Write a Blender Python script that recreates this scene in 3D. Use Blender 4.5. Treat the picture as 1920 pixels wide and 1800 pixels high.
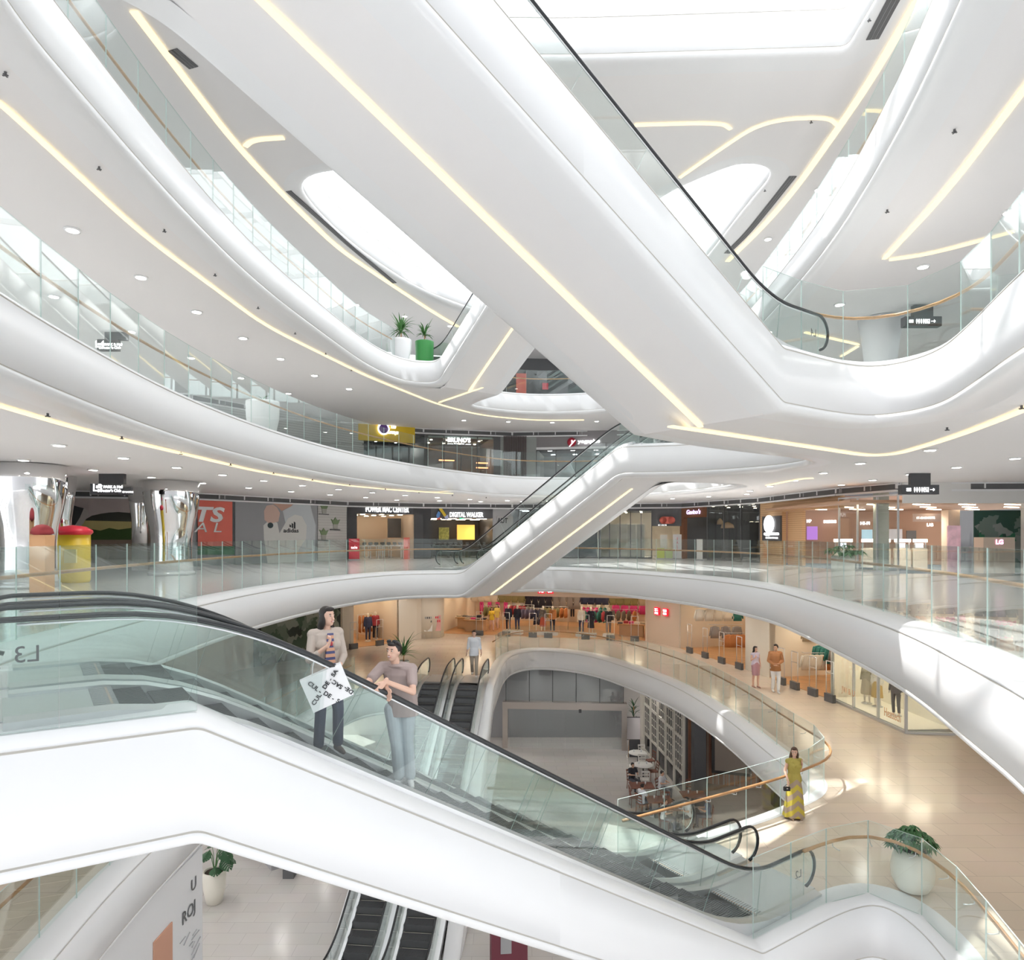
import bpy, bmesh, math, random
from mathutils import Vector, Matrix
from mathutils.geometry import tessellate_polygon
random.seed(7)
for _o in list(bpy.data.objects): bpy.data.objects.remove(_o)
SC = bpy.context.scene
COL = SC.collection
# ---------------------------------------------------------------- camera
# shift lens, level camera, eye 1.6 m above the third floor (z = 0)
EYE = 1.6; FPX = 1280.0; HY = 1003.0
cam_d = bpy.data.cameras.new('camera'); cam = bpy.data.objects.new('camera', cam_d); COL.objects.link(cam)
cam.location = (0, 0, EYE); cam.rotation_euler = (math.pi/2, 0, 0)
cam_d.sensor_width = 36; cam_d.sensor_fit = 'HORIZONTAL'; cam_d.lens = 36*FPX/1920
cam_d.shift_y = (HY-900)/1920; cam_d.clip_start = .05; cam_d.clip_end = 400
SC.camera = cam
# ---------------------------------------------------------------- light
W = bpy.data.worlds.new('sky'); SC.world = W; W.use_nodes = True
_n = W.node_tree.nodes; _n.clear()
_bg = _n.new('ShaderNodeBackground'); _wo = _n.new('ShaderNodeOutputWorld')
_bg.inputs[0].default_value = (.95, .975, 1, 1); _bg.inputs[1].default_value = 1.55
W.node_tree.links.new(_bg.outputs[0], _wo.inputs[0])
_s = bpy.data.lights.new('sun', 'SUN'); sun = bpy.data.objects.new('sun', _s); COL.objects.link(sun)
_s.energy = 4.0; _s.angle = math.radians(.7); _s.color = (1, .98, .95)
sun.rotation_euler = (math.radians(3), math.radians(-22.8), 0)
SC.view_settings.view_transform = 'Standard'; SC.view_settings.look = 'None'
SC.view_settings.exposure = 0.72; SC.view_settings.gamma = 1; SC.view_settings.use_curve_mapping = False
SC.cycles.transparent_max_bounces = 40; SC.cycles.max_bounces = 7; SC.cycles.diffuse_bounces = 5
SC.cycles.glossy_bounces = 3; SC.cycles.transmission_bounces = 2; SC.cycles.adaptive_threshold = .08; SC.cycles.adaptive_min_samples = 16
SC.cycles.caustics_reflective = False; SC.cycles.caustics_refractive = False
# ---------------------------------------------------------------- levels
L1, L2, L3, L4, L5, L6 = -11.0, -5.0, 0.0, 5.0, 10.0, 15.0
# ---------------------------------------------------------------- materials
def mat(name, col, rough=.5, metal=0, emit=0, ecol=None, spec=.5, bump=0, bscale=20, noise=0, nscale=3, coat=0):
    m = bpy.data.materials.new(name); m.use_nodes = True
    nt = m.node_tree; b = nt.nodes['Principled BSDF']
    b.inputs['Base Color'].default_value = (*col, 1); b.inputs['Roughness'].default_value = rough
    b.inputs['Metallic'].default_value = metal; b.inputs['Specular IOR Level'].default_value = spec
    b.inputs['Coat Weight'].default_value = coat
    if emit:
        b.inputs['Emission Color'].default_value = (*(ecol or col), 1); b.inputs['Emission Strength'].default_value = emit
    if noise or bump:
        tc = nt.nodes.new('ShaderNodeTexCoord'); nz = nt.nodes.new('ShaderNodeTexNoise')
        nz.inputs['Scale'].default_value = nscale; nz.inputs['Detail'].default_value = 4
        nt.links.new(tc.outputs['Object'], nz.inputs['Vector'])
        if noise:
            mx = nt.nodes.new('ShaderNodeMix'); mx.data_type = 'RGBA'
            mx.inputs['A'].default_value = (*[max(0, c*(1-noise)) for c in col], 1)
            mx.inputs['B'].default_value = (*[min(1, c*(1+noise)) for c in col], 1)
            nt.links.new(nz.outputs['Fac'], mx.inputs['Factor']); nt.links.new(mx.outputs['Result'], b.inputs['Base Color'])
        if bump:
            n2 = nt.nodes.new('ShaderNodeTexNoise'); n2.inputs['Scale'].default_value = bscale
            nt.links.new(tc.outputs['Object'], n2.inputs['Vector'])
            bp = nt.nodes.new('ShaderNodeBump'); bp.inputs['Strength'].default_value = bump; bp.inputs['Distance'].default_value = .02
            nt.links.new(n2.outputs['Fac'], bp.inputs['Height']); nt.links.new(bp.outputs['Normal'], b.inputs['Normal'])
    return m
def glassmat(name, tint, ior=1.5, rough=0, extra=0):
    """thin architectural glass: clear, tinted, Fresnel reflections"""
    m = bpy.data.materials.new(name); m.use_nodes = True; nt = m.node_tree; nt.nodes.clear()
    o = nt.nodes.new('ShaderNodeOutputMaterial'); mx = nt.nodes.new('ShaderNodeMixShader')
    t = nt.nodes.new('ShaderNodeBsdfTransparent'); g = nt.nodes.new('ShaderNodeBsdfGlossy'); f = nt.nodes.new('ShaderNodeLayerWeight')
    t.inputs[0].default_value = (*tint, 1); g.inputs['Roughness'].default_value = rough; f.inputs['Blend'].default_value = .5
    g.inputs[0].default_value = (.93, .97, .96, 1)
    pw = nt.nodes.new('ShaderNodeMath'); pw.operation = 'POWER'; pw.inputs[1].default_value = 4.2
    ad = nt.nodes.new('ShaderNodeMath'); ad.operation = 'MULTIPLY_ADD'; ad.inputs[1].default_value = .9; ad.inputs[2].default_value = .045+extra; ad.use_clamp = True
    nt.links.new(f.outputs['Facing'], pw.inputs[0]); nt.links.new(pw.outputs[0], ad.inputs[0]); nt.links.new(ad.outputs[0], mx.inputs[0])
    nt.links.new(t.outputs[0], mx.inputs[1]); nt.links.new(g.outputs[0], mx.inputs[2]); nt.links.new(mx.outputs[0], o.inputs[0])
    return m
def tilemat(name, col, sx, sy, rough, var=.06, mortar=None, bumpy=0, rot=0, spec=.5):
    m = bpy.data.materials.new(name); m.use_nodes = True; nt = m.node_tree; b = nt.nodes['Principled BSDF']
    tc = nt.nodes.new('ShaderNodeTexCoord'); mp = nt.nodes.new('ShaderNodeMapping'); br = nt.nodes.new('ShaderNodeTexBrick')
    mp.inputs['Rotation'].default_value = (0, 0, rot)
    nt.links.new(tc.outputs['Object'], mp.inputs['Vector']); nt.links.new(mp.outputs[0], br.inputs['Vector'])
    br.inputs['Scale'].default_value = 1; br.inputs['Brick Width'].default_value = sx; br.inputs['Row Height'].default_value = sy
    br.inputs['Mortar Size'].default_value = .006 if not bumpy else .012
    br.inputs['Color1'].default_value = (*[c*(1-var) for c in col], 1); br.inputs['Color2'].default_value = (*[min(1, c*(1+var)) for c in col], 1)
    br.inputs['Mortar'].default_value = (*(mortar or [c*.72 for c in col]), 1)
    nz = nt.nodes.new('ShaderNodeTexNoise'); nz.inputs['Scale'].default_value = 1.3; nz.inputs['Detail'].default_value = 6
    nt.links.new(tc.outputs['Object'], nz.inputs['Vector'])
    mx = nt.nodes.new('ShaderNodeMix'); mx.data_type = 'RGBA'; mx.blend_type = 'MULTIPLY'; mx.inputs['Factor'].default_value = .08
    nt.links.new(br.outputs['Color'], mx.inputs['A']); nt.links.new(nz.outputs['Color'], mx.inputs['B'])
    nt.links.new(mx.outputs['Result'], b.inputs['Base Color'])
    b.inputs['Roughness'].default_value = rough; b.inputs['Specular IOR Level'].default_value = spec
    return m
def stripemat(name, c1, c2, axis, scale, duty=.5, rough=.5):
    m = bpy.data.materials.new(name); m.use_nodes = True; nt = m.node_tree; b = nt.nodes['Principled BSDF']
    tc = nt.nodes.new('ShaderNodeTexCoord'); sp = nt.nodes.new('ShaderNodeSeparateXYZ'); nt.links.new(tc.outputs['Object'], sp.inputs[0])
    mu = nt.nodes.new('ShaderNodeMath'); mu.operation = 'MULTIPLY'; mu.inputs[1].default_value = scale
    fr = nt.nodes.new('ShaderNodeMath'); fr.operation = 'FRACT'; lt = nt.nodes.new('ShaderNodeMath'); lt.operation = 'LESS_THAN'; lt.inputs[1].default_value = duty
    nt.links.new(sp.outputs[axis], mu.inputs[0]); nt.links.new(mu.outputs[0], fr.inputs[0]); nt.links.new(fr.outputs[0], lt.inputs[0])
    mx = nt.nodes.new('ShaderNodeMix'); mx.data_type = 'RGBA'; mx.inputs['A'].default_value = (*c2, 1); mx.inputs['B'].default_value = (*c1, 1)
    nt.links.new(lt.outputs[0], mx.inputs['Factor']); nt.links.new(mx.outputs['Result'], b.inputs['Base Color'])
    b.inputs['Roughness'].default_value = rough
    return m
M = {}
M['white'] = mat('white_panel', (.86, .865, .875), .28, spec=.4)
M['groove'] = mat('joint_shadow_gap', (.66, .64, .60), .7)
M['soffit'] = mat('soffit_plaster', (.875, .86, .86), .7)
M['wallwhite'] = mat('wall_paint', (.82, .81, .79), .6)
M['tile'] = tilemat('beige_floor_tile', (.74, .63, .51), 1.2, .6, .16, .035)
M['tile3'] = tilemat('pale_floor_tile', (.75, .745, .735), 1.2, .6, .14, .03)
M['tile1'] = tilemat('warm_grey_floor_tile', (.60, .57, .54), 1.2, .6, .2, .03)
M['woodfloor'] = tilemat('orange_wood_floor', (.58, .31, .13), 1.4, .14, .3, .14, rot=.6)
M['glass'] = glassmat('balustrade_glass', (.955, .985, .978), 1.5)
M['glass_esc'] = glassmat('escalator_glass', (.95, .975, .967), 1.5)
M['glass_shop'] = glassmat('shop_glass', (.94, .955, .955), 1.5)
M['glass_edge'] = mat('glass_edge', (.60, .73, .69), .2, spec=.6)
M['black'] = mat('black_rubber', (.025, .027, .03), .32)
M['dark'] = mat('dark_grey', (.07, .07, .075), .45)
M['char'] = mat('charcoal', (.13, .13, .135), .5)
M['grey'] = mat('mid_grey', (.42, .42, .43), .5)
M['steel'] = mat('brushed_steel', (.70, .71, .72), .38, .85)
M['chrome'] = mat('polished_chrome', (.88, .88, .89), .035, 1)
M['wood'] = mat('oiled_wood', (.50, .27, .12), .35, noise=.25, nscale=9)
M['lwood'] = stripemat('slatted_oak', (.62, .40, .22), (.42, .25, .12), 2, 9, .8)
M['strip'] = mat('warm_strip_light', (.3, .25, .15), .5, emit=.92, ecol=(1, .80, .46))
M['lamp'] = mat('downlight_lens', (1, .97, .9), .5, emit=9, ecol=(1, .95, .86))
M['lampw'] = mat('shop_light', (1, .9, .75), .5, emit=11, ecol=(1, .84, .62))
M['lampc'] = mat('shop_light_cool', (1, 1, 1), .5, emit=5, ecol=(.92, .96, 1))
M['emwhite'] = mat('lit_lettering', (1, 1, 1), .5, emit=1.6, ecol=(1, 1, 1))
M['red'] = mat('red', (.78, .03, .06), .4); M['coral'] = mat('coral_red', (.83, .18, .13), .5)
M['yellow'] = mat('yellow', (.86, .62, .05), .45)
M['cream'] = mat('cream_pot', (.83, .79, .70), .35); M['green'] = mat('green_pot', (.05, .28, .07), .4)
M['leaf'] = mat('leaf', (.09, .24, .07), .45, noise=.4, nscale=6); M['leafd'] = mat('dark_leaf', (.03, .10, .04), .5)
M['soil'] = mat('soil', (.06, .04, .03), .9)
M['beige'] = mat('beige_wall', (.68, .56, .45), .6); M['cream_wall'] = mat('cream_wall', (.80, .74, .64), .6)
M['purple'] = mat('violet', (.22, .10, .42), .5); M['navy'] = mat('navy', (.03, .035, .09), .7)
def cm(col, rough=.75):
    k = 'c_%02x%02x%02x' % tuple(int(c*255) for c in col)
    if k not in M: M[k] = mat('plain_'+k[2:], col, rough)
    return M[k]
# ---------------------------------------------------------------- object helpers
def link(o, parent=None):
    COL.objects.link(o)
    if parent is not None: o.parent = parent
    return o
def setp(o, label=None, cat=None, group=None, kind=None):
    if label: o['label'] = label
    if cat: o['category'] = cat
    if group: o['group'] = group
    if kind: o['kind'] = kind
    return o
def thing(name, label, cat, loc=(0, 0, 0), rz=0, group=None):
    o = bpy.data.objects.new(name, None); o.empty_display_size = .1; link(o)
    o.location = loc; o.rotation_euler = (0, 0, rz)
    return setp(o, label, cat, group)
class MB:
    """mesh builder: collects shapes, makes one mesh object"""
    def __init__(s): s.v = []; s.f = []; s.mi = []; s.sm = []; s.mats = []
    def m(s, mt):
        if mt not in s.mats: s.mats.append(mt)
        return s.mats.index(mt)
    def add(s, vs, fs, mt, smooth=False):
        b = len(s.v); s.v += [tuple(v) for v in vs]; i = s.m(mt)
        for f in fs: s.f.append([b+k for k in f]); s.mi.append(i); s.sm.append(smooth)
        return s
    def box(s, c, d, mt, rz=0, rx=0, ry=0):
        R = Matrix.Rotation(rz, 3, 'Z') @ Matrix.Rotation(ry, 3, 'Y') @ Matrix.Rotation(rx, 3, 'X')
        vs = [Vector(c)+R @ Vector((d[0]/2*a, d[1]/2*b, d[2]/2*e)) for a in (-1, 1) for b in (-1, 1) for e in (-1, 1)]
        return s.add(vs, [(0, 1, 3, 2), (4, 6, 7, 5), (0, 4, 5, 1), (2, 3, 7, 6), (0, 2, 6, 4), (1, 5, 7, 3)], mt)
    def hexa(s, a, b, mt):
        """prism between two matching polygons"""
        n = len(a); vs = list(a)+list(b)
        fs = [list(range(n))[::-1], list(range(n, 2*n))]+[(i, (i+1) % n, n+(i+1) % n, n+i) for i in range(n)]
        return s.add(vs, fs, mt)
    def wallbox(s, A, B, z0, z1, th, mt, off=0):
        """upright slab from plan point A to B, thickness th to the left side of A->B, shifted by off"""
        A = Vector(A[:2]); B = Vector(B[:2]); t = (B-A).normalized(); n = Vector((-t.y, t.x))
        q = [A+n*off, B+n*off, B+n*(off+th), A+n*(off+th)]
        return s.hexa([(p.x, p.y, z0) for p in q], [(p.x, p.y, z1) for p in q], mt)
    def tube(s, pts, r, mt, n=8, cap=True, rr=None, smooth=True, flat=1):
        pts = [Vector(p) for p in pts]; vs = []; fs = []; up = None
        for i, p in enumerate(pts):
            t = (pts[min(i+1, len(pts)-1)]-pts[max(i-1, 0)])
            t = t.normalized() if t.length > 1e-9 else Vector((0, 0, 1))
            if up is None: up = Vector((0, 0, 1)) if abs(t.z) < .9 else Vector((1, 0, 0))
            x = t.cross(up); x = x.normalized() if x.length > 1e-6 else Vector((1, 0, 0)); y = x.cross(t).normalized(); up = y
            R = rr[i] if rr else r
            for k in range(n):
                a = 2*math.pi*k/n; vs.append(p+x*math.cos(a)*R+y*math.sin(a)*R*flat)
        for i in range(len(pts)-1):
            for k in range(n): fs.append((i*n+k, i*n+(k+1) % n, (i+1)*n+(k+1) % n, (i+1)*n+k))
        if cap: fs += [tuple(range(n))[::-1], tuple(range((len(pts)-1)*n, len(pts)*n))]
        return s.add(vs, fs, mt, smooth)
    def lathe(s, prof, c, mt, n=24, smooth=True, sx=1, sy=1):
        vs = []; fs = []
        for r, z in prof:
            for k in range(n): a = 2*math.pi*k/n; vs.append((c[0]+r*sx*math.cos(a), c[1]+r*sy*math.sin(a), c[2]+z))
        for i in range(len(prof)-1):
            for k in range(n): fs.append((i*n+k, i*n+(k+1) % n, (i+1)*n+(k+1) % n, (i+1)*n+k))
        fs += [tuple(range(n))[::-1], tuple(range((len(prof)-1)*n, len(prof)*n))]
        return s.add(vs, fs, mt, smooth)
    def ell(s, c, r, mt, nu=14, nv=9, R=None, smooth=True):
        vs = []; fs = []; R = R or Matrix.Identity(3)
        for j in range(nv+1):
            th = math.pi*j/nv
            for i in range(nu):
                a = 2*math.pi*i/nu
                vs.append(Vector(c)+R @ Vector((r[0]*math.sin(th)*math.cos(a), r[1]*math.sin(th)*math.sin(a), r[2]*math.cos(th))))
        for j in range(nv):
            for i in range(nu): fs.append((j*nu+i, (j+1)*nu+i, (j+1)*nu+(i+1) % nu, j*nu+(i+1) % nu))
        return s.add(vs, fs, mt, smooth)
    def build(s, name, parent=None, kind=None, label=None, cat=None, group=None, loc=None):
        me = bpy.data.meshes.new(name); me.from_pydata(s.v, [], s.f)
        for mt in s.mats: me.materials.append(mt)
        me.polygons.foreach_set('material_index', s.mi); me.polygons.foreach_set('use_smooth', s.sm)
        bm = bmesh.new(); bm.from_mesh(me); bmesh.ops.remove_doubles(bm, verts=bm.verts, dist=1e-6)
        bmesh.ops.recalc_face_normals(bm, faces=bm.faces); bm.to_mesh(me); bm.free()
        o = bpy.data.objects.new(name, me); link(o, parent)
        if loc: o.location = loc
        return setp(o, label, cat, group, kind)
def copy_tree(o, parent=None, label=None, loc=None, rz=None, group=None):
    c = o.copy(); COL.objects.link(c); c.parent = parent
    if label: c['label'] = label
    if group: c['group'] = group
    if loc is not None: c.location = loc
    if rz is not None: c.rotation_euler = (0, 0, rz)
    for ch in list(o.children): copy_tree(ch, c)
    return c
def P(px, py, z):
    """point of the plane z seen at photo pixel"""
    D = FPX*(EYE-z)/(py-HY); return Vector(((px-960)/FPX*D, D, z))
def PD(px, py, D): return Vector(((px-960)/FPX*D, D, EYE-(py-HY)*D/FPX))
def onwall(px, A, B, py=None):
    """plan point where photo column px meets the wall line A-B (and its height for py)"""
    k = (px-960)/FPX; ax, ay = A[0], A[1]; bx, by = B[0], B[1]
    t = (k*ay-ax)/((bx-ax)-k*(by-ay)); x = ax+(bx-ax)*t; y = ay+(by-ay)*t
    return Vector((x, y, 0 if py is None else EYE-(py-HY)*y/FPX))
# ---------------------------------------------------------------- paths
def fillet(pts, n=7):
    """pts: (x, y, z, r); corners rounded with quadratic curves of reach r"""
    out = []
    for i, p in enumerate(pts):
        P0 = Vector(p[:3]); r = p[3] if len(p) > 3 else 0
        if i in (0, len(pts)-1) or r <= 0: out.append(P0); continue
        A = Vector(pts[i-1][:3]); B = Vector(pts[i+1][:3])
        a = P0+(A-P0)*min(.499, r/max(1e-6, (A-P0).length)); b = P0+(B-P0)*min(.499, r/max(1e-6, (B-P0).length))
        for k in range(n+1):
            t = k/n; out.append(a*(1-t)**2+P0*2*t*(1-t)+b*t*t)
    res = [out[0]]
    for p in out[1:]:
        if (p-res[-1]).length > .02: res.append(p)
    return res
def offs(path, o, dz=0):
    """offset to the right-hand side (the void) in plan"""
    out = []
    for i, p in enumerate(path):
        a = path[max(0, i-1)]; b = path[min(len(path)-1, i+1)]
        d1 = Vector((p.x-a.x, p.y-a.y)); d2 = Vector((b.x-p.x, b.y-p.y))
        if d1.length < 1e-6: d1 = d2
        if d2.length < 1e-6: d2 = d1
        d1 = d1.normalized(); d2 = d2.normalized(); t = (d1+d2); t = t.normalized() if t.length > 1e-6 else d1
        n = Vector((t.y, -t.x)); c = max(.6, t.dot(d1)); out.append(Vector((p.x+n.x*o/c, p.y+n.y*o/c, p.z+dz)))
    return out
def resample(path, step):
    L = [0]
    for a, b in zip(path, path[1:]): L.append(L[-1]+(b-a).length)
    n = max(1, round(L[-1]/step)); out = []; j = 0
    for k in range(n+1):
        s = L[-1]*k/n
        while j < len(L)-2 and L[j+1] < s: j += 1
        t = (s-L[j])/max(1e-9, L[j+1]-L[j]); out.append(path[j].lerp(path[j+1], min(1, t)))
    return out
# facade profile: offset from outer face (positive = into the void), height below floor level
PROF = [(-.50, .004, 0), (-.36, .004, 0), (-.24, -.006, 0), (-.14, -.028, 0), (-.06, -.068, 0), (-.015, -.115, 0), (0, -.14, 0), (-.012, -.143, 1), (-.012, -.157, 1), (0, -.163, 0),
        (.004, -.6, 0), (0, -1.075, 0), (-.012, -1.079, 1), (-.012, -1.093, 1), (0, -1.097, 0), (-.006, -1.145, 0), (-.03, -1.19, 0), (-.075, -1.222, 0), (-.15, -1.242, 0), (-.28, -1.251, 0), (-.46, -1.2525, 0), (-.62, -1.253, 0)]
_trim = [0]
def fascia(path, prof=PROF, name=None):
    mb = MB(); rings = [offs(path, o, dz) for o, dz, g in prof]; n = len(path)
    vs = [p for r in rings for p in r]
    g = []; w = []
    for j in range(len(prof)-1):
        f = [(j*n+i, j*n+i+1, (j+1)*n+i+1, (j+1)*n+i) for i in range(n-1)]
        (g if (prof[j][2] or prof[j+1][2]) else w).extend(f)
    b = len(vs); mb.add(vs, w, M['white'], True); mb.add(vs, g, M['groove'], False)
    _trim[0] += 1
    return mb.build(name or 'trim_%d' % _trim[0], kind='structure')
def strip(path, o, z, w=.10, name='light_strip', label='', group=None):
    a = offs(path, o); b = offs(path, o-w); mb = MB(); n = len(path); vs = []
    for p in a: vs.append((p.x, p.y, p.z+z))
    for p in b: vs.append((p.x, p.y, p.z+z))
    for p in a: vs.append((p.x, p.y, p.z+z-.03))
    for p in b: vs.append((p.x, p.y, p.z+z-.03))
    fs = []
    for i in range(n-1): fs += [(i, i+1, n+i+1, n+i), (2*n+i, 3*n+i, 3*n+i+1, 2*n+i+1), (i, 2*n+i, 2*n+i+1, i+1), (n+i, n+i+1, 3*n+i+1, 3*n+i)]
    fs += [(0, n, 3*n, 2*n), (n-1, 3*n-1, 4*n-1, 2*n-1)]
    mb.add(vs, fs, M['strip'])
    return mb.build(name, label=label, cat='light', group=group)
def plate(outline, z, mt, name, kind='structure', holes=()):
    polys = [[Vector((p[0], p[1], 0)) for p in outline]]+[[Vector((p[0], p[1], 0)) for p in h] for h in holes]
    tr = tessellate_polygon(polys); flat = [p for q in polys for p in q]
    mb = MB(); mb.add([(p.x, p.y, z) for p in flat], tr, mt)
    return mb.build(name, kind=kind)
# ---------------------------------------------------------------- atrium edges (plan points of the outer white face, void on the right hand)
# escalator truss kinks: near face / far face, lower and upper ends
E_LOW = dict(nt=(-2.84, 6.2, L3), nb=(4.05, 11.0, L2), ft=(-5.0, 9.2, L3), fb=(1.9, 14.0, L2))
E_BIG = dict(nt=(-2.8, 6.5, L5), nb=(4.74, 11.9, L4), ft=(-4.95, 9.5, L5), fb=(2.6, 14.9, L4))
E_MID = dict(nt=(3.95, 25.3, L4), nb=(-2.25, 30.6, L3), ft=(6.35, 28.1, L4), fb=(.15, 33.4, L3))
E_TOP = dict(nt=(1.35, 25.6, L6), nb=(-3.6, 32.8, L5), ft=(4.4, 27.7, L6), fb=(-.55, 34.9, L5))
E_BOT = dict(lt=(-4.5, 30, L2), lb=(-5.5, 19.9, L1), rt=(-.8, 30, L2), rb=(-1.55, 19.9, L1))
K = .08
def pz(z, *pts): return [(p[0], p[1], z, p[2]) for p in pts]
def kz(p, r=K): return (p[0], p[1], p[2], r)
def mid(a, b): return ((a[0]+b[0])/2, (a[1]+b[1])/2, (a[2]+b[2])/2)
# level outlines without their kinks
L3_start = pz(L3, (-9.5, 2.2, 0), (-4.08, 5.44, 1))
L3_left = pz(L3, (-6.6, 8.1, .4), (-7.1, 10.0, 1), (-7.65, 15, 3), (-7.7, 20, 4), (-6.95, 25.6, 4), (-5.6, 29.2, 2.5), (-4.0, 30.6, 1.5))
L3_right = pz(L3, (1.4, 34.2, 1), (3.4, 33.2, 2), (5.8, 30, 3), (7.6, 26.2, 3), (8.3, 22, 3), (7.95, 18.6, 3), (7.25, 13.6, 3), (6.7, 11.2, 2), (6.0, 9, 2), (5.45, 7.2, 2), (4.4, 4.8, 2), (3.2, 3, 0))
L4_left = pz(L4, (-5.6, 4, 0), (-6.95, 9, 3), (-7.6, 13.4, 3), (-7.85, 17, 3), (-7.6, 22, 4), (-6.7, 27, 4), (-4.9, 31.8, 4), (-2.8, 35.8, 4), (.6, 40, 4), (6.4, 39.6, 4), (9.6, 34, 3), (10.2, 30.6, 1.7), (8.6, 28.7, 1.2))
L4_wedge = pz(L4, (6.6, 24.7, 1.5), (8.7, 22.8, 1.5), (9.15, 20.8, .9), (8.3, 19.6, 1.5), (6.35, 18.2, 1.5), (4.2, 16.6, 1.5))
L4_right = pz(L4, (6.42, 13.1, 1), (7.25, 13.2, .9), (7.6, 12.2, .9), (7.1, 10.6, 1.5), (6.2, 8.2, 2), (5, 4, 0))
L5_start = pz(L5, (-9.5, 3, 0), (-5, 5.2, 1))
L5_left = pz(L5, (-6.55, 8.1, .4), (-7.0, 9.6, 1), (-7.4, 15, 3), (-7.4, 20, 4), (-6.7, 25.8, 4), (-6.2, 29.4, 3), (-5.2, 32.4, 1.8))
L5_right = pz(L5, (-1.7, 36.6, 1), (-2.4, 38.2, .8), (-.6, 39.8, 1.5), (2, 40.6, 2), (6, 39.6, 3), (8.6, 34, 4), (8.9, 28, 4), (8.6, 23, 4), (8.05, 17.3, 4), (7.2, 13.2, 3), (6.55, 10.7, 2), (5.4, 7, 2), (4, 4, 0))
L2_left = pz(L2, (-6.0, 4, 0), (-7.3, 10.8, 3), (-7.7, 14.2, 3), (-7.85, 20, 3), (-7.3, 25.6, 3), (-6.4, 29.4, 1.6))
L2_far = pz(L2, (-.45, 36, 2), (.1, 38.6, 1.6), (1.6, 39.9, 1.6), (4.4, 38.2, 2.5), (7.1, 31.6, 4), (7.9, 25.6, 3), (7.9, 20.4, 2), (8.05, 18.0, 1.1), (6.2, 16.5, 1.6), (4.0, 15.2, 1.5))
L2_right = pz(L2, (6.1, 12.35, 1), (6.85, 12.5, .8), (7.0, 11.4, .8), (6.6, 9.6, 1.5), (5.6, 6, 0))
L6_voidA = pz(L6, (-5.2, 4, 0), (-6.4, 9, 2), (-7.0, 13, 2), (-6.6, 16.4, 2), (-5.4, 17.4, 1), (1.6, 17.5, 1), (8.45, 17.2, .25), (8.2, 13.6, 2), (6.6, 8, 2), (5, 4, 0))
L6_B1 = pz(L6, (-.2, 24.2, 1), (-5.2, 22.6, 2), (-7.5, 23.4, 1.4), (-7.4, 26, 2), (-6.4, 30, 3), (-4.2, 35, 4), (.6, 39.6, 4), (6.4, 38.5, 4), (8.6, 32, 4), (8.7, 26, 3), (8.9, 22.9, 1), (7.6, 22.3, 1), (6.6, 23.2, 1), (5.4, 24.6, 1))
def seq(*a):
    r = []
    for x in a: r += x if isinstance(x, list) else [x]
    return fillet(r)
m_low_n = (*mid(E_LOW['nt'], E_LOW['nb']), 0); m_low_f = (*mid(E_LOW['ft'], E_LOW['fb']), 0)
m_big_n = (*mid(E_BIG['nt'], E_BIG['nb']), 0); m_big_f = (*mid(E_BIG['ft'], E_BIG['fb']), 0)
m_mid_n = (*mid(E_MID['nt'], E_MID['nb']), 0); m_mid_f = (*mid(E_MID['ft'], E_MID['fb']), 0)
m_top_n = (*mid(E_TOP['nt'], E_TOP['nb']), 0); m_top_f = (*mid(E_TOP['ft'], E_TOP['fb']), 0)
ribbons = {
 'l3_landing': seq(L3_start, kz(E_LOW['nt']), m_low_n), 'l2_right': seq(m_low_n, kz(E_LOW['nb']), L2_right),
 'l2_left': seq(L2_left, kz(E_BOT['lt'], .6), (*E_BOT['lb'], 0)),
 'l2_far': seq((*E_BOT['rb'], 0), kz(E_BOT['rt'], .6), L2_far, kz(E_LOW['fb']), m_low_f),
 'l3_left': seq(m_low_f, kz(E_LOW['ft'], .5), L3_left, kz(E_MID['nb'], .35), m_mid_n),
 'l4_wedge': seq(m_mid_n, kz(E_MID['nt'], .35), L4_wedge, kz(E_BIG['fb']), m_big_f),
 'l5_left': seq(m_big_f, kz(E_BIG['ft'], .5), L5_left, kz(E_TOP['nb'], .5), m_top_n),
 'l6_b': seq(m_top_n, kz(E_TOP['nt'], .4), L6_B1, kz(E_TOP['ft'], .4), m_top_f),
 'l5_right': seq(m_top_f, kz(E_TOP['fb'], .4), L5_right),
 'l5_landing': seq(L5_start, kz(E_BIG['nt']), m_big_n), 'l4_right': seq(m_big_n, kz(E_BIG['nb']), L4_right),
 'l4_left': seq(L4_left, kz(E_MID['ft'], .4), m_mid_f), 'l3_right': seq(m_mid_f, kz(E_MID['fb'], .4), L3_right),
 'l6_a': seq(L6_voidA),
}
for k, p in ribbons.items(): fascia(p)
# ---------------------------------------------------------------- truss undersides and decks
def truss(E, names=('nt', 'nb', 'ft', 'fb')):
    nt, nb, ft, fb = [Vector(E[k]) for k in names]
    ndir = (ft-nt); ndir.z = 0; ndir.normalize(); mb = MB()
    e = (nb-nt); e.z = 0; e.normalize()
    def q(p, s, o, dz): return p+ndir*o*s+Vector((0, 0, dz))
    sec = [(nt-e*.4, ft-e*.4), (nt, ft), (nb, fb), (nb+e*.4, fb+e*.4)]
    sec[0] = (Vector((*sec[0][0][:2], nt.z)), Vector((*sec[0][1][:2], nt.z))); sec[3] = (Vector((*sec[3][0][:2], nb.z)), Vector((*sec[3][1][:2], nb.z)))
    vs = []
    for a, b in sec: vs += [q(a, 1, .4, -1.251), q(b, -1, .4, -1.251), q(a, 1, .4, -1.19), q(b, -1, .4, -1.19)]
    fs = []
    for i in range(3):
        k = i*4; fs += [(k, k+1, k+5, k+4), (k+2, k+3, k+7, k+6), (k, k+2, k+6, k+4), (k+1, k+3, k+7, k+5)]
    mb.add(vs, fs, M['soffit']); mb.build('ceiling', kind='structure')
for E in (E_LOW, E_BIG, E_MID, E_TOP): truss(E)
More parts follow.
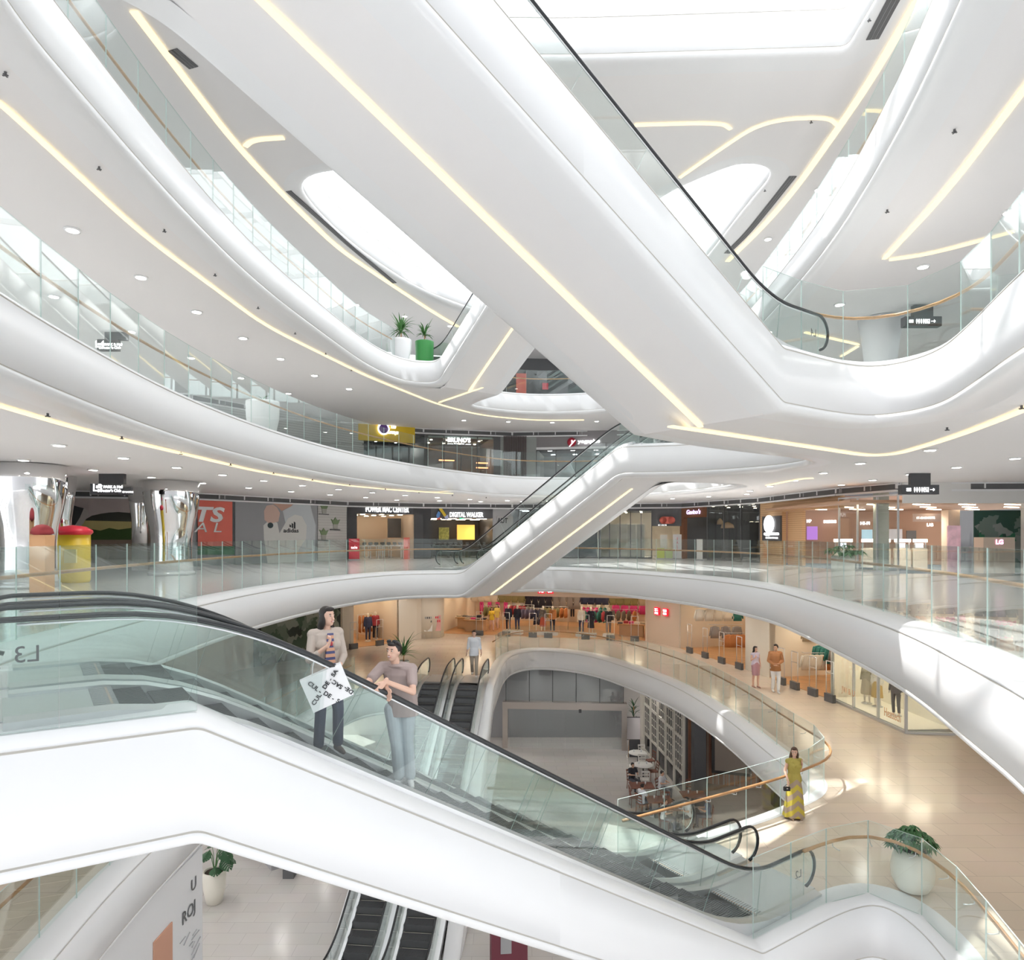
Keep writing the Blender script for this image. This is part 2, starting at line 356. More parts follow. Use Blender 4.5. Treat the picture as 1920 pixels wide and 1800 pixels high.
truss(E_BOT, ('lt', 'lb', 'rt', 'rb'))
# ---------------------------------------------------------------- floor plates and ceilings
WALL = [(-22, 2.2), (-22, 33), (-16.4, 34.8), (-10.6, 43.7), (-6, 46), (0, 47.5), (6, 47), (11.5, 45.9), (14.3, 39.3), (15, 31.3), (16, 28.2), (21, 28), (26, 27), (26, 2.2)]
WALL2 = [(-17, 2.2), (-15, 20), (-13.5, 33), (-9.8, 39.3), (-6, 43), (-4.6, 45.8), (8.4, 42.5), (9.8, 39.8), (11.5, 33.5), (12.8, 27.3), (13.1, 22.7), (14.6, 22.5), (20, 22.3), (24, 16), (23, 8), (17, 2.2)]
def lvl(*parts): return [p for p in offs(fillet([x for a in parts for x in (a if isinstance(a, list) else [a])]), -.46)]
def notch(E, a, b, s=.75):
    """the floor stops short of the moving steps"""
    A, B = Vector(E[a]), Vector(E[b]); other = {'nt': 'nb', 'nb': 'nt', 'ft': 'fb', 'fb': 'ft', 'lt': 'lb', 'rt': 'rb'}
    u = A-Vector(E[other[a]]); u.z = 0; u.normalize(); n = (B-A); n.z = 0; n.normalize(); return [A+n*.42+u*s, B-n*.42+u*s]
voids = {
 L3: lvl(L3_start, kz(E_LOW['nt'], 0)) + notch(E_LOW, 'nt', 'ft') + lvl(kz(E_LOW['ft'], 0), L3_left, kz(E_MID['nb'], 0)) + notch(E_MID, 'nb', 'fb') + lvl(kz(E_MID['fb'], 0), L3_right),
 L4: lvl(L4_left, kz(E_MID['ft'], 0)) + lvl(kz(E_MID['nt'], 0), L4_wedge, kz(E_BIG['fb'], 0)) + notch(E_BIG, 'fb', 'nb') + lvl(kz(E_BIG['nb'], 0), L4_right),
 L5: lvl(L5_start, kz(E_BIG['nt'], 0)) + notch(E_BIG, 'nt', 'ft') + lvl(kz(E_BIG['ft'], 0), L5_left, kz(E_TOP['nb'], 0)) + lvl(kz(E_TOP['fb'], 0), L5_right),
 L2: lvl(L2_left, kz(E_BOT['lt'], 0)) + notch(E_BOT, 'lt', 'rt') + lvl(kz(E_BOT['rt'], 0), L2_far, kz(E_LOW['fb'], 0)) + notch(E_LOW, 'fb', 'nb') + lvl(kz(E_LOW['nb'], 0), L2_right),
 L6: lvl(L6_voidA)}
cvoids = {
 L3: lvl(L3_start, kz(E_LOW['nt'], 0)) + lvl(kz(E_LOW['ft'], 0), L3_left, kz(E_MID['nb'], 0)) + lvl(kz(E_MID['fb'], 0), L3_right),
 L4: lvl(L4_left, kz(E_MID['ft'], 0)) + lvl(kz(E_MID['nt'], 0), L4_wedge, kz(E_BIG['fb'], 0)) + lvl(kz(E_BIG['nb'], 0), L4_right),
 L5: lvl(L5_start, kz(E_BIG['nt'], 0)) + lvl(kz(E_BIG['ft'], 0), L5_left, kz(E_TOP['nb'], 0)) + lvl(kz(E_TOP['fb'], 0), L5_right),
 L2: lvl(L2_left, kz(E_BOT['lt'], 0)) + lvl(kz(E_BOT['rt'], 0), L2_far, kz(E_LOW['fb'], 0)) + lvl(kz(E_LOW['nb'], 0), L2_right),
 L6: lvl(L6_voidA)}
hole6 = [p for p in lvl(kz(E_TOP['nt'], 0), L6_B1, kz(E_TOP['ft'], 0))]
for z, v in voids.items():
    outer = WALL2 if z == L2 else WALL
    poly = [(p[0], p[1]) for p in outer] + [(p.x, p.y) for p in reversed(v)]
    H = [[(p.x, p.y) for p in hole6]] if z == L6 else []
    plate(poly, z, M['tile'] if z == L2 else M['tile3'], 'floor', holes=H)
    cpoly = [(p[0], p[1]) for p in outer] + [(p.x, p.y) for p in reversed(cvoids.get(z, v))]
    plate(cpoly, z-1.25, M['soffit'], 'ceiling', holes=H)
plate([(-19, 2), (-19, 50), (26, 50), (26, 2)], L1, M['tile1'], 'floor')
# ---------------------------------------------------------------- glass balustrades
def quadbox(mb, a, b, z0, z1, th, mt, em):
    d = Vector((b.x-a.x, b.y-a.y, 0)).normalized(); n = Vector((-d.y, d.x, 0))*th/2
    vs = [(p.x+s*n.x, p.y+s*n.y, p.z+h) for p in (a, b) for s in (-1, 1) for h in (z0, z1)]
    mb.add(vs, [(0, 1, 5, 4), (2, 6, 7, 3)], mt); mb.add(vs, [(0, 2, 3, 1), (4, 5, 7, 6), (1, 3, 7, 5), (0, 4, 6, 2)], em)
def railing(pts, label, h=1.45, wood=True, off=-.42, step=1.25, brackets=False, wr=(0, 1), group=None):
    path = resample(offs(fillet(pts), off), step); t = thing('glass_balustrade', label, 'railing', path[len(path)//2], group=group)
    o = t.location
    for a, b in zip(path, path[1:]):
        e = (b-a).normalized()*.005; mb = MB(); quadbox(mb, a-o+e, b-o-e, -.02, h, .017, M['glass'], M['glass_edge']); mb.build('glass_panel', t)
    if wood:
        fine = resample(offs(fillet(pts), off-.16, .95), .4); n = len(fine)
        fine = fine[int(wr[0]*n):max(3, int(wr[1]*n))]; mb = MB(); mb.tube([p-o for p in fine], .032, M['wood'], 8); w = mb.build('wooden_handrail', t)
        if brackets:
            for i in range(2, len(fine)-2, 2):
                p = fine[i]-o; q = (fine[i+1]-fine[i-1]).normalized(); nn = Vector((q.y, -q.x, 0))
                mb = MB(); mb.tube([p+Vector((0, 0, -.03)), p+Vector((0, 0, -.09)), p+nn*.08+Vector((0, 0, -.11)), p+nn*.155+Vector((0, 0, -.11))], .009, M['steel'], 6)
                mb.build('bracket', w)
    return t
railing(pz(L3, (-7.4, 3.44, 0), (-4.08, 5.44, 1))+[kz(E_LOW['nt'], 0)], 'tall clear glass balustrade beside the escalator newel, left foreground', h=1.5, off=-.13, step=1.17, wood=False)
railing([kz(E_LOW['nb'], 0)]+L2_right, 'curved glass balustrade with wooden handrail in front of big white planter', h=1.32, off=-.2, step=1.0, brackets=True, wr=(.17, 1))
railing(L2_far[:]+[kz(E_LOW['fb'], 0)], 'glass balustrade with wooden rail round the arched opening, behind woman in yellow', h=1.32, off=-.42, brackets=True)
railing(L2_left, 'glass balustrade on the lowest left white ledge, above the poster wall', h=1.32)
railing(L3_left[:]+[kz(E_MID['nb'], 0)], 'long glass balustrade in front of the red and grey posters', h=1.42)
railing([kz(E_MID['fb'], 0)]+L3_right, 'long curving glass balustrade in front of the oak clad shop', h=1.42)
railing(L4_left+[], 'glass balustrade with wooden rail on the left ledge below the yellow shop sign', h=1.42)
railing([kz(E_MID['nt'], 0)]+L4_wedge, 'low seen glass balustrade on the pointed white ledge right of centre', h=1.42, wood=False)
railing([kz(E_BIG['nb'], 0)]+L4_right, 'glass balustrade round the rounded landing with short curved wooden rail, upper right', h=1.42, wr=(.12, .6))
railing(L5_left, 'glass balustrade on the upper left ledge with two planters at its end', h=1.42)
railing(L5_right, 'glass balustrade on the steep upper right ledge', h=1.42)
# ---------------------------------------------------------------- warm strip lights in the ceilings
def stp(px, z, label, w=.11):
    pts = [P(x, y, z-.02) for x, y in px]
    return strip(fillet([(*p, 1.5) for p in pts]), 0, 0, w, 'strip_light', label, 'warm linear strip lights')
C3, C4, C5, C6 = 3.75, 3.75, 8.75, 13.75
stp([(-60, 740), (0, 758), (167, 808), (333, 847), (483, 883), (640, 909), (760, 920), (850, 925)], C4, 'warm strip light along the ceiling of the mirrored column level')
stp([(0, 188), (30, 213), (266, 435), (500, 610), (690, 705), (820, 757), (900, 778), (1000, 788), (1095, 787)], C5, 'warm strip light curving along the ceiling above the yellow shop sign')
stp([(258, 20), (333, 120), (447, 270), (547, 377), (640, 467), (740, 535), (820, 588), (862, 612)], C6, 'warm strip light on the uppermost left ceiling', .19)
stp([(455, 272), (470, 259), (530, 255)], C6, 'short warm strip branching off to the big escalator, upper left', .16)
stp([(1740, -20), (1640, 150), (1578, 240), (1500, 350), (1440, 420), (1368, 490)], C6, 'long warm strip light on the uppermost right ceiling', .2)
stp([(1190, 232), (1355, 227), (1373, 240)], C6, 'short warm strip light with hooked end beside the escalator glass')
stp([(1272, 332), (1350, 277), (1430, 224), (1555, 216), (1575, 234)], C6, 'bent warm strip light with hooked end below the skylight')
stp([(1960, 125), (1920, 176), (1780, 360), (1663, 484)], C5, 'warm strip light with sharp corner on the upper right ceiling', .12)
stp([(1668, 485), (1747, 474), (1900, 432)], C5, 'warm strip light meeting the sharp corner, upper right')
stp([(1512, 622), (1612, 645)], C5, 'short warm strip seen through the landing glass')
stp([(1611, 649), (1580, 668)], C5, 'shorter warm strip meeting it at a corner behind the landing glass')
stp([(1435, 910), (1500, 897), (1525, 896)], C4, 'thin warm strip right of the pointed ceiling opening')
def truss_strip(E, t0, t1, f, label, tail=()):
    nt, nb, ft = Vector(E['nt']), Vector(E['nb']), Vector(E['ft']); nn = (ft-nt)*f
    strip([Vector(p[:3])-Vector((0, 0, 1.27)) for p in [nt.lerp(nb, t0)+nn, nt.lerp(nb, t1)+nn]], 0, 0, .12, 'strip_light', label, 'warm linear strip lights')
truss_strip(E_BIG, 0, 1.0, .47, 'warm strip light under the huge diagonal escalator')
stp([(1262, 797), (1655, 857), (1780, 820), (1920, 765), (2050, 700)], C4, 'bright warm strip bent in a wide V under the right hand floor', .14)
truss_strip(E_MID, .06, .98, .5, 'warm strip light under the middle escalator')
truss_strip(E_TOP, .1, 1, .5, 'warm strip light under the upper far escalator')
stp([(822, 754), (903, 726)], C5, 'bent warm strip where the upper far escalator starts')
# ---------------------------------------------------------------- downlights, sprinklers
_dl = MB(); _dl.lathe([(.085, -.022), (.11, -.024), (.115, -.012), (.115, 0)], (0, 0, 0), M['white'], 16)
_dlo = _dl.build('trim_ring'); dl0 = thing('downlight', '', 'light'); _dlo.parent = dl0
_l = MB(); _l.lathe([(.002, -.026), (.083, -.026), (.084, -.002)], (0, 0, 0), M['lamp'], 14); _l.build('lens', dl0)
_ = [dl0]
def lamp(p, e, sz=.16):
    l = bpy.data.lights.new('downlight_beam', 'SPOT'); l.energy = e; l.spot_size = math.radians(150); l.spot_blend = .8; l.shadow_soft_size = sz; l.color = (1, .96, .92)
    o = bpy.data.objects.new('downlight_beam', l); COL.objects.link(o); o.location = (p.x, p.y, p.z-1.32)
def down(pts, o, step, label, skip=0, last=None, s=1.5, e=62):
    path = resample(offs(fillet(pts), o), step)[skip:last]
    for p in path:
        d = _.pop() if _ else copy_tree(dl0)
        d.location = (p.x, p.y, p.z-1.252); d.scale = (s, s, s); lamp(p, e); d['label'] = label; d['category'] = 'light'; d['group'] = 'downlights: '+label
down(L4_left[:-2], -3.0, 2.6, 'round white downlight in the ceiling above the mirrored columns, row near the edge')
down(L4_left[:-5], -6.2, 2.9, 'round white downlight in the inner row above the mirrored columns')
down(L5_left, -2.9, 2.8, 'round white downlight on the ceiling of the yellow sign level', s=1.6)
down(L5_left, -6.4, 3.4, 'round downlight deep under the ceiling behind the upper left glass')
down(pz(L5, (-3, 42.5, 0), (3, 43.5, 2), (8, 42, 0)), 0, 2.9, 'round downlight above the far restaurant fronts')
down(pz(L6, (-8.2, 36, 0), (-4, 39.5, 2), (-1, 41, 0)), 0, 3, 'round downlight high above the two planters')
down(pz(L4, (-7, 41.5, 0), (-2, 43.5, 2), (6, 43.8, 0)), 0, 2.5, 'round downlight above the black framed electronics shops')
down(pz(L4, (11.5, 33, 0), (11, 26, 2), (10.2, 19, 2), (11, 14, 0)), 0, 3.0, 'round downlight in the ceiling before the oak clad shop')
down(pz(L4, (14, 29, 0), (14, 22, 2), (14, 14, 0)), 0, 2.7, 'round downlight in the row nearest the appliance shop')
down(pz(L6, (10.5, 28, 0), (11, 21, 2), (10.2, 12, 0)), 0, 4, 'round downlight high on the upper right ceiling')
down(pz(L5, (9, 24, 0), (11, 19, 2), (11, 12, 0)), 0, 3.2, 'round downlight behind the glass of the upper right landing')
_sp = MB(); _sp.tube([(0, 0, 0), (0, 0, -.05)], .02, M['char'], 8); _sp.box((0, 0, -.055), (.09, .02, .015), M['char']); _sp.box((0, 0, -.055), (.02, .09, .015), M['char'])
sp0 = _sp.build('sprinkler', label='small dark ceiling sprinkler', cat='sprinkler'); _sq = [sp0]
def sprink(pts, o, step, label):
    for p in resample(offs(fillet(pts), o), step)[1:]:
        d = _sq.pop() if _sq else copy_tree(sp0)
        d.location = (p.x, p.y, p.z-1.251); d['label'] = label; d['group'] = 'sprinklers: '+label; d['category'] = 'sprinkler'
sprink(L5_left[:-1], -.75, 2.8, 'small dark ceiling sprinkler between edge and strip light, upper left')
sprink(L4_left[:-3], -.8, 2.9, 'small dark ceiling sprinkler near the edge of the mirrored column level')
sprink(pz(L5, (8.8, 18, 0), (8.6, 14, 1), (7.6, 9, 0)), .4, 2.6, 'small dark sprinkler on the ceiling of the steep upper right band')
sprink(pz(L4, (9, 16, 0), (9, 12, 1), (8, 9, 0)), .3, 2.4, 'small dark sprinkler near the right bright strip light')
sprink(pz(L6, (9.6, 28, 0), (9.4, 20, 1), (9, 16, 0)), .6, 4, 'small dark sprinkler beside the uppermost right strip light')
# slot grilles
def slot(pts, o, z, label, w=.22, n=1):
    p = resample(offs(fillet(pts), o, z-1.255), .5); q = resample(offs(fillet(pts), o-w, z-1.255), .5); k = min(len(p), len(q)); mb = MB()
    vs = p[:k]+q[:k]; mb.add(vs+[v+Vector((0, 0, -.012)) for v in vs], [(i, i+1, k+i+1, k+i) for i in range(k-1)]+[(2*k+i, 3*k+i, 3*k+i+1, 2*k+i+1) for i in range(k-1)]+[(i, 2*k+i, 2*k+i+1, i+1) for i in range(k-1)], M['char'])
    for j in (.33, .66):
        mb.tube([a.lerp(b, j)+Vector((0, 0, -.018)) for a, b in zip(p[:k], q[:k])], .006, M['grey'], 4)
    mb.build('slot_grille', label=label, cat='vent', group='slot grilles')
def slot_px(px, label, w=.22): slot([(P(x, y, C6).x, P(x, y, C6).y, L6, 1) for x, y in px], 0, 0, label, w)
slot_px([(546, 357), (600, 405), (660, 460), (744, 530)], 'long dark slot grille in the upper left ceiling')
slot_px([(1494, 330), (1450, 385), (1405, 440), (1368, 475)], 'long dark slot grille in the upper right ceiling', .26)
slot_px([(1690, -5), (1668, 35), (1648, 72)], 'dark slot grille at the top right beside the skylight', .3)
slot_px([(332, 90), (372, 124)], 'short dark slot grille at the top left by the huge escalator', .3)
# ---------------------------------------------------------------- skylight: white blades under the sky
def skylight():
    mb = MB()
    for i in range(31):
        x = -18+i*1.35; mb.box((x, 24, 21.0), (.09, 48, .34), M['white'])
    for j in range(13): mb.box((2.2, 1+j*4.0, 21.3), (41, .16, .3), M['white'])
    mb.build('ceiling', kind='structure')
skylight()
# ---------------------------------------------------------------- text
def text(s, size, mt, loc, right, up=(0, 0, 1), name='lettering', parent=None, flip=False, ext=.004, align='CENTER', sx=1, bold=0, shear=0, label=None, cat=None, fit=None):
    cu = bpy.data.curves.new(name, 'FONT'); cu.body = s; cu.size = size; cu.extrude = ext; cu.align_x = align; cu.align_y = 'CENTER'; cu.offset = bold; cu.shear = shear
    cu.resolution_u = 3; tmp = bpy.data.objects.new(name, cu); COL.objects.link(tmp)
    dg = bpy.context.evaluated_depsgraph_get(); me = bpy.data.meshes.new_from_object(tmp.evaluated_get(dg)); bpy.data.objects.remove(tmp)
    me.materials.clear(); me.materials.append(mt)
    if fit and len(me.vertices):
        xs = [v.co.x for v in me.vertices]; ys = [v.co.y for v in me.vertices]; kx = fit[0]/(max(xs)-min(xs)); ky = fit[1]/(max(ys)-min(ys)); mx_ = (max(xs)+min(xs))/2; my_ = (max(ys)+min(ys))/2; sx = 1
        me.transform(Matrix.Diagonal((kx, ky, 1, 1)) @ Matrix.Translation((-mx_, -my_, 0)))
    r = Vector(right).normalized(); u = Vector(up).normalized(); n = r.cross(u)
    Mx = Matrix((r*(-sx if flip else sx), u, n)).transposed().to_4x4(); Mx.translation = Vector(loc)
    if flip: me.flip_normals()
    me.transform(Mx if parent is None else Matrix.Translation(-Vector(parent.matrix_world.translation))@Mx) if False else me.transform(Mx)
    o = bpy.data.objects.new(name, me); link(o, parent)
    if label: setp(o, label, cat)
    return o
# ---------------------------------------------------------------- escalators
def vpath(R, H, e0, e1):
    """side view line of the steps, x along the run"""
    return [Vector((p.x, 0, p.z)) for p in fillet([(-e0, 0, 0, 0), (0, 0, 0, 1.1), (R, 0, H, 1.1), (R+e1, 0, H, 0)], 8)]
def xz_offset(path, d):
    out = []
    for i, p in enumerate(path):
        t = (path[min(i+1, len(path)-1)]-path[max(0, i-1)]).normalized(); out.append(p+Vector((-t.z, 0, t.x))*d)
    return out
_step = MB(); _step.box((0, 0, -.11), (.40, 1.0, .2), M['char']); _step.box((.195, 0, -.01), (.012, 1.0, .022), M['cream'])
for i in range(24): _step.box((-.02, -.46+i*.04, .004), (.34, .018, .012), M['dark'])
STEPMESH = _step.build('step').data
for o in [x for x in bpy.data.objects if x.data == STEPMESH]: bpy.data.objects.remove(o)
def escalator(A, u, n, c, R, H, label, group, text_lo=None, text_hi=None, steps=True, e0=1.55, e1=1.55):
    """A: point on the lower kink of the cladding; u: plan direction up the run; n: plan direction across; c: distance of the flight centre"""
    t = thing('escalator', label, 'escalator', (A[0]+n.x*c, A[1]+n.y*c, A[2]), math.atan2(u.y, u.x), group)
    sgn = 1 if (u.x*n.y-u.y*n.x) > 0 else -1
    base = vpath(R, H, e0+.25, e1+.25); hb = .60
    for s in (-1, 1):
        y = s*hb; yv = Vector((0, y, 0)); low = xz_offset(base, .03); top = xz_offset(base, .86)
        def bal(p0, p1, a, b):
            mb = MB(); q = [p0[a], p0[b], p1[b], p1[a]]
            vs = [v+Vector((0, y+w, 0)) for w in (-.006, .006) for v in q]; mb.add(vs, [(0, 1, 2, 3), (7, 6, 5, 4)], M['glass_esc']); mb.add(vs, [(0, 3, 7, 4), (1, 5, 6, 2)], M['glass_edge'])
            return mb
        lo2 = resample(low, .12); 
        # one glass pane roughly each 1.4 m along the slope
        m = len(base); L = [0]
        for a, b in zip(base, base[1:]): L.append(L[-1]+(b-a).length)
        marks = [L[-1]*k/round(L[-1]/1.45) for k in range(round(L[-1]/1.45)+1)]
        fine = resample(base, .1); fl = xz_offset(fine, .03); ft = xz_offset(fine, .86); N = len(fine)-1
        for a, b in zip(marks, marks[1:]):
            i0 = round(a/L[-1]*N); i1 = round(b/L[-1]*N); mb = MB(); k = i1-i0+1
            if k < 2: continue
            vs = []
            for w in (-.006, .006):
                for i in range(i0, i1+1): vs += [fl[i]+Vector((0, y+w, 0)), ft[i]+Vector((0, y+w, 0))]
            g = []
            for i in range(k-1): g += [(2*i, 2*i+2, 2*i+3, 2*i+1), (2*k+2*i, 2*k+2*i+1, 2*k+2*i+3, 2*k+2*i+2)]
            mb.add(vs, g, M['glass_esc']); mb.add(vs, [(0, 1, 2*k+1, 2*k), (2*k-2, 4*k-2, 4*k-1, 2*k-1)], M['glass_edge'])
            mb.build('glass_panel', t)
        # rounded end panes and handrail loop
        for end, dirx in ((base[0], -1), (base[-1], 1)):
            cx = end.x; cz = end.z+.545; arc = [(cx+dirx*.29*math.sin(a), cz+.29*math.cos(a)) for a in [math.pi*k/10 for k in range(11)]]
            mb = MB(); q = arc; vs = [(x, y-.006, z) for x, z in q]+[(x, y+.006, z) for x, z in q]; kk = len(q)
            mb.add(vs, [tuple(range(kk)), tuple(range(2*kk-1, kk-1, -1))], M['glass_esc']); mb.add(vs, [(i, i+1, kk+i+1, kk+i) for i in range(kk-1)], M['glass_edge']); mb.build('glass_panel', t)
        hr = xz_offset(fine, .885)
        def arcpts(end, dirx, a0, a1): return [Vector((end.x+dirx*.34*math.sin(a), 0, end.z+.545+.34*math.cos(a))) for a in [a0+(a1-a0)*k/10 for k in range(11)]]
        loop = arcpts(fine[0], -1, math.pi*.93, 0)+hr[1:-1]+arcpts(fine[-1], 1, 0, math.pi*.93)
        mb = MB(); mb.tube([p+yv for p in loop], .033, M['black'], 8, flat=.8); h = mb.build('handrail', t)
        mb = MB(); mb.tube([p+yv+Vector((0, 0, -.045)) for p in hr[1:-1]], .013, M['steel'], 6); mb.build('rail_track', h)
        # skirt and deck
        mb = MB(); sk = resample(vpath(R, H, e0+.6, min(e1*1.2, e1+.6)), .4); n_ = len(sk); yy = [y-s*.09, y+s*.14]
        vs = []
        for p in sk: vs += [(p.x, yy[0], p.z-.3), (p.x, yy[0], p.z+.05), (p.x, y, p.z+.075), (p.x, yy[1], p.z+.05), (p.x, yy[1], p.z-.3)]
        mb.add(vs, [(5*i+j, 5*i+5+j, 5*i+6+j, 5*i+1+j) for i in range(n_-1) for j in range(4)], M['steel']); mb.add(vs, [(0, 1, 2, 3, 4), tuple(5*(n_-1)+k for k in range(5))], M['steel'])
        mb.build('skirt', t)
    # landing plates with combs
    for x0, x1, z in ((-e0-.75, -.62, 0), (R+min(.62, e1), R+e1+min(.75, e1), H)):
        mb = MB(); mb.box(((x0+x1)/2, 0, z+.0), (x1-x0, 1.03, .04), M['steel']); mb.box((x1-.01 if z == 0 else x0+.01, 0, z+.021), (.02, 1.0, .008), M['wood'])
        for i in range(20): mb.box((x1-.06 if z == 0 else x0+.06, -.48+i*.05, z+.022), (.2, .02, .01), M['grey'])
        mb.build('comb_plate', t)
    # pan under the steps
    mb = MB(); pn = xz_offset(resample(base, .6), -.33); vs = []
    for p in pn: vs += [(p.x, -.56, p.z), (p.x, .56, p.z)]
    mb.add(vs, [(2*i, 2*i+2, 2*i+3, 2*i+1) for i in range(len(pn)-1)], M['char']); mb.build('step_pan', t)
    if steps:
        k = 0; x = -.8
        while x < R+.8:
            zz = 0 if x < -.2 else (H if x > R+.2 else H*min(1, max(0, (x+.2)/(R+.4))))
            o = bpy.data.objects.new('step', STEPMESH); link(o, t); o.location = (x, 0, zz-.015); x += .404
            if u.y < 99: pass
    return t, sgn
def pair(E, key, labels, group, steps=True, ks=('nt', 'nb', 'ft'), e1=1.55):
    nt, nb, ft = [Vector(E[k]) for k in ks]; u = Vector((nt.x-nb.x, nt.y-nb.y)); R = u.length; u.normalize(); n = Vector((ft.x-nt.x, ft.y-nt.y)); Wd = n.length; n.normalize()
    n = n-u*n.dot(u); n.normalize(); H = nt.z-nb.z; out = []
    for c, lb in zip((1.02, 2.62), labels): out.append(escalator(nb, u, n, c, R, H, lb, group, steps=steps, e1=e1)[0])
    # deck between the flights
    mb = MB(); bp = resample(vpath(R, H, 1.2, min(1.2, e1)), .5); vs = []
    for p in bp:
        w = nb+Vector((u.x*p.x, u.y*p.x, p.z-.02))
        for c in (1.02+.73, 2.62-.73): vs.append((w.x+n.x*c, w.y+n.y*c, w.z+.03))
        for c in (1.02+.73, 2.62-.73): vs.append((w.x+n.x*c, w.y+n.y*c, w.z-.25))
    k = len(bp); mb.add(vs, [f for i in range(k-1) for f in ((4*i, 4*i+4, 4*i+5, 4*i+1), (4*i+2, 4*i+3, 4*i+7, 4*i+6))], M['steel']); mb.build('trim_%d' % (100+key), kind='structure')
    return out, nb, u, n, R, H
G = 'escalators crossing the atrium'
low, lA, lu, ln, lR, lH = pair(E_LOW, 1, ['near escalator flight carrying the woman with the white bag and the man in mauve', 'farther flight beside the one carrying the two people'], G, e1=1.2)
big, bA, bu, bn, bR, bH = pair(E_BIG, 2, ['near flight on top of the huge diagonal truss at the top', 'far flight on top of the huge diagonal truss at the top'], G, steps=False)
midp, mA, mu, mn, mR, mH = pair(E_MID, 3, ['near flight of the small middle escalator rising to the right', 'far flight of the small middle escalator rising to the right'], G, steps=False, e1=.35)
topp, *_x = pair(E_TOP, 4, ['near flight of the upper far escalator behind the planters', 'far flight of the upper far escalator behind the planters'], G, steps=False)
bot, oA, ou, on, oR, oH = pair(E_BOT, 5, ['escalator flight with dark steps going down, left of its twin', 'escalator flight with dark steps going down, beside the white curved edge'], G, ks=('lt', 'lb', 'rt'))
def on_flight(A, u, n, c, x, z): return Vector((A[0]+u.x*x+n.x*c, A[1]+u.y*x+n.y*c, A[2]+z))
uu = Vector((lu.x, lu.y, 0)); 
def ltext(s, A, u, n, x, c, z, flip, parent):
    p = on_flight(A, u, n, c, x, z); r = -Vector((u.x, u.y, 0)); o = text(s, .2, M['char'], p, r, flip=flip, ext=.001, name='level_marking'); o.data.transform(parent.matrix_basis.inverted()); o.parent = parent
bpy.context.view_layer.update()
ltext('L2', lA, lu, ln, -1.62, .41, .5, True, low[0]); ltext('L3', lA, lu, ln, lR+1.28, .41, lH+.58, True, low[0])
ltext('L4', bA, bu, bn, -1.62, .41, .5, True, big[0]); ltext('L2', lA, lu, ln, -1.62, 3.21, .5, False, low[1])
# ---------------------------------------------------------------- remeshed figures
def remesh(mb, name, voxel, mt, parent=None, extra=None, smooth=2):
    """join the collected shapes into one continuous skin; extra = MB of small features kept sharp in the same mesh"""
    me = bpy.data.meshes.new('tmp'); me.from_pydata(mb.v, [], mb.f); tmp = bpy.data.objects.new('tmp', me); COL.objects.link(tmp)
    bm = bmesh.new(); bm.from_mesh(me); bmesh.ops.recalc_face_normals(bm, faces=bm.faces); bm.to_mesh(me); bm.free()
    md = tmp.modifiers.new('r', 'REMESH'); md.mode = 'VOXEL'; md.voxel_size = voxel; md.use_smooth_shade = True
    if smooth: ms = tmp.modifiers.new('s', 'SMOOTH'); ms.iterations = smooth; ms.factor = .5
    dg = bpy.context.evaluated_depsgraph_get(); m2 = bpy.data.meshes.new_from_object(tmp.evaluated_get(dg)); bpy.data.objects.remove(tmp)
    m2.materials.clear(); m2.materials.append(mt)
    if extra and extra.v:
        m3 = bpy.data.meshes.new('x'); n0 = len(m2.vertices); bm = bmesh.new(); bm.from_mesh(m2)
        vs = [bm.verts.new(v) for v in extra.v]; ix = []
        for m_ in extra.mats: m2.materials.append(m_); ix.append(len(m2.materials)-1)
        for f, mi in zip(extra.f, extra.mi):
            try: q = bm.faces.new([vs[k] for k in f]); q.material_index = ix[mi]; q.smooth = True
            except ValueError: pass
        bm.to_mesh(m2); bm.free()
    m2.name = name; o = bpy.data.objects.new(name, m2); return link(o, parent)
D_ = M['white']
def cap(mb, a, b, ra, rb, n=12):
    a = Vector(a); b = Vector(b); mb.tube([a, a.lerp(b, .5), b], 0, D_, n, rr=[ra, (ra+rb)/2, rb]); mb.ell(a, (ra,)*3, D_, n, 7); mb.ell(b, (rb,)*3, D_, n, 7)
def loft(mb, rings, n=18):
    """rings: (centre, half width, half depth, yaw)"""
    vs = []; fs = []
    for c, rx, ry, yw in rings:
        for k in range(n):
            a = 2*math.pi*k/n; x = rx*math.copysign(abs(math.cos(a))**.85, math.cos(a)); y = ry*math.copysign(abs(math.sin(a))**.85, math.sin(a))
            vs.append((c[0]+x*math.cos(yw)-y*math.sin(yw), c[1]+x*math.sin(yw)+y*math.cos(yw), c[2]))
    for i in range(len(rings)-1):
        for k in range(n): fs.append((i*n+k, i*n+(k+1) % n, (i+1)*n+(k+1) % n, (i+1)*n+k))
    fs += [tuple(range(n))[::-1], tuple(range((len(rings)-1)*n, len(rings)*n))]
    mb.add(vs, fs, D_, True)
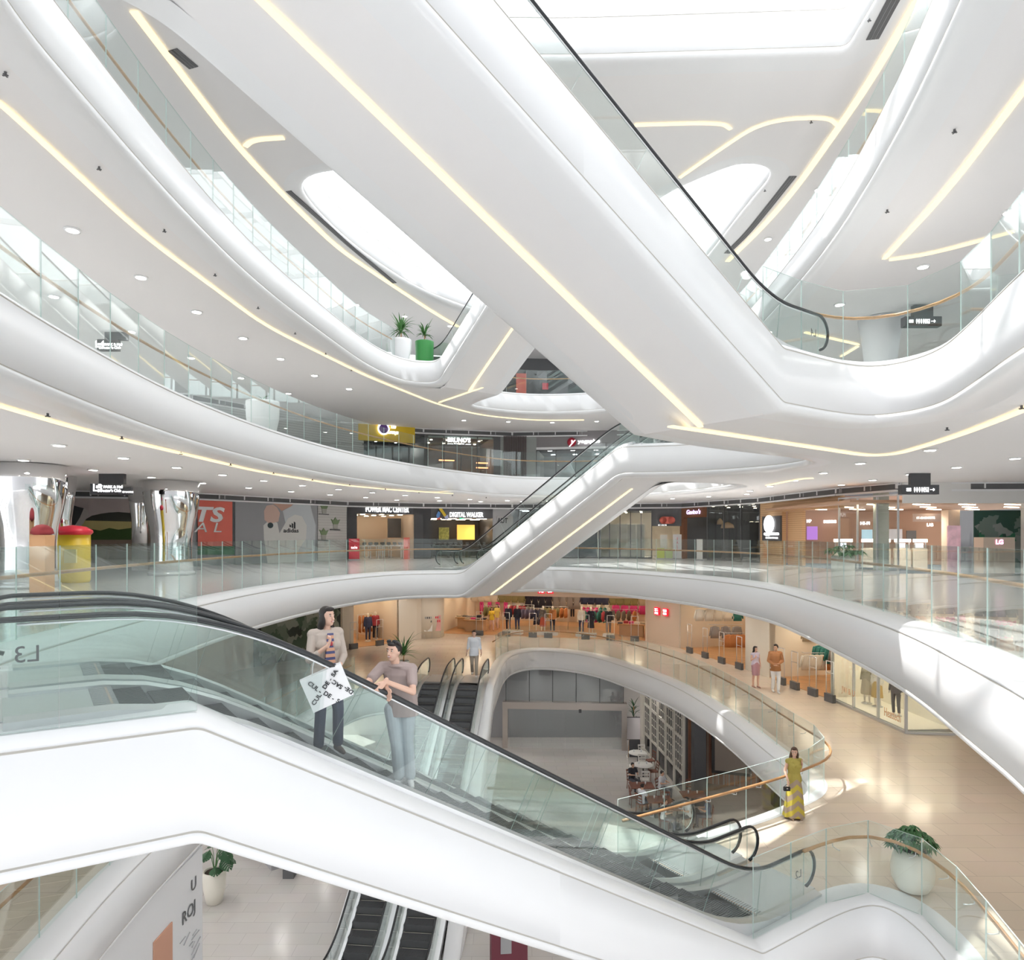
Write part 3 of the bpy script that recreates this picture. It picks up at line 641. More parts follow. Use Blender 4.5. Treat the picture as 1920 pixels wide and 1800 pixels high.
def hand(mb, w, d, side, curl=.5, palm=None, s=1.0):
    """w wrist, d direction of the hand, side = vector towards the thumb, curl 0..1"""
    w = Vector(w); d = Vector(d).normalized(); th = Vector(side); th = (th-d*th.dot(d)).normalized(); pn = d.cross(th) if palm is None else Vector(palm)
    pn = (pn-d*pn.dot(d)).normalized()
    c = w+d*.05*s; R = Matrix((d, th, pn)).transposed()
    mb.ell(c, (.052*s, .04*s, .016*s), D_, 12, 8, R); cap(mb, w-d*.02, w+d*.02, .026*s, .025*s)
    for i, (o, l) in enumerate(((.029, .072), (.010, .080), (-.010, .074), (-.028, .058))):
        b = w+d*.09*s+th*o*s; a1 = curl*(.55+.08*i); a2 = curl*(1.5+.1*i)
        p1 = b+(d*math.cos(a1)+pn*math.sin(a1))*l*.5*s; p2 = p1+(d*math.cos(a2)+pn*math.sin(a2))*l*.5*s
        cap(mb, b-d*.015, p1, .0095*s, .0088*s, 8); cap(mb, p1, p2, .0088*s, .0075*s, 8)
    b = w+d*.03*s+th*.03*s; p1 = b+(d*.65+th*.7+pn*.25).normalized()*.038*s; p2 = p1+(d*.9+th*.25+pn*.35).normalized()*.03*s
    cap(mb, b, p1, .013*s, .011*s, 8); cap(mb, p1, p2, .011*s, .009*s, 8)
def figure(label, cat, loc, rz, sc, J, skin, hair=None, hairlen=0, top=None, bottom=None, shoes=None, fem=False, vox=.0085, smile=True, mann=False, group=None, hairvol=1, sleeve='short', skirt=None, openj=None, name='person', standm=None):
    """J: joints of a 1.75 m figure facing -y; x to the viewer's right. One continuous body, clothes and hair as parts."""
    t = thing(name, label, cat, loc, rz, group); t.scale = (sc, sc, sc)
    j = dict(pelvis=(0, 0, .95), chest=(0, .01, 1.27), neck=(0, .015, 1.47), head=(0, -.01, 1.615), sl=(.175, .01, 1.425), sr=(-.175, .01, 1.425), el=(.22, .03, 1.14), er=(-.22, .03, 1.14),
             wl=(.22, -.05, .90), wr=(-.22, -.05, .90), hl=(.092, 0, .92), hr=(-.092, 0, .92), kl=(.10, -.02, .50), kr=(-.10, -.02, .50), al=(.10, .02, .09), ar=(-.10, .02, .09),
             tl=(.02, -1, 0), tr=(-.02, -1, 0), dl=(0, -.1, -1), dr=(0, -.1, -1), yaw=0, hyaw=0, hpitch=0, cyaw=0, curl=.5, thl=(-.3, -1, 0), thr=(.3, -1, 0))
    if fem: j.update(sl=(.155, .01, 1.41), sr=(-.155, .01, 1.41))
    j.update(J); V = {k: Vector(v) for k, v in j.items() if isinstance(v, tuple)}
    f = .88 if fem else 1.0; sw = V['sl'].x-V['sr'].x
    def torso(mb, g, z0=0):
        pe, ch, ne = V['pelvis'], V['chest'], V['neck']; wa = pe.lerp(ch, .5); y = j['cyaw']; hw = .165 if fem else .155
        loft(mb, [(pe+Vector((0, 0, -.10)), .10+g, .085+g, 0), (pe+Vector((0, 0, -.03)), hw+g, .105+g, 0), (pe+Vector((0, 0, .05)), hw*.96+g, .10+g, 0), (wa, (.12 if fem else .14)+g, .088+g, y/2), (ch+Vector((0, 0, -.04)), .15*f+g, .105+g, y),
              (ch+Vector((0, 0, .06)), .165*f+g, .11+g, y), (ch+Vector((0, 0, .14)), .15*f+g, .09+g, y), (ne+Vector((0, 0, -.025)), .085*f+g, .065+g, y), (ne+Vector((0, 0, .0)), .06+g*.5, .055+g*.5, y)])
        if fem: [mb.ell(ch+Vector((s*.07*math.cos(y), s*.07*math.sin(y)-.085, .02)), (.06+g, .05+g, .055+g), D_, 10, 7) for s in (-1, 1)]
        for k in ('sl', 'sr'): cap(mb, ne.lerp(V[k], .3)+Vector((0, 0, -.03)), V[k]+Vector((0, 0, -.012)), .052*f+g, .054*f+g)
    # body
    mb = MB(); torso(mb, 0)
    for s in 'lr':
        cap(mb, V['s'+s], V['e'+s], .050*f, .039*f); cap(mb, V['e'+s], V['w'+s], .038*f, .025*f)
        hand(mb, V['w'+s], V['d'+s], V['th'+s], j['curl'], s=.95*f if fem else 1)
        cap(mb, V['h'+s]+Vector((0, 0, -.02)), V['k'+s], .085, .052); cap(mb, V['k'+s], V['k'+s].lerp(V['a'+s], .35)+Vector((0, .012, 0)), .052, .05); cap(mb, V['k'+s].lerp(V['a'+s], .35)+Vector((0, .012, 0)), V['a'+s], .05, .034)
        d = V['t'+s].normalized(); cap(mb, V['a'+s]+Vector((0, 0, -.05))-d*.03, V['a'+s]+d*.09+Vector((0, 0, -.065)), .036, .026); cap(mb, V['a'+s]+d*.09+Vector((0, 0, -.065)), V['a'+s]+d*.16+Vector((0, 0, -.07)), .028, .02)
    hd = V['head']; HR = Matrix.Rotation(j['hyaw'], 3, 'Z') @ Matrix.Rotation(j['hpitch'], 3, 'X')
    def hp(x, y, z): return hd+HR @ Vector((x, y, z))
    cap(mb, V['neck']+Vector((0, 0, -.03)), hp(0, .02, -.06), .053*f, .05*f)
    mb.ell(hp(0, .012, .02), (.074, .092, .095), D_, 16, 12, HR); mb.ell(hp(0, -.018, -.045), (.055, .062, .062), D_, 14, 10, HR); mb.ell(hp(0, -.045, -.085), (.03, .028, .02), D_, 10, 7, HR)
    if not mann or True:
        mb.ell(hp(0, -.088, -.012), (.011, .016, .026), D_, 8, 7, HR); mb.ell(hp(0, -.099, -.026), (.015, .013, .011), D_, 8, 6, HR)
        for s in (-1, 1): mb.ell(hp(s*.074, .012, -.005), (.009, .018, .03), D_, 8, 7, HR)
    ex = MB()
    if not mann:
        for s in (-1, 1):
            ex.ell(hp(s*.029, -.073, .012), (.0125, .008, .0055), cm((.85, .85, .85), .3), 10, 7, HR); ex.ell(hp(s*.029, -.0815, .012), (.0065, .004, .007), cm((.06, .035, .02), .3), 8, 6, HR)
            ex.ell(hp(s*.031, -.078, .033), (.019, .006, .0042), hair or cm((.05, .03, .02)), 8, 5, HR)
        ex.ell(hp(0, -.079, -.054), (.026, .010, .009), cm((.62, .22, .20), .5), 12, 7, HR)
        if smile: ex.ell(hp(0, -.0865, -.0535), (.019, .006, .0045), cm((.93, .92, .9), .3), 10, 6, HR)
    remesh(mb, 'body', vox, skin, t, ex)
    # clothes
    if bottom:
        mb = MB(); g = .016; pe = V['pelvis']; loft(mb, [(pe+Vector((0, 0, -.11)), .115+g, .095+g, 0), (pe+Vector((0, 0, -.02)), (.168 if fem else .158)+g, .108+g, 0), (pe+Vector((0, 0, .085)), (.150 if fem else .15)+g, .10+g, 0)])
        fl = bottom[1] if len(bottom) > 1 else .058
        for s in 'lr': cap(mb, V['h'+s]+Vector((0, 0, -.03)), V['k'+s], .098, .066); cap(mb, V['k'+s], V['a'+s]+Vector((0, 0, .02)), .066, fl)
        remesh(mb, 'trousers', vox*1.1, bottom[0], t)
    if skirt:
        mb = MB(); zb, wb = skirt[1], skirt[2]; pe = V['pelvis']; wa = pe.lerp(V['chest'], .42); n = 24; rg = []
        steps = 10; kl = (V['kl']+V['kr'])/2; al = (V['al']+V['ar'])/2
        for i in range(steps+1):
            q = i/steps; z = wa.z+(zb-wa.z)*q; r = .13+(.185-.13)*min(1, q*3.5) if q < .3 else .185+(wb-.185)*(q-.3)/.7
            if z > .5: c = wa.lerp(kl, min(1, (wa.z-z)/(wa.z-.5)))
            else: c = kl.lerp(al, (.5-z)/.41)
            rg.append((Vector((c.x, c.y, z)), r, r*.8, 0))
        vs = []; fs = []
        for i, (c, rx, ry, _y) in enumerate(rg):
            for k in range(48):
                a = 2*math.pi*k/48; w = 1+.06*(i/steps)*math.sin(a*9+i*.2); vs.append((c.x+rx*w*math.cos(a), c.y+ry*w*math.sin(a), c.z))
        for i in range(steps):
            for k in range(48): fs.append((i*48+k, i*48+(k+1) % 48, (i+1)*48+(k+1) % 48, (i+1)*48+k))
        mb.add(vs, fs, skirt[0], True); mb.build('skirt', t)
    if top:
        mb = MB(); g = .019; pe = V['pelvis']
        torso(mb, g)
        if sleeve != 'none':
            for s in 'lr':
                e = V['e'+s]; sh = V['s'+s]; cap(mb, sh, sh.lerp(e, .62 if sleeve == 'short' else 1), .063*f, .062*f if sleeve == 'short' else .056*f)
                if sleeve in ('long', 'three'): cap(mb, e, e.lerp(V['w'+s], .9 if sleeve == 'long' else .45), .056*f, .042*f)
        if len(top) > 1 and top[1]: loft(mb, [(pe+Vector((0, 0, -top[1])), .172+g, .118+g, 0), (pe+Vector((0, 0, .1)), .15+g, .1+g, 0)])
        remesh(mb, 'shirt', vox, top[0], t)
        if openj:
            mb = MB(); y = j['cyaw']; ch = V['chest']
            mb.hexa([ch+Vector((-.035, -.128, .16)), ch+Vector((.035, -.128, .16)), ch+Vector((.075, -.10, -.36)), ch+Vector((-.075, -.10, -.36))],
                    [ch+Vector((-.035, -.14, .16)), ch+Vector((.035, -.14, .16)), ch+Vector((.075, -.139, -.36)), ch+Vector((-.075, -.139, -.36))], openj); mb.build('blouse_front', t)
    if shoes:
        for s in 'lr':
            mb = MB(); d = V['t'+s].normalized(); a = V['a'+s]
            cap(mb, a+Vector((0, 0, -.048))-d*.035, a+d*.09+Vector((0, 0, -.06)), .042, .034); cap(mb, a+d*.09+Vector((0, 0, -.06)), a+d*.17+Vector((0, 0, -.066)), .036, .026); remesh(mb, 'shoe', .01, shoes, t)
    if hair and not mann:
        mb = MB(); mb.ell(hp(0, .028, .04), (.083, .088, .088), D_, 16, 12, HR); mb.ell(hp(0, -.035, .088), (.058, .05, .03), D_, 12, 8, HR)
        if hairlen:
            for s in (-1, 1):
                mb.ell(hp(s*.068, .02, -.04), (.026, .05, .09), D_, 10, 8, HR)
                top_ = hp(s*.062, .035, -.05); cap(mb, top_, hd+Vector((s*.085, .055, -.12-hairlen*.55)), .045*hairvol, .042*hairvol); cap(mb, hd+Vector((s*.085, .055, -.12-hairlen*.5)), hd+Vector((s*.11, .045, -.1-hairlen)), .042*hairvol, .02)
            cap(mb, hp(0, .06, 0), hd+Vector((0, .09, -.1-hairlen*.9)), .07*hairvol, .05*hairvol)
        else:
            for s in (-1, 1): mb.ell(hp(s*.07, .03, .02), (.013, .045, .05), D_, 10, 8, HR)
        remesh(mb, 'hair', .008, hair, t, smooth=1)
    return t, hp, V
SK = {'a': mat('skin_light', (.78, .50, .38), .5), 'b': mat('skin_tan', (.62, .37, .25), .5), 'm': mat('mannequin_white', (.85, .80, .72), .4)}
HA = {'k': mat('black_hair', (.02, .014, .012), .4), 'b': mat('brown_hair', (.09, .045, .025), .45)}
# ---------------------------------------------------------------- plants
def blade(mb, base, az, L, w, droop, mt, n=7, fold=.15, up=1.0):
    d = Vector((math.cos(az), math.sin(az), 0)); s = Vector((-d.y, d.x, 0)); vs = []
    for i in range(n+1):
        q = i/n; p = base+d*L*q*(.35+.65*q*droop)*1.0+Vector((0, 0, L*(up*q-droop*q*q*1.0))); ww = w*math.sin(math.pi*min(1, .12+q*.88))*1.0 if i < n else .001
        vs += [p-s*ww/2+Vector((0, 0, fold*ww)), p, p+s*ww/2+Vector((0, 0, fold*ww))]
    fs = [f for i in range(n) for f in ((3*i, 3*i+1, 3*i+4, 3*i+3), (3*i+1, 3*i+2, 3*i+5, 3*i+4))]
    mb.add(vs, fs, mt, True)
def pot(t, prof, mt, zs):
    mb = MB(); r = prof[-1][0]; mb.lathe(prof+[(r-.03, prof[-1][1]), (r-.04, prof[-1][1]-.06), (.01, prof[-1][1]-.07)], (0, 0, 0), mt, 32); p = mb.build('pot', t)
    mb = MB(); mb.lathe([(.01, 0), (r-.045, 0), (r-.05, .02), (.01, .03)], (0, 0, prof[-1][1]-.065), M['soil'], 20); mb.build('soil', p)
def spiky(label, loc, prof, mt, L, n, w=.05, stem=.2, seed=1, mt2=None, droop=.5):
    R = random.Random(seed); t = thing('potted_plant', label, 'plant', loc); pot(t, prof, mt, 1); H = prof[-1][1]-.05
    mb = MB(); mb.tube([(0, 0, H), (.01, 0, H+stem)], .03, M['wood'], 8); mb.build('trunk', t)
    mb = MB()
    for i in range(n): blade(mb, Vector((0, 0, H+stem*(.6+.4*R.random()))), R.random()*6.3, L*(.7+.5*R.random()), w, droop*(.35+R.random()), mt2 or M['leaf'], up=.95*R.random()+.35)
    mb.build('foliage', t); return t
def leafy(label, loc, prof, mt, r, n, leaf=.16, seed=2, lm=None, h=.3):
    R = random.Random(seed); t = thing('potted_plant', label, 'plant', loc); pot(t, prof, mt, 1); H = prof[-1][1]-.05; mb = MB(); st_ = MB()
    for i in range(n):
        az = R.random()*6.3; q = R.random()**.6; p = Vector((math.cos(az)*r*q, math.sin(az)*r*q, H+h*(1.1-q*.8)+R.random()*.12)); st_.tube([(0, 0, H), p*.5+Vector((0, 0, H*.5+.08)), p], .006, M['leaf'], 5)
        for k in range(5): blade(mb, p, az+(k-2)*.9+R.random()*.5, leaf*(.8+.5*R.random()), leaf*.42, .9, lm or M['leaf'], 4, up=.35)
    st_.build('stems', t); mb.build('foliage', t); return t
def split_leaf(mb, base, az, tilt, s, mt):
    """broad leaf with deep cuts"""
    d = Vector((math.cos(az)*math.cos(tilt), math.sin(az)*math.cos(tilt), math.sin(tilt))); x = Vector((-math.sin(az), math.cos(az), 0)); nn = 7
    mb.tube([base, base+d*s], .006, mt, 4)
    for k in range(nn):
        q0 = k/nn; q1 = (k+.72)/nn; w0 = s*.55*math.sin(math.pi*(.12+q0*.85)); w1 = s*.5*math.sin(math.pi*(.12+q1*.85))
        for sg in (-1, 1):
            a = base+d*s*q0; b = base+d*s*q1; up = Vector((0, 0, -.15*s)); mb.add([a, b, b+x*sg*w1+d*s*.13+up, a+x*sg*w0+d*s*.10+up], [(0, 1, 2, 3)], mt)
def monstera(label, loc, prof, mt, n, s, seed=3, hh=.5):
    R = random.Random(seed); t = thing('potted_plant', label, 'plant', loc); pot(t, prof, mt, 1); H = prof[-1][1]-.05; mb = MB(); st_ = MB()
    for i in range(n):
        az = i*2.4+R.random(); q = .15+.3*R.random(); p = Vector((math.cos(az)*q, math.sin(az)*q, H+hh*(.4+.8*R.random()))); st_.tube([(0, 0, H), (p.x*.4, p.y*.4, H*.3+p.z*.7), p], .009, M['leaf'], 5)
        split_leaf(mb, p, az, -.3-.5*R.random(), s*(.8+.4*R.random()), M['leafd'])
    st_.build('stems', t); mb.build('foliage', t); return t
TALL = [(.16, 0), (.20, .02), (.26, .35), (.27, .60), (.265, .66)]
ROUND = [(.20, 0), (.33, .06), (.44, .28), (.46, .5), (.41, .78), (.34, .95)]
# right planter near the curved balustrade on the wooden looking floor
leafy('big cream round planter with glossy green leaves inside the curved balustrade, lower right', P(1711, 1670, L2), [(r*.80, z*.82) for r, z in ROUND], M['cream'], .40, 60, .15, 5, cm((.05, .15, .05), .4), .38)
spiky('small palm in pale pot on the floor behind the two escalator riders', P(757, 1265, L2), TALL, M['cream'], 1.25, 46, .06, .35, 8)
spiky('spiky green plant in white tapered pot, left of the green pot', P(766, 668, L5)+Vector((-.5, .9, 0)), [(r*1.9, z*1.55) for r, z in TALL], M['white'], 1.0, 44, .09, .5, 9)
spiky('smaller spiky plant in green cylinder pot by the upper far escalator', P(805, 680, L5)+Vector((-.3, 0.5, 0)), [(.42, 0), (.44, .03), (.46, 1.1), (.46, 1.15)], M['green'], .8, 36, .08, .4, 10)
spiky('bare looking wide white pot on the left upper walkway', P(500, 800, L4)+Vector((-1.0, 2.4, 0)), [(r*2.1, z*1.9) for r, z in TALL], M['white'], .35, 8, .05, .1, 11)
monstera('dark split leaf plant in tall cream pot at lower left', (-10.2, 23.4, L1), [(.19, 0), (.26, .02), (.36, .5), (.38, .95), (.36, 1.1)], M['cream'], 13, .42, 3, .8)
leafy('low red flowering plant in pale box behind the right balustrade glass', P(1560, 1110, L3)+Vector((.6, .6, 0)), [(.25, 0), (.3, .05), (.32, .9), (.31, 1.0)], M['cream'], .5, 26, .2, 6)
# ---------------------------------------------------------------- people
def flr(A, u, n, c, x, R, H):
    """point on the moving steps"""
    z = 0 if x < 0 else (H if x > R else H*x/R); return on_flight(A, u, n, c, x, z)
def runx(px, A, u, n, c):
    """distance along a flight where the photo column px crosses its centre line"""
    k = (px-960)/FPX; bx = A[0]+n.x*c; by = A[1]+n.y*c; return (k*by-bx)/(u.x-k*u.y)
def hr_at(px, c):
    """world point on the top of the near handrail in photo column px"""
    x = runx(px, lA, lu, ln, c); z = 0 if x < 0 else min(lH, lH*x/lR); p = on_flight(lA, lu, ln, c, x, z); p.z += .885/math.cos(math.atan(lH/lR))+.03; return p
def seat_at(px, dc): x = runx(px, lA, lu, ln, dc); return flr(lA, lu, ln, dc, x, lR, lH)
# man in the mauve T-shirt leaning on the handrail
pm = seat_at(750, .88); sc = 1.03
def lm_(w): return tuple((Vector(w)-pm)/sc)
w1 = Vector(lm_(hr_at(728, .42))); w2 = Vector(lm_(hr_at(716, .42)))
jean = mat('pale_denim', (.52, .58, .62), .8, noise=.18, nscale=7)
tm, hpm, Vm = figure('man in mauve T-shirt and pale jeans leaning with crossed forearms on the black handrail', 'person', pm, 0, sc,
 dict(pelvis=(.03, .02, .96), chest=(.0, -.08, 1.27), neck=(-.02, -.13, 1.46), head=(-.05, -.17, 1.60), hyaw=-.42, hpitch=-.10, cyaw=-.2,
      sl=(.155, -.13, 1.40), sr=(-.195, -.075, 1.41), er=(-.335, -.34, 1.25), wr=tuple(w1+Vector((-.02, .0, .035))), el=(.20, -.33, 1.17), wl=tuple(w2+Vector((.04, -.01, .07))),
      dr=(.45, -.35, -1), dl=(-.6, -.35, -.8), thr=(.6, -.4, .4), thl=(-.5, -.6, .4), kl=(.10, -.04, .52), kr=(-.03, -.10, .52), al=(.12, .0, .10), ar=(-.01, -.02, .10), tl=(.3, -1, 0), tr=(-.5, -1, 0)),
 SK['a'], HA['k'], top=(cm((.44, .35, .33), .85), .14), bottom=(jean, .066), shoes=cm((.75, .75, .75)), vox=.007)
mb = MB(); HRm = Matrix.Rotation(-.42, 3, 'Z')
for s in (-1, 1): mb.ell(hpm(s*.036, -.045, .118), (.03, .011, .022), M['black'], 12, 7, HRm); mb.tube([hpm(s*.066, -.045, .115), hpm(s*.082, .03, .07)], .004, M['black'], 6)
mb.build('sunglasses', tm)
# woman in the beige blazer
pw = seat_at(611, .98); scw = .98
stripe = stripemat('striped_blouse', (.75, .42, .28), (.10, .11, .25), 2, 14, .55, .8)
tw, hpw, Vw = figure('dark haired woman in beige blazer on the escalator, holding a large white bag', 'person', pw, .62, scw,
 dict(pelvis=(0, 0, .95), chest=(0, -.01, 1.26), neck=(0, -.01, 1.45), head=(.01, -.035, 1.60), hyaw=.38, hpitch=-.05, er=(-.23, -.10, 1.13), wr=(-.07, -.26, 1.30), dr=(.45, -.1, 1), thr=(.4, 1, .1),
      el=(.20, -.04, 1.13), wl=(.04, -.27, .99), dl=(-.3, -.5, -.8), curl=1.0, kl=(.12, -.08, .52), al=(.14, -.02, .09), kr=(-.07, -.02, .5), ar=(-.08, .02, .09)),
 SK['a'], HA['k'], .23, top=(mat('beige_linen', (.56, .48, .42), .85), .22), bottom=(cm((.035, .045, .085)), .062), shoes=cm((.08, .06, .05)), fem=True, sleeve='three', openj=stripe, vox=.007, hairvol=.9)
mb = MB(); mb.tube([Vw['neck']+Vector((math.sin(a)*.075, -math.cos(a)*.075-.0, -.03-.02*math.cos(a))) for a in [math.pi*2*k/14 for k in range(15)]], .022, cm((.55, .08, .10)), 8); cap(mb, Vw['neck']+Vector((.0, -.08, -.06)), Vw['neck']+Vector((.01, -.135, -.16)), .028, .02); mb.mats = [cm((.55, .08, .10))]*len(mb.mats); mb.build('scarf', tw)
mb = MB(); wv = Vw['wl']; mb.ell(wv, (.036, .02, .036), M['black'], 12, 6); mb.build('wristwatch', tw)
mb = MB(); cap(mb, Vw['wl']+Vector((0, 0, 0)), Vw['wl']+Vector((-.005, -.01, -.02)), .03, .03); 
# large white paper bag hanging in front of her
bc = PD(613, 1288, 7.35); bag = thing('shopping_bag', 'large white paper bag with black lettering carried by the woman in the blazer', 'bag', bc)
ang = math.radians(22); Rb = Matrix.Rotation(.30, 3, 'Z') @ Matrix.Rotation(-ang, 3, 'Y')
def bp(x, y, z): return Rb @ Vector((x, y, z))
mb = MB(); bw, bh, bd = .225, .185, .06
mb.hexa([bp(-bw, -bd, -bh), bp(bw, -bd, -bh), bp(bw, bd, -bh), bp(-bw, bd, -bh)], [bp(-bw*1.01, -bd*.8, bh), bp(bw*1.01, -bd*.8, bh), bp(bw*1.01, bd*.8, bh), bp(-bw*1.01, bd*.8, bh)], mat('white_card', (.88, .88, .89), .5)); mb.build('body', bag)
mb = MB()
for s in (-1, 1): mb.tube([bp(-.09, s*.045, bh)]+[bp(-.09+.18*k/8, s*.03, bh+.13*math.sin(math.pi*k/8)) for k in range(1, 8)]+[bp(.09, s*.045, bh)], .005, M['white'], 6)
mb.build('handle', bag)
fr_ = -bd-.003
def btext(s, X, Y, deg, size=.062):
    """X, Y: place on the bag face read off the photo; deg: reading direction"""
    ox, oz = (X-630)/4.74/174, -(Y-965)/4.74/174; x = ox*math.cos(ang)+oz*math.sin(ang); z = -ox*math.sin(ang)+oz*math.cos(ang); a = math.radians(deg)-ang
    text(s, size, M['black'], bp(x, fr_+.004, z), Rb @ Vector((math.cos(a), 0, math.sin(a))), Rb @ Vector((-math.sin(a), 0, math.cos(a))), ext=.003, parent=bag, bold=.0012, sx=1.12)
for q in (('CUL', 513, 942, -40), ('-', 572, 992, -40), ('DE', 622, 940, 55), ('-', 657, 890, 55), ('SA', 694, 838, 55), ('CUL', 541, 1060, 55), ('DE', 632, 1024, -35), ('-', 682, 1060, -35), ('S', 722, 1086, -35), ('SAC', 718, 938, 142), ('-', 785, 975, 142), ('DE', 824, 1000, 142)): btext(*q)
# passers-by on the floor below
FL = dict(kl=(.09, -.12, .50), al=(.09, -.10, .10), kr=(-.08, .0, .50), ar=(-.08, .20, .16), wl=(.27, -.10, .92), wr=(-.27, .02, .92))
def at_floor(px, py, top): p = P(px, py, L2); return p, (py-top)/FPX*p.y/1.75
p, s = at_floor(889, 1269, 1181)
figure('man in white shirt with rolled sleeves and khaki trousers standing by the escalator tops', 'person', p, 0, s, dict(hyaw=.1, **FL), SK['a'], HA['k'], top=(cm((.80, .83, .88)), .16), bottom=(cm((.50, .42, .34)), .06), shoes=cm((.85, .85, .85)), sleeve='three', vox=.012)
p, s = at_floor(1421, 1291, 1213)
figure('laughing woman in lilac top and dusty pink skirt beside the man in brown shirt', 'person', p+Vector((0, .3, 0)), .25, s, dict(hyaw=.3, er=(-.24, -.05, 1.15), wr=(-.15, -.24, 1.30), dr=(-.1, -.2, 1), kl=(.07, -.1, .5), al=(.06, -.1, .09)), SK['a'], HA['k'], .12, top=(cm((.70, .64, .78)), 0), skirt=(cm((.52, .30, .34)), .52, .155), shoes=cm((.5, .3, .25)), fem=True, sleeve='none', vox=.012)
p, s = at_floor(1454, 1299, 1207)
figure('man in rust brown shirt and white trousers walking with hands joined', 'person', p, -.15, s, dict(hyaw=-.7, el=(.24, .0, 1.14), wl=(.06, -.24, 1.08), dl=(-1, -.1, -.1), er=(-.24, .0, 1.14), wr=(-.08, -.24, 1.02), dr=(1, -.1, .0), kl=(.09, -.1, .5), al=(.08, -.08, .1), kr=(-.07, 0, .5), ar=(-.07, .12, .12)), SK['b'], HA['k'], top=(cm((.46, .21, .09)), .16), bottom=(cm((.84, .85, .88)), .055), shoes=cm((.85, .85, .85)), sleeve='long', vox=.012)
p, s = at_floor(1489, 1534, 1400)
dress = stripemat('zigzag_dress', (.64, .53, .08), (.45, .35, .26), 2, 4.0, .5, .8)
nt_ = dress.node_tree; _tc = [n for n in nt_.nodes if n.type == 'TEX_COORD'][0]; _sp2 = [n for n in nt_.nodes if n.type == 'SEPXYZ'][0]; _mu = [n for n in nt_.nodes if n.type == 'MATH' and n.operation == 'MULTIPLY'][0]
_ab = nt_.nodes.new('ShaderNodeMath'); _ab.operation = 'ABSOLUTE'; _ad = nt_.nodes.new('ShaderNodeMath'); _ad.operation = 'MULTIPLY_ADD'; _ad.inputs[1].default_value = .9
nt_.links.new(_sp2.outputs[0], _ab.inputs[0]); nt_.links.new(_ab.outputs[0], _ad.inputs[0]); nt_.links.new(_sp2.outputs[2], _ad.inputs[2]); nt_.links.new(_ad.outputs[0], _mu.inputs[0])
ty, hpy, Vy = figure('woman in long yellow and tan zigzag dress standing alone in the sun patch', 'person', p, .1, s, dict(hyaw=-.5, cyaw=-.1, el=(.20, .06, 1.16), wl=(.16, -.08, 1.36), dl=(-.2, -.1, 1), thl=(-.6, -.6, 0), er=(-.22, .03, 1.15), wr=(-.24, -.16, .99), dr=(-.1, -.4, -.8)), SK['a'], HA['b'], .22, top=(cm((.50, .42, .10)), 0), skirt=(dress, .06, .26), shoes=cm((.5, .35, .25)), fem=True, sleeve='none', vox=.009)
hb = thing('handbag', 'small black handbag held by the woman in the yellow dress', 'bag', p+Vector((-.27*s, -.22*s, .80*s))); mb = MB(); mb.box((0, 0, 0), (.15*s, .06, .09*s), M['black']); mb.box((0, -.034, .015), (.03, .01, .02), M['steel']); mb.build('body', hb); mb = MB(); mb.tube([(-.05, 0, .05), (-.02, 0, .09), (.03, 0, .09), (.06, 0, .05)], .006, M['black'], 6); mb.build('strap', hb)
for px, top_, py, lab, colr, yw in ((922, 1138, 1183, 'blurred person in yellow top inside the clothing shop entrance', (.75, .52, .05), .3), (932, 1132, 1180, 'second blurred person in yellow behind the first, inside the clothing shop', (.70, .55, .15), -.4)):
    q, s = at_floor(px, py, top_); figure(lab, 'person', q, yw, s, dict(FL), SK['b'], HA['k'], .1, top=(cm(colr), .15), bottom=(cm((.75, .55, .5)), .06), fem=True, vox=.016)
# ---------------------------------------------------------------- facades
class Face:
    """shop front between plan points A (left) and B (right); d > 0 is behind the front, d < 0 in front of it"""
    def __init__(s, A, B, z0, z1):
        s.A = Vector((A[0], A[1], 0)); s.B = Vector((B[0], B[1], 0)); s.t = (s.B-s.A).normalized(); s.n = Vector((-s.t.y, s.t.x, 0)); s.L = (s.B-s.A).length; s.z0 = z0; s.z1 = z1; s.ang = math.atan2(s.t.y, s.t.x)
    def at(s, u, d=0, z=0): p = s.A+s.t*u+s.n*d; return Vector((p.x, p.y, s.z0+z))
    def px(s, px, d=0):
        A = s.A+s.n*d; B = s.B+s.n*d; k = (px-960)/FPX; return ((k*A.y-A.x)/((B.x-A.x)-k*(B.y-A.y)))*s.L
    def pt(s, px, py, d=0): u = s.px(px, d); p = s.at(u, d); p.z = EYE-(py-HY)*p.y/FPX; return p
    def slab(s, mb, u0, u1, z0, z1, d0, d1, mt):
        q = [s.at(u0, d0), s.at(u1, d0), s.at(u1, d1), s.at(u0, d1)]
        return mb.hexa([(p.x, p.y, s.z0+z0) for p in q], [(p.x, p.y, s.z0+z1) for p in q], mt)
    def pslab(s, mb, x0, x1, y0, y1, d0, d1, mt):
        """slab from photo columns x0..x1 and rows y0 (top)..y1"""
        u0, u1 = s.px(x0, d0), s.px(x1, d0); um = (u0+u1)/2; D = s.at(um, d0).y; z1 = EYE-(y0-HY)*D/FPX-s.z0; z0 = EYE-(y1-HY)*D/FPX-s.z0
        return s.slab(mb, u0, u1, z0, z1, d0, d1, mt)
    def text(s, t, px, py, size, mt, d=-.06, parent=None, **k): return text(t, size, mt, s.pt(px, py, d), s.t, parent=parent, **k)
_wn = [0]
def wname(side): _wn[0] += 1; return 'wall_%s' % side if _wn[0] == 1 else 'wall_%s.%03d' % (side, _wn[0])
def wall(A, B, z0, z1, mt, th=.2, side='back', off=0):
    mb = MB(); mb.wallbox(A, B, z0, z1, th, mt, off); return mb.build(wname(side), kind='structure')
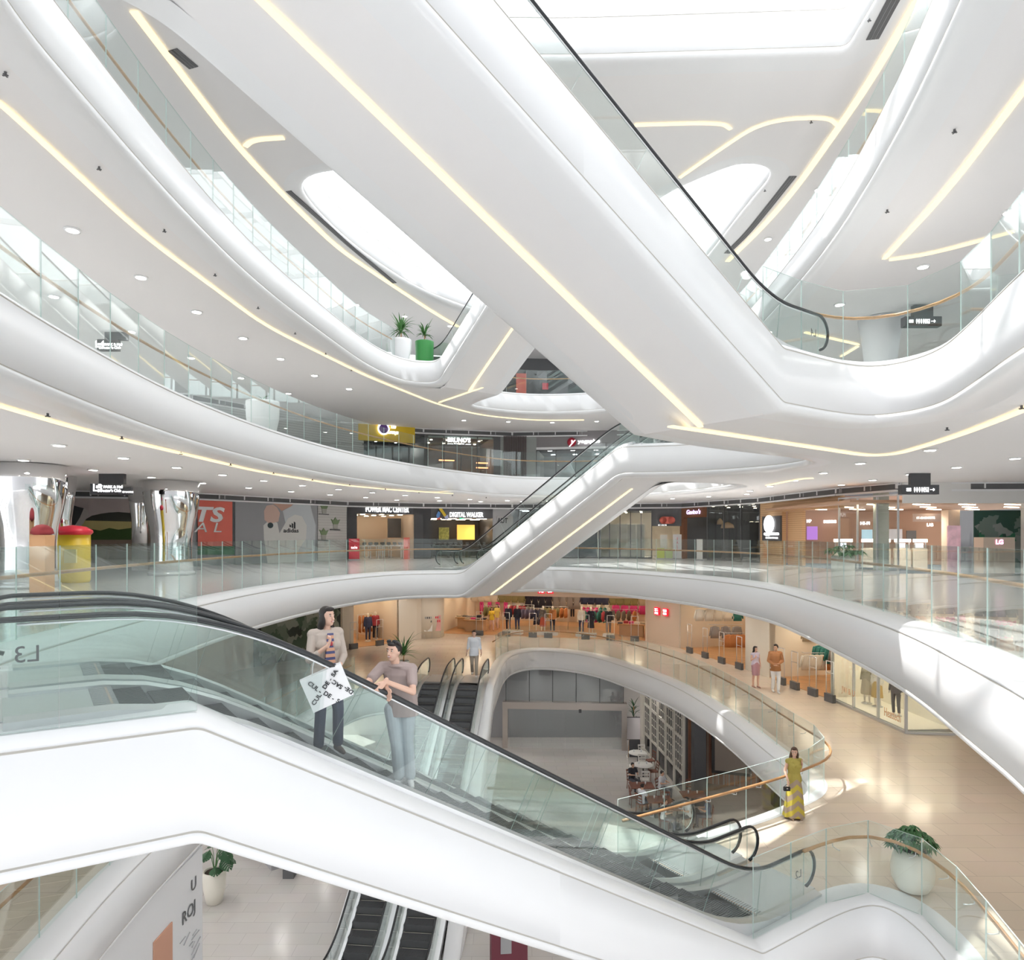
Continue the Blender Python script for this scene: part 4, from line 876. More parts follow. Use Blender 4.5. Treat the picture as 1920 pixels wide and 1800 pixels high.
def room(F, u0, u1, depth, H, wm, fm, cmt, back=None, lights=(3, 2), lm=None, lname='ceiling panel lamp in the shop', lw=(1.0, .22), side=True):
    mb = MB(); F.slab(mb, u0-.1, u1+.1, 0, H+.1, depth, depth+.12, back or wm); mb.build(wname('back'), kind='structure')
    if side:
        mb = MB(); F.slab(mb, u0-.12, u0, 0, H+.1, .02, depth, wm); mb.build(wname('left'), kind='structure'); mb = MB(); F.slab(mb, u1, u1+.12, 0, H+.1, .02, depth, wm); mb.build(wname('right'), kind='structure')
    mb = MB(); F.slab(mb, u0, u1, H, H+.1, .02, depth, cmt); mb.build('ceiling', kind='structure')
    mb = MB(); F.slab(mb, u0, u1, -.02, .012, .0, depth, fm); mb.build('floor', kind='structure')
    nx, ny = lights
    for i in range(nx):
        for j in range(ny):
            u = u0+(i+.5)*(u1-u0)/nx; d = (j+.5)*depth/ny; p = F.at(u, d, H-.025); mb = MB(); mb.box((0, 0, 0), (lw[0], lw[1], .03), lm or M['lampw'], rz=0)
            o = mb.build('ceiling_lamp', label=lname, cat='light', group=lname); o.location = p; o.rotation_euler = (0, 0, F.ang)
def rnd_glass(F, u0, u1, z0, z1, n, label, frame=M['char'], d=0, fw=.05):
    t = thing('shop_window', label, 'window', F.at((u0+u1)/2, d, z0)); o = t.location
    for i in range(n+1):
        u = u0+(u1-u0)*i/n; mb = MB(); F.slab(mb, u-fw/2, u+fw/2, z0, z1, d-.05, d+.05, frame); mb.v = [tuple(Vector(v)-o) for v in mb.v]; mb.build('mullion', t)
    for i in range(n):
        mb = MB(); F.slab(mb, u0+(u1-u0)*i/n+fw/2, u0+(u1-u0)*(i+1)/n-fw/2, z0, z1, d-.008, d+.008, M['glass_shop']); mb.v = [tuple(Vector(v)-o) for v in mb.v]; mb.build('pane', t)
    mb = MB(); F.slab(mb, u0, u1, z1-.07, z1, d-.052, d+.052, frame); F.slab(mb, u0, u1, z0, z0+.08, d-.052, d+.052, frame); mb.v = [tuple(Vector(v)-o) for v in mb.v]; mb.build('rail', t)
    return t
def grille(A, B, z, label='dark slot grille band above the shops', h=.24):
    """dark band with light separators directly under the ceiling"""
    F = Face(A, B, z, z); t = thing('linear_grille', label, 'vent', F.at(F.L/2, -.1, -h/2), group='slot grilles over the shop fronts'); o = t.location; mb = MB(); F.slab(mb, 0, F.L, -h-.05, -.03, -.16, -.04, M['char']); mb.v = [tuple(Vector(v)-o) for v in mb.v]; mb.build('duct', t)
    mb = MB(); F.slab(mb, 0, F.L, -h-.12, -h-.04, -.20, -.03, M['white']); F.slab(mb, 0, F.L, -.05, .0, -.20, -.03, M['white'])
    n = int(F.L/1.35)
    for i in range(n+1):
        u = F.L*i/max(1, n); F.slab(mb, u-.03, u+.03, -h, -.03, -.19, -.05, M['white'])
        if i % 2: F.slab(mb, u+.3, u+.36, -h, -.03, -.18, -.05, M['grey'])
    mb.v = [tuple(Vector(v)-o) for v in mb.v]; mb.build('frame', t)
def board(F, x0, x1, y0, y1, mt, name, label, cat, d0=-.12, d1=-.02, parent=None):
    mb = MB(); F.pslab(mb, x0, x1, y0, y1, d0, d1, mt); c = F.pt((x0+x1)/2, (y0+y1)/2, d0)
    mb.v = [tuple(Vector(v)-c) for v in mb.v]; o = mb.build(name, label=label, cat=cat); o.location = c; return o
def sign(F, x0, x1, y0, y1, mt, label, texts, d0=-.12, d1=-.02, name='shop_sign', cat='sign'):
    """board (or none) with lettering parts"""
    c = F.pt((x0+x1)/2, (y0+y1)/2, d0); t = thing(name, label, cat, c)
    if mt:
        mb = MB(); F.pslab(mb, x0, x1, y0, y1, d0, d1, mt); mb.v = [tuple(Vector(v)-c) for v in mb.v]; mb.build('board', t)
    for s, px, py, size, tm_, *k in texts:
        kw = dict(k[0]) if k else {}
        if 'pf' in kw: w_, h_ = kw.pop('pf'); kw['fit'] = (abs(F.px(px+w_/2, d0)-F.px(px-w_/2, d0)), h_*F.pt(px, py, d0).y/FPX)
        o = text(s, size, tm_, F.pt(px, py, d0-.012)-c, F.t, parent=t, ext=.012, **kw)
    return t, c
def part_in(t, mb, name): mb.v = [tuple(Vector(v)-t.location) for v in mb.v]; return mb.build(name, t)
H3 = 3.75
# perimeter walls that are not shops
_wi = [0]
def winwall(A, B, z, H, step=1.6):
    """full height exterior glazing with white mullions"""
    F = Face(A, B, z, z+H); _wi[0] += 1; mb = MB(); n = max(1, round(F.L/step))
    for i in range(n+1): u = F.L*i/n; F.slab(mb, u-.05, u+.05, 0, H, -.06, .06, M['white'])
    for h in (0, 1.1, H-.1): F.slab(mb, 0, F.L, h, h+.09, -.05, .05, M['white'])
    F.slab(mb, 0, F.L, 0, H, -.005, .005, M['glass_shop']); mb.build('window_%d' % _wi[0], kind='structure')
for z in (L3, L4, L5):
    winwall((-22, 2.2), (-22, 18 if z == L3 else 33), z, H3); winwall((26, 20 if z == L3 else 27), (26, 2.2), z, H3)  # side glazing added to let daylight onto the ceilings
    if z == L3: wall((-22, 18), (-22, 33), z, z+H3, M['wallwhite'], .25, 'left'); wall((26, 27), (26, 20), z, z+H3, M['wallwhite'], .25, 'right')
    wall((21, 28), (26, 27), z, z+H3, M['wallwhite'], .25, 'right')
winwall((-19, 2), (-19, 20), L1, 4.7); winwall((26, 24), (26, 2), L1, 4.7)  # unseen side glazing added to bring in daylight
wall((-15, 20), (-13.5, 33), L2, -1.25, M['beige'], .2, 'left'); winwall((-17, 2.2), (-15, 20), L2, 3.75)  # the glazed part is unseen, added for daylight from the left
wall((20, 22.3), (24, 16), L2, -1.25, M['beige'], .2, 'right'); wall((14.6, 22.5), (20, 22.3), L2, -1.25, M['beige'], .2, 'right'); wall((24, 16), (23, 8), L2, -1.25, M['beige'], .2, 'right'); winwall((23, 8), (17, 2.2), L2, 3.75)  # the glazed part is unseen, added for daylight from the right
wall((-19, 20), (-19, 50), L1, -6.25, M['wallwhite'], .2, 'left'); wall((26, 50), (26, 24), L1, -6.25, M['wallwhite'], .2, 'right')
# dark backing walls added far behind the shops to block sky leaks
for A, B in (((-24, 33.2), (-24, 57)), ((-24, 57), (31, 57)), ((31, 57), (31, 27.5))): wall(A, B, -5.1, 8.74, M['char'], .2, 'back')
wall((-22, -7), (26, -7), L1, L6+4, cm((.55, .55, .56)), .3, 'back')  # unseen wall added behind the camera, greyed to cut light on the near truss
# L5 perimeter, glazed to let daylight in (mostly seen as brightness through glass)
for A, B in (((-22, 33), (-16.4, 34.8)), ((-16.4, 34.8), (-10.6, 43.7)), ((-10.6, 43.7), (-6, 46)), ((6, 47), (11.5, 45.9)), ((11.5, 45.9), (14.3, 39.3)), ((14.3, 39.3), (15, 31.3)), ((15, 31.3), (16, 28.2)), ((16, 28.2), (21, 28))):
    winwall(A, B, L5, H3)
F5 = Face((-6, 46), (6, 47), L5, L6)
wall((-6, 46), (6, 47), L5, L5+H3, M['char'], .3, 'back', .4)
board(F5, 968, 987, 700, 745, M['coral'], 'poster', 'tall red panel glimpsed in the gap under the big escalator', 'poster'); board(F5, 988, 1012, 712, 740, M['dark'], 'poster', 'dark panel glimpsed beside the red one under the big escalator', 'poster')
o5 = board(F5, 1017, 1028, 718, 730, M['red'], 'wall_ornament', 'small red rounded ornament in the gap under the big escalator', 'decoration')
# ------------------------------------------------ fourth floor shops
W4 = [(-22, 33), (-16.4, 34.8), (-10.6, 43.7), (-6, 46), (0, 47.5), (6, 47), (11.5, 45.9), (14.3, 39.3), (15, 31.3), (16, 28.2), (21, 28)]
for a, b in zip(W4, W4[1:]): grille(a, b, L4+H3); grille(a, b, L3+H3)
winwall(W4[0], W4[1], L4, H3)
curt = stripemat('wavy_grey_drape', (.62, .64, .64), (.50, .52, .52), 2, 7, .5, .6)
wall((-16.4, 34.8), (-9.6, 44.2), L4, L4+H3, curt, .2, 'back')
FY = Face((-9.6, 44.2), (-5.9, 46.05), L4, L4+H3)
t, c = sign(FY, 672, 778, 781, 828, mat('mustard', (.80, .55, .02), .5), 'mustard yellow shop fascia with purple round emblem and white script', [('The\nLounge', 737, 806, .62, M['emwhite'], dict(shear=.35, bold=.012, pf=(20, 20)))], d0=-.25)
mb = MB(); q = FY.pt(719, 804, -.30); mb.lathe([(.02, 0), (.38, .0), (.40, .03), (.38, .05), (.01, .05)], (0, 0, 0), M['emwhite'], 28); mb.lathe([(.02, .05), (.31, .055), (.30, .07), (.01, .07)], (0, 0, 0), M['purple'], 28)
Rm = Matrix((FY.t, Vector((0, 0, 1)), FY.t.cross(Vector((0, 0, 1))))).transposed(); mb.v = [tuple(Rm @ Vector(v)+q-c) for v in mb.v]; mb.build('round_emblem', t)
room(FY, FY.px(674), FY.L, 5, 3.3, M['char'], M['tile3'], M['dark'], lights=(3, 3), lm=M['lampc'], lname='small lamp inside the dark shop below the yellow fascia', lw=(.14, .14))
rnd_glass(FY, FY.px(674), FY.L, 0, 2.5, 4, 'glass front of the dark shop below the yellow fascia')
FB = Face((-5.9, 46.05), (-.8, 47.3), L4, L4+H3)
wall(FB.at(0, 0)[:2], FB.at(FB.px(800), 0)[:2], L4, L4+H3, M['char'], .25)
room(FB, FB.px(801), FB.px(926), 5, 3.4, mat('dark_brown', (.16, .09, .06), .6), M['tile3'], M['char'], lights=(4, 3), lname='small warm lamp inside the barber shop', lw=(.16, .16))
rnd_glass(FB, FB.px(801), FB.px(926), 0, 3.4, 4, 'glass front of the barber shop')
mb = MB(); FB.pslab(mb, 803, 924, 801, 822, .10, .16, mat('frost_green', (.50, .60, .55), .4)); mb.build('trim_110', kind='structure')
t, c = sign(FB, 838, 884, 818, 836, None, 'white lit BRUNO\'S BARBERS sign over the barber shop glass', [("BRUNO'S", 861, 825, .50, M['emwhite'], dict(bold=.02, pf=(43, 9))), ('BARBERS', 861, 832, .16, M['emwhite'], dict(pf=(19, 2)))])
mb = MB(); FB.pslab(mb, 839, 850, 831.6, 832.6, -.13, -.11, M['emwhite']); FB.pslab(mb, 873, 883, 832.6, 833.6, -.13, -.11, M['emwhite']); part_in(t, mb, 'underline')
for x0, x1, y in ((823, 852, 862), (893, 915, 867), (893, 915, 876)):
    o = board(FB, x0, x1, y, y+2.2, mat('orange_glow', (1, .4, .2), .5, emit=2.5, ecol=(1, .32, .12)), 'neon_tube', 'orange neon tube inside the barber shop', 'light', 2.0, 2.05); o['group'] = 'orange neon tubes in the barber shop'
wall(FB.at(FB.px(926), 0)[:2], FB.at(FB.L+.1, 0)[:2], L4, L4+H3, M['char'], .25)
FG = Face((-.8, 47.3), (1.7, 47.4), L4, L4+H3)
wall(FG.at(-.2, 0)[:2], FG.at(FG.L, 0)[:2], L4, L4+H3, mat('grey_stone', (.34, .36, .35), .6), .25)
t = thing('slatted_screen', 'dark brown vertical slat screen between two grey piers', 'screen', FG.at(FG.px(964), -.1, 0))
for i in range(18):
    mb = MB(); u = FG.px(945)+(FG.px(986)-FG.px(945))*i/17; FG.slab(mb, u-.028, u+.028, 0, 3.45, -.16, -.03, mat('slat_brown', (.13, .10, .10), .5) if i == 0 else bpy.data.materials['slat_brown']); part_in(t, mb, 'slat')
FZ = Face((1.7, 47.4), (11.5, 45.9), L4, L4+H3)
room(FZ, .0, FZ.px(1230), 5, 2.6, M['grey'], M['tile3'], M['char'], lights=(5, 2), lm=M['lampc'], lname='lamp inside the grey yoga shop', lw=(.3, .2))
mb = MB(); FZ.slab(mb, 0, FZ.L, 2.6, H3, .0, .2, mat('grey_fascia', (.30, .28, .29), .5)); FZ.slab(mb, 0, FZ.L, 2.5, 2.66, -.12, .0, M['white']); mb.build(wname('back'), kind='structure')
rnd_glass(FZ, 0, FZ.px(1230), 0, 2.5, 6, 'glass front of the yoga shop beside the small escalator')
t, c = sign(FZ, 1063, 1126, 818, 838, None, 'white yogaplus lettering with red round logo', [('yogaplus', 1104, 828, .52, M['emwhite'], dict(bold=.02, pf=(42, 9)))])
mb = MB(); q = FZ.pt(1072, 829, -.10); mb.lathe([(.16, 0), (.30, 0), (.31, .03), (.16, .03)], (0, 0, 0), cm((.50, .03, .06)), 24); Rz_ = Matrix((FZ.t, Vector((0, 0, 1)), FZ.t.cross(Vector((0, 0, 1))))).transposed(); mb.v = [tuple(Rz_ @ Vector(v)+q-c) for v in mb.v]; mb.build('logo', t)
text('y', .62, M['emwhite'], FZ.pt(1072, 828, -.14)-c, FZ.t, parent=t, shear=.4, bold=.01)
for a, b in zip(W4[7:], W4[8:]): winwall(a, b, L4, H3)
wall((11.5, 45.9), (14.3, 39.3), L4, L4+H3, M['grey'], .2)
# behind the upper right glass: white curved column, mural, direction sign
mb = MB(); mb.lathe([(.62, 0), (.60, .4), (.50, 1.2), (.46, 2.0), (.55, 2.9), (.68, H3-.02)], (0, 0, 0), M['white'], 28); mb.build('column', label='white flared column behind the upper right landing glass', cat='column').location = P(1655, 640, L5+H3)*Vector((.92, .92, 0))+Vector((0, 0, L4)) if False else (12.2, 22.6, L4)
Fm = Face((14.2, 25.5), (19.0, 24.2), L4, L4+H3); leafmural = mat('mural_green', (.035, .16, .09), .6)
def mural(F, u0, u1, H, bg, fg, label, n=26, seed=4, d=-.06, leaf=.8):
    R = random.Random(seed); t = thing('leaf_mural', label, 'mural', F.at((u0+u1)/2, d, 0)); mb = MB(); F.slab(mb, u0, u1, 0, H, d, d+.05, bg); part_in(t, mb, 'panel')
    mb = MB(); ux = F.t; 
    for i in range(n):
        a = R.random()*6.28; L = leaf*(.6+R.random()); w = L*.28; cu = max(u0+L*.5, min(u1-L*.5, u0+(u1-u0)*R.random())); cz = max(L*.5, min(H-L*.5, H*R.random())); 
        pts = []
        for k in range(11):
            q = k/10; ww = w*math.sin(math.pi*q)*(1 if k % 2 else .62); pts.append((q-.5, ww/L))
        full = pts+[(x, -y) for x, y in reversed(pts[1:-1])]
        vs = [F.at(cu+L*(x*math.cos(a)-y*math.sin(a)), d-.004-.0006*i, cz+L*(x*math.sin(a)+y*math.cos(a))) for x, y in full]; b2 = [v+F.n*.003 for v in vs]
        mb.hexa(vs, b2, fg[i % len(fg)])
    part_in(t, mb, 'painted_leaves'); return t
mural(Fm, 0, Fm.L, 2.4, leafmural, [cm((.55, .60, .57)), cm((.10, .36, .17)), cm((.04, .22, .10))], 'green and white leaf mural seen low behind the upper right landing glass')
def dir_sign(x0, x1, y0, y1, bx0, bx1, by0, z, label, items, D=None):
    Dd = D or FPX*(EYE-(z))/(by0-HY); F = Face((PD(x0, 900, Dd).x, Dd), (PD(x1, 900, Dd).x, Dd), 0, 0); c = F.pt((x0+x1)/2, (y0+y1)/2, 0); t = thing('direction_sign', label, 'sign', c)
    mb = MB(); F.pslab(mb, bx0, bx1, by0, y0+1, .04, .20, M['dark']); part_in(t, mb, 'hanging_box'); mb = MB(); F.pslab(mb, x0, x1, y0, y1, 0, .24, M['dark']); part_in(t, mb, 'board')
    for s, px, py, sz in items: text(s, sz, M['emwhite'], F.pt(px, py, -.01)-c, F.t, parent=t, ext=.006, bold=.004)
    return t, F, c
def pictos(t, F, c, x0, y, s):
    """small raised pictograms: grating, figures, framed stairs and an arrow"""
    k = s; G = [[]]
    def R(x, yy, w, h): G[-1].append((x-w/2, x+w/2, yy-h/2, yy+h/2))
    for i in range(4): R(x0+i*2.2*k, y, .9*k, 6*k)
    R(x0+3*k, y-1.6*k, 8*k, .8*k); R(x0+3*k, y+1.6*k, 8*k, .8*k)
    for i, xx in enumerate((14, 18.5, 23, 27.5)):
        G.append([]); R(x0+xx*k, y-3.2*k, 1.7*k, 2.0*k); R(x0+xx*k, y, 1.8*k if i % 2 == 0 else 2.8*k, 4.4*k); R(x0+xx*k, y+3.2*k, .8*k, 3*k)
    G.append([])
    for a, b, w, h in ((35, -3.6, 9, .8), (35, 3.6, 9, .8), (31, 0, .8, 8), (39, 0, .8, 8)): R(x0+a*k, y+b*k, w*k, h*k)
    G.append([]); R(x0+34*k, y-.5*k, 3.4*k, 3.4*k); R(x0+36*k, y+1.2*k, 2*k, 2.2*k); G.append([])
    for a, b, w, h in ((46.5, 0, 8, .9), (48.5, -1.4, .9, 2.6), (48.5, 1.4, .9, 2.6), (49.7, -.7, 1.6, 1.2), (49.7, .7, 1.6, 1.2)): R(x0+a*k, y+b*k, w*k, h*k)
    for g in G:
        mb = MB()
        for q in g: F.pslab(mb, *q, -.02, -.004, M['emwhite'])
        mb.v = [tuple(Vector(v)-c) for v in mb.v]; mb.build('pictogram', t)
t, F, c = dir_sign(1697, 1766, 593, 611, 1713, 1750, 572, L5+H3, 'dark hanging direction sign seen through the upper right landing glass', [], D=21.1); pictos(t, F, c, 1706, 602, .95)
t, F, c = dir_sign(1691, 1761, 909, 927, 1708, 1745, 887, L3+H3, 'dark hanging direction sign with white pictograms and arrow, right side'.replace(', right side', ' before the shops'), []); pictos(t, F, c, 1701, 918, 1.02)
t, F, c = dir_sign(169, 222, 907, 927, 185, 232, 888, L3+H3, 'dark hanging sign reading L3 between the two mirrored columns', [('L3', 183, 915, .36), ('SKY PARK & Hall', 205, 913, .13), ("Director's Club", 205, 920, .13)])
mb = MB(); F.pslab(mb, 222, 245, 914, 928, .25, .40, M['dark']); part_in(t, mb, 'side_board'); text('Restrooms', .13, M['emwhite'], F.pt(235, 922, .235)-c, F.t, parent=t)
dir_sign(182, 219, 636, 656, 196, 237, 622, L5+H3, 'dark sign reading L4 behind the left glass', [('L4', 187, 646, .34), ('SKY PARK & Hall', 206, 646, .12), ("Director's Club", 206, 652, .12)], D=24)
# ------------------------------------------------ third floor, left: mirrored columns and posters
for (px, Dd, r, lab) in ((55, 20.9, .98, 'large mirrored flared column at the left, nearer one'), (322, 27.5, 1.02, 'large mirrored flared column beside the red poster')):
    t = thing('mirrored_column', lab, 'column', (PD(px, 900, Dd).x, Dd, L3)); mb = MB(); mb.lathe([(r*.80, 0), (r*.76, .6), (r*.75, 1.4), (r*.80, 1.9), (r*.91, 2.4), (r*.99, 2.9), (r*1.02, 3.3), (r*1.02, H3-.02)], (0, 0, 0), M['chrome'], 40); mb.build('shaft', t)
    mb = MB(); mb.lathe([(r*.84, 0), (r*.84, .12), (r*.8, .13)], (0, 0, 0), M['steel'], 40); mb.build('base_ring', t)
for k, (px, Dd) in enumerate(((115, 25), (262, 31), (236, 35))):
    mb = MB(); mb.lathe([(.33, 0), (.33, 2.2), (.42, 2.9), (.5, H3-.02)], (0, 0, 0), M['chrome'], 28); mb.build('mirrored_pillar', label=['slim mirrored pillar right behind the nearest mirrored column', 'slim mirrored pillar left of the second mirrored column', 'slim mirrored pillar at the right edge of the landscape poster'][k], cat='column').location = (PD(px, 900, Dd).x, Dd, L3)
FL3 = Face((-22, 33), (-16.4, 34.8), L3, L3+H3)
wall((-22, 33), (-16.4, 34.8), L3, L3+H3, cm((.30, .22, .17)), .2)
t = thing('wall_poster', 'wide landscape poster of a person in dark top before a field', 'poster', FL3.pt(190, 970, -.06))
def flat(t, F, name, pts, mt, d, th=.004):
    vs = [F.pt(x, y, d) for x, y in pts]; mb = MB(); mb.hexa(vs, [v+F.n*th for v in vs], mt); part_in(t, mb, name)
flat(t, FL3, 'sky', [(115, 914), (246, 922), (246, 978), (115, 978)], cm((.52, .44, .43)), -.05); flat(t, FL3, 'field', [(115, 976), (246, 976), (246, 1003), (115, 1003)], cm((.55, .47, .20)), -.055)
flat(t, FL3, 'tree_line', [(160, 974), (172, 967), (190, 963), (205, 961), (222, 960), (246, 962), (246, 978), (160, 976)], cm((.06, .06, .045)), -.06); flat(t, FL3, 'hedge', [(160, 1001), (172, 992), (188, 995), (205, 990), (222, 993), (246, 990), (246, 1012), (115, 1012), (115, 1001)], cm((.05, .10, .02)), -.065)
flat(t, FL3, 'figure_top', [(115, 945), (128, 944), (145, 950), (158, 953), (152, 968), (142, 985), (115, 990)], cm((.055, .055, .06)), -.07); flat(t, FL3, 'sleeve', [(157, 953), (165, 957), (166, 965), (156, 982), (148, 990), (140, 986), (150, 970)], cm((.55, .50, .47)), -.075); flat(t, FL3, 'neck', [(115, 915), (127, 918), (134, 935), (133, 942), (126, 944), (115, 945)], cm((.48, .26, .18)), -.08)
FP = Face((-16.4, 34.8), (-10.6, 43.7), L3, L3+H3)
wall((-16.4, 34.8), (-10.6, 43.7), L3, L3+H3, mat('poster_grey', (.36, .37, .39), .6), .2)
t = thing('wall_poster', 'coral red poster with white letters TS and AL', 'poster', FP.pt(404, 980, -.1)); c = t.location
flat(t, FP, 'sheet', [(371, 927), (436, 928), (436, 1024), (371, 1024)], M['coral'], -.09, .02); flat(t, FP, 'green_base', [(371, 1024), (440, 1024), (440, 1040), (371, 1040)], cm((.10, .25, .15)), -.09, .02); flat(t, FP, 'dark_edge', [(436, 927), (440, 928), (440, 1024), (436, 1024)], M['char'], -.1, .02)
text('TS', 1.05, M['white'], FP.pt(389, 966, -.11)-c, FP.t, parent=t, shear=.2, bold=.035, sx=1.5); text('A L', .72, M['white'], FP.pt(390, 990, -.11)-c, FP.t, parent=t, shear=.2, sx=1.5)
t = thing('wall_poster', 'grey poster of a person in pale hooded top with a watch', 'poster', FP.pt(515, 980, -.1)); c = t.location
flat(t, FP, 'sheet', [(441, 928), (595, 937), (595, 1058), (441, 1058)], cm((.34, .35, .37)), -.09, .02)
flat(t, FP, 'hood', [(530, 958), (545, 950), (560, 938), (580, 938), (585, 960), (592, 985), (590, 1058), (555, 1058), (540, 1000)], cm((.56, .60, .63)), -.095)
flat(t, FP, 'sleeve', [(494, 985), (505, 975), (520, 980), (524, 1000), (540, 972), (553, 965), (566, 968), (575, 985), (574, 1010), (560, 1030), (555, 1058), (502, 1058), (495, 1010)], cm((.70, .70, .68)), -.10)
flat(t, FP, 'chin', [(508, 934), (520, 935), (548, 936), (556, 938), (545, 950), (528, 958), (520, 950), (509, 942)], cm((.60, .38, .30)), -.105); flat(t, FP, 'fist', [(495, 958), (500, 948), (512, 946), (520, 952), (525, 962), (522, 978), (505, 982), (496, 975)], cm((.66, .48, .41)), -.108)
flat(t, FP, 'watch', [(507+5.5*math.cos(a), 985+5.5*math.sin(a)) for a in [k*math.pi/6 for k in range(12)]], cm((.06, .09, .10)), -.112)
for k, h in enumerate((4, 8, 12)): flat(t, FP, 'stripe', [(543+k*4, 988+k*1.4), (546+k*4, 989+k*1.4), (546+k*4, 989-h+k*1.4), (543+k*4, 987-h+k*1.4)], M['black'], -.108)
text('adidas', .34, M['black'], FP.pt(546, 995, -.108)-c, FP.t, up=Vector((.0, 0, 1)), parent=t, sx=1.3, bold=.008)
t = thing('plant_wall_panel', 'pale plank panel with three little potted plants on shelves', 'poster', FP.pt(622, 990, -.1)); plank = stripemat('whitewashed_planks', (.60, .59, .57), (.42, .41, .40), 2, 6, .9)
flat(t, FP, 'planks', [(596, 938), (650, 942), (650, 1056), (596, 1056)], plank, -.09, .02)
for x, y in ((608, 964), (629, 993), (607, 1013)):
    flat(t, FP, 'shelf', [(x-9, y-1), (x+9, y), (x+9, y+1.4), (x-9, y+.6)], M['dark'], -.16, .07); flat(t, FP, 'pot', [(x-4, y-10), (x+5, y-10), (x+4, y-1), (x-3, y-1)], cm((.40, .40, .36)), -.14, .05); flat(t, FP, 'plant', [(x-8, y-20), (x-3, y-17), (x, y-23), (x+4, y-17), (x+9, y-19), (x+5, y-10), (x-4, y-10)], cm((.20, .28, .15)), -.14, .04)
# kiosk with red top
t = thing('kiosk', 'yellow and red rounded kiosk between the mirrored columns', 'kiosk', (PD(137, 1003, 23).x, 23, L3)); mb = MB(); mb.lathe([(.50, 0), (.54, .1), (.54, 1.6)], (0, 0, 0), M['yellow'], 28, sy=.8); mb.build('counter', t); mb = MB(); mb.lathe([(.54, 1.6), (.62, 1.68), (.60, 1.76), (.4, 1.88), (.02, 1.93)], (0, 0, 0), M['red'], 28, sy=.8); mb.build('roof', t); mb = MB(); mb.box((.2, -.44, .9), (.4, .05, .45), cm((.85, .75, .3))); mb.build('front_panel', t)
t = thing('kiosk', 'small orange kiosk with dark red round top beside the yellow one', 'kiosk', (PD(79, 1003, 19.2).x, 19.2, L3)); mb = MB(); mb.box((0, 0, .8), (.44, .4, 1.6), cm((.72, .42, .22))); mb.build('counter', t); mb = MB(); mb.lathe([(.20, 1.6), (.29, 1.64), (.25, 1.78), (.14, 1.87), (.02, 1.9)], (0, 0, 0), cm((.38, .05, .06)), 24); mb.build('roof', t)
# ------------------------------------------------ third floor shops straight ahead
FPM = Face((-10.6, 43.7), (-6, 46), L3, L3+H3); a0, a1 = FPM.px(669), FPM.px(776)
mb = MB(); FPM.slab(mb, FPM.px(651), a0, 0, H3, -.05, .2, M['dark']); FPM.slab(mb, a1, FPM.L, 0, H3, -.05, .2, M['dark']); FPM.slab(mb, a0, a1, 2.98, H3, -.05, .2, M['dark']); FPM.slab(mb, 0, FPM.px(651), 0, H3, 0, .2, M['grey']); mb.build(wname('back'), kind='structure')
sign(FPM, 684, 770, 947, 962, None, 'white lit POWER MAC CENTER lettering on black fascia', [('POWER MAC CENTER', 727, 955, .50, M['emwhite'], dict(bold=.014, pf=(81, 11)))], d0=-.12)
room(FPM, a0, a1, 6, 2.98, M['beige'], M['tile3'], M['wallwhite'], lights=(3, 3), lm=M['lampw'], lname='lamp inside the computer shop', lw=(.25, .25))

def display_table(F, px, d, label, w=1.6, items=4, group=None, mt=None):
    u = F.px(px, d); t = thing('display_table', label, 'table', F.at(u, d, 0), F.ang, group); mb = MB(); mb.box((0, 0, .86), (w, .7, .06), mt or M['white']); mb.build('table_top', t)
    for x in (-1, 1):
        for y in (-1, 1): mb = MB(); mb.box((x*(w/2-.08), y*.28, .42), (.06, .06, .83), mt or M['white']); mb.build('leg', t)
    for k in range(items):
        o = thing('display_device', 'small dark device on the shop table', 'device', t.location+Vector((F.t.x*(k-(items-1)/2)*w/items, F.t.y*(k-(items-1)/2)*w/items, .89)), F.ang, 'devices on the shop tables'); mb = MB(); mb.box((0, 0, .12), (.22, .012, .16), M['char'], rx=-.2); mb.build('screen', o); mb = MB(); mb.box((0, .03, .02), (.08, .08, .035), M['grey']); mb.build('stand', o)
for px, d in ((688, 1.2), (712, 2.2), (735, 1.2), (700, 3.5), (734, 3.4)): display_table(FPM, px, d, 'white display table with small devices in the computer shop', group='display tables in the computer shop')
board(FPM, 728, 752, 972, 1008, M['char'], 'partition', 'dark square partition inside the computer shop', 'partition', 2.6, 2.8); board(FPM, 757, 768, 1008, 1050.5, M['coral'], 'banner', 'red figure banner at the computer shop entrance', 'banner', -.3, -.28)
FD = Face((-6, 46), (0, 47.5), L3, L3+H3); d0, d1 = FD.px(808), FD.px(924)
mb = MB(); FD.slab(mb, 0, d0, 0, H3, 0, .2, M['dark']); FD.slab(mb, d0, d1, 2.75, H3, 0, .2, M['char']); FD.slab(mb, d1, FD.L, 0, H3, 0, .2, M['grey']); mb.build(wname('back'), kind='structure')
room(FD, d0, d1, 5, 2.75, M['dark'], M['tile3'], M['dark'], lights=(4, 2), lname='lamp inside the gadget shop', lw=(.7, .1))
t, c = sign(FD, 842, 910, 958, 970, None, 'white lit DIGITAL WALKER lettering with slanted colour logo', [('DIGITAL WALKER', 875, 965, .44, M['emwhite'], dict(bold=.01, pf=(63, 9)))])
for pts, mt in (([(823, 954), (828, 952), (837, 966), (833, 969)], M['yellow']), ([(822, 958), (826, 962), (824, 970), (819, 972), (818, 966)], cm((.15, .35, .75))), ([(833, 969), (840, 965), (841, 973), (836, 975)], cm((.55, .6, .85))), ([(819, 972), (826, 969), (826, 974), (820, 975)], M['coral'])):
    vs = [FD.pt(x, y, -.14) for x, y in pts]; mb = MB(); mb.hexa(vs, [v+FD.n*.03 for v in vs], mt); part_in(t, mb, 'logo_stroke')
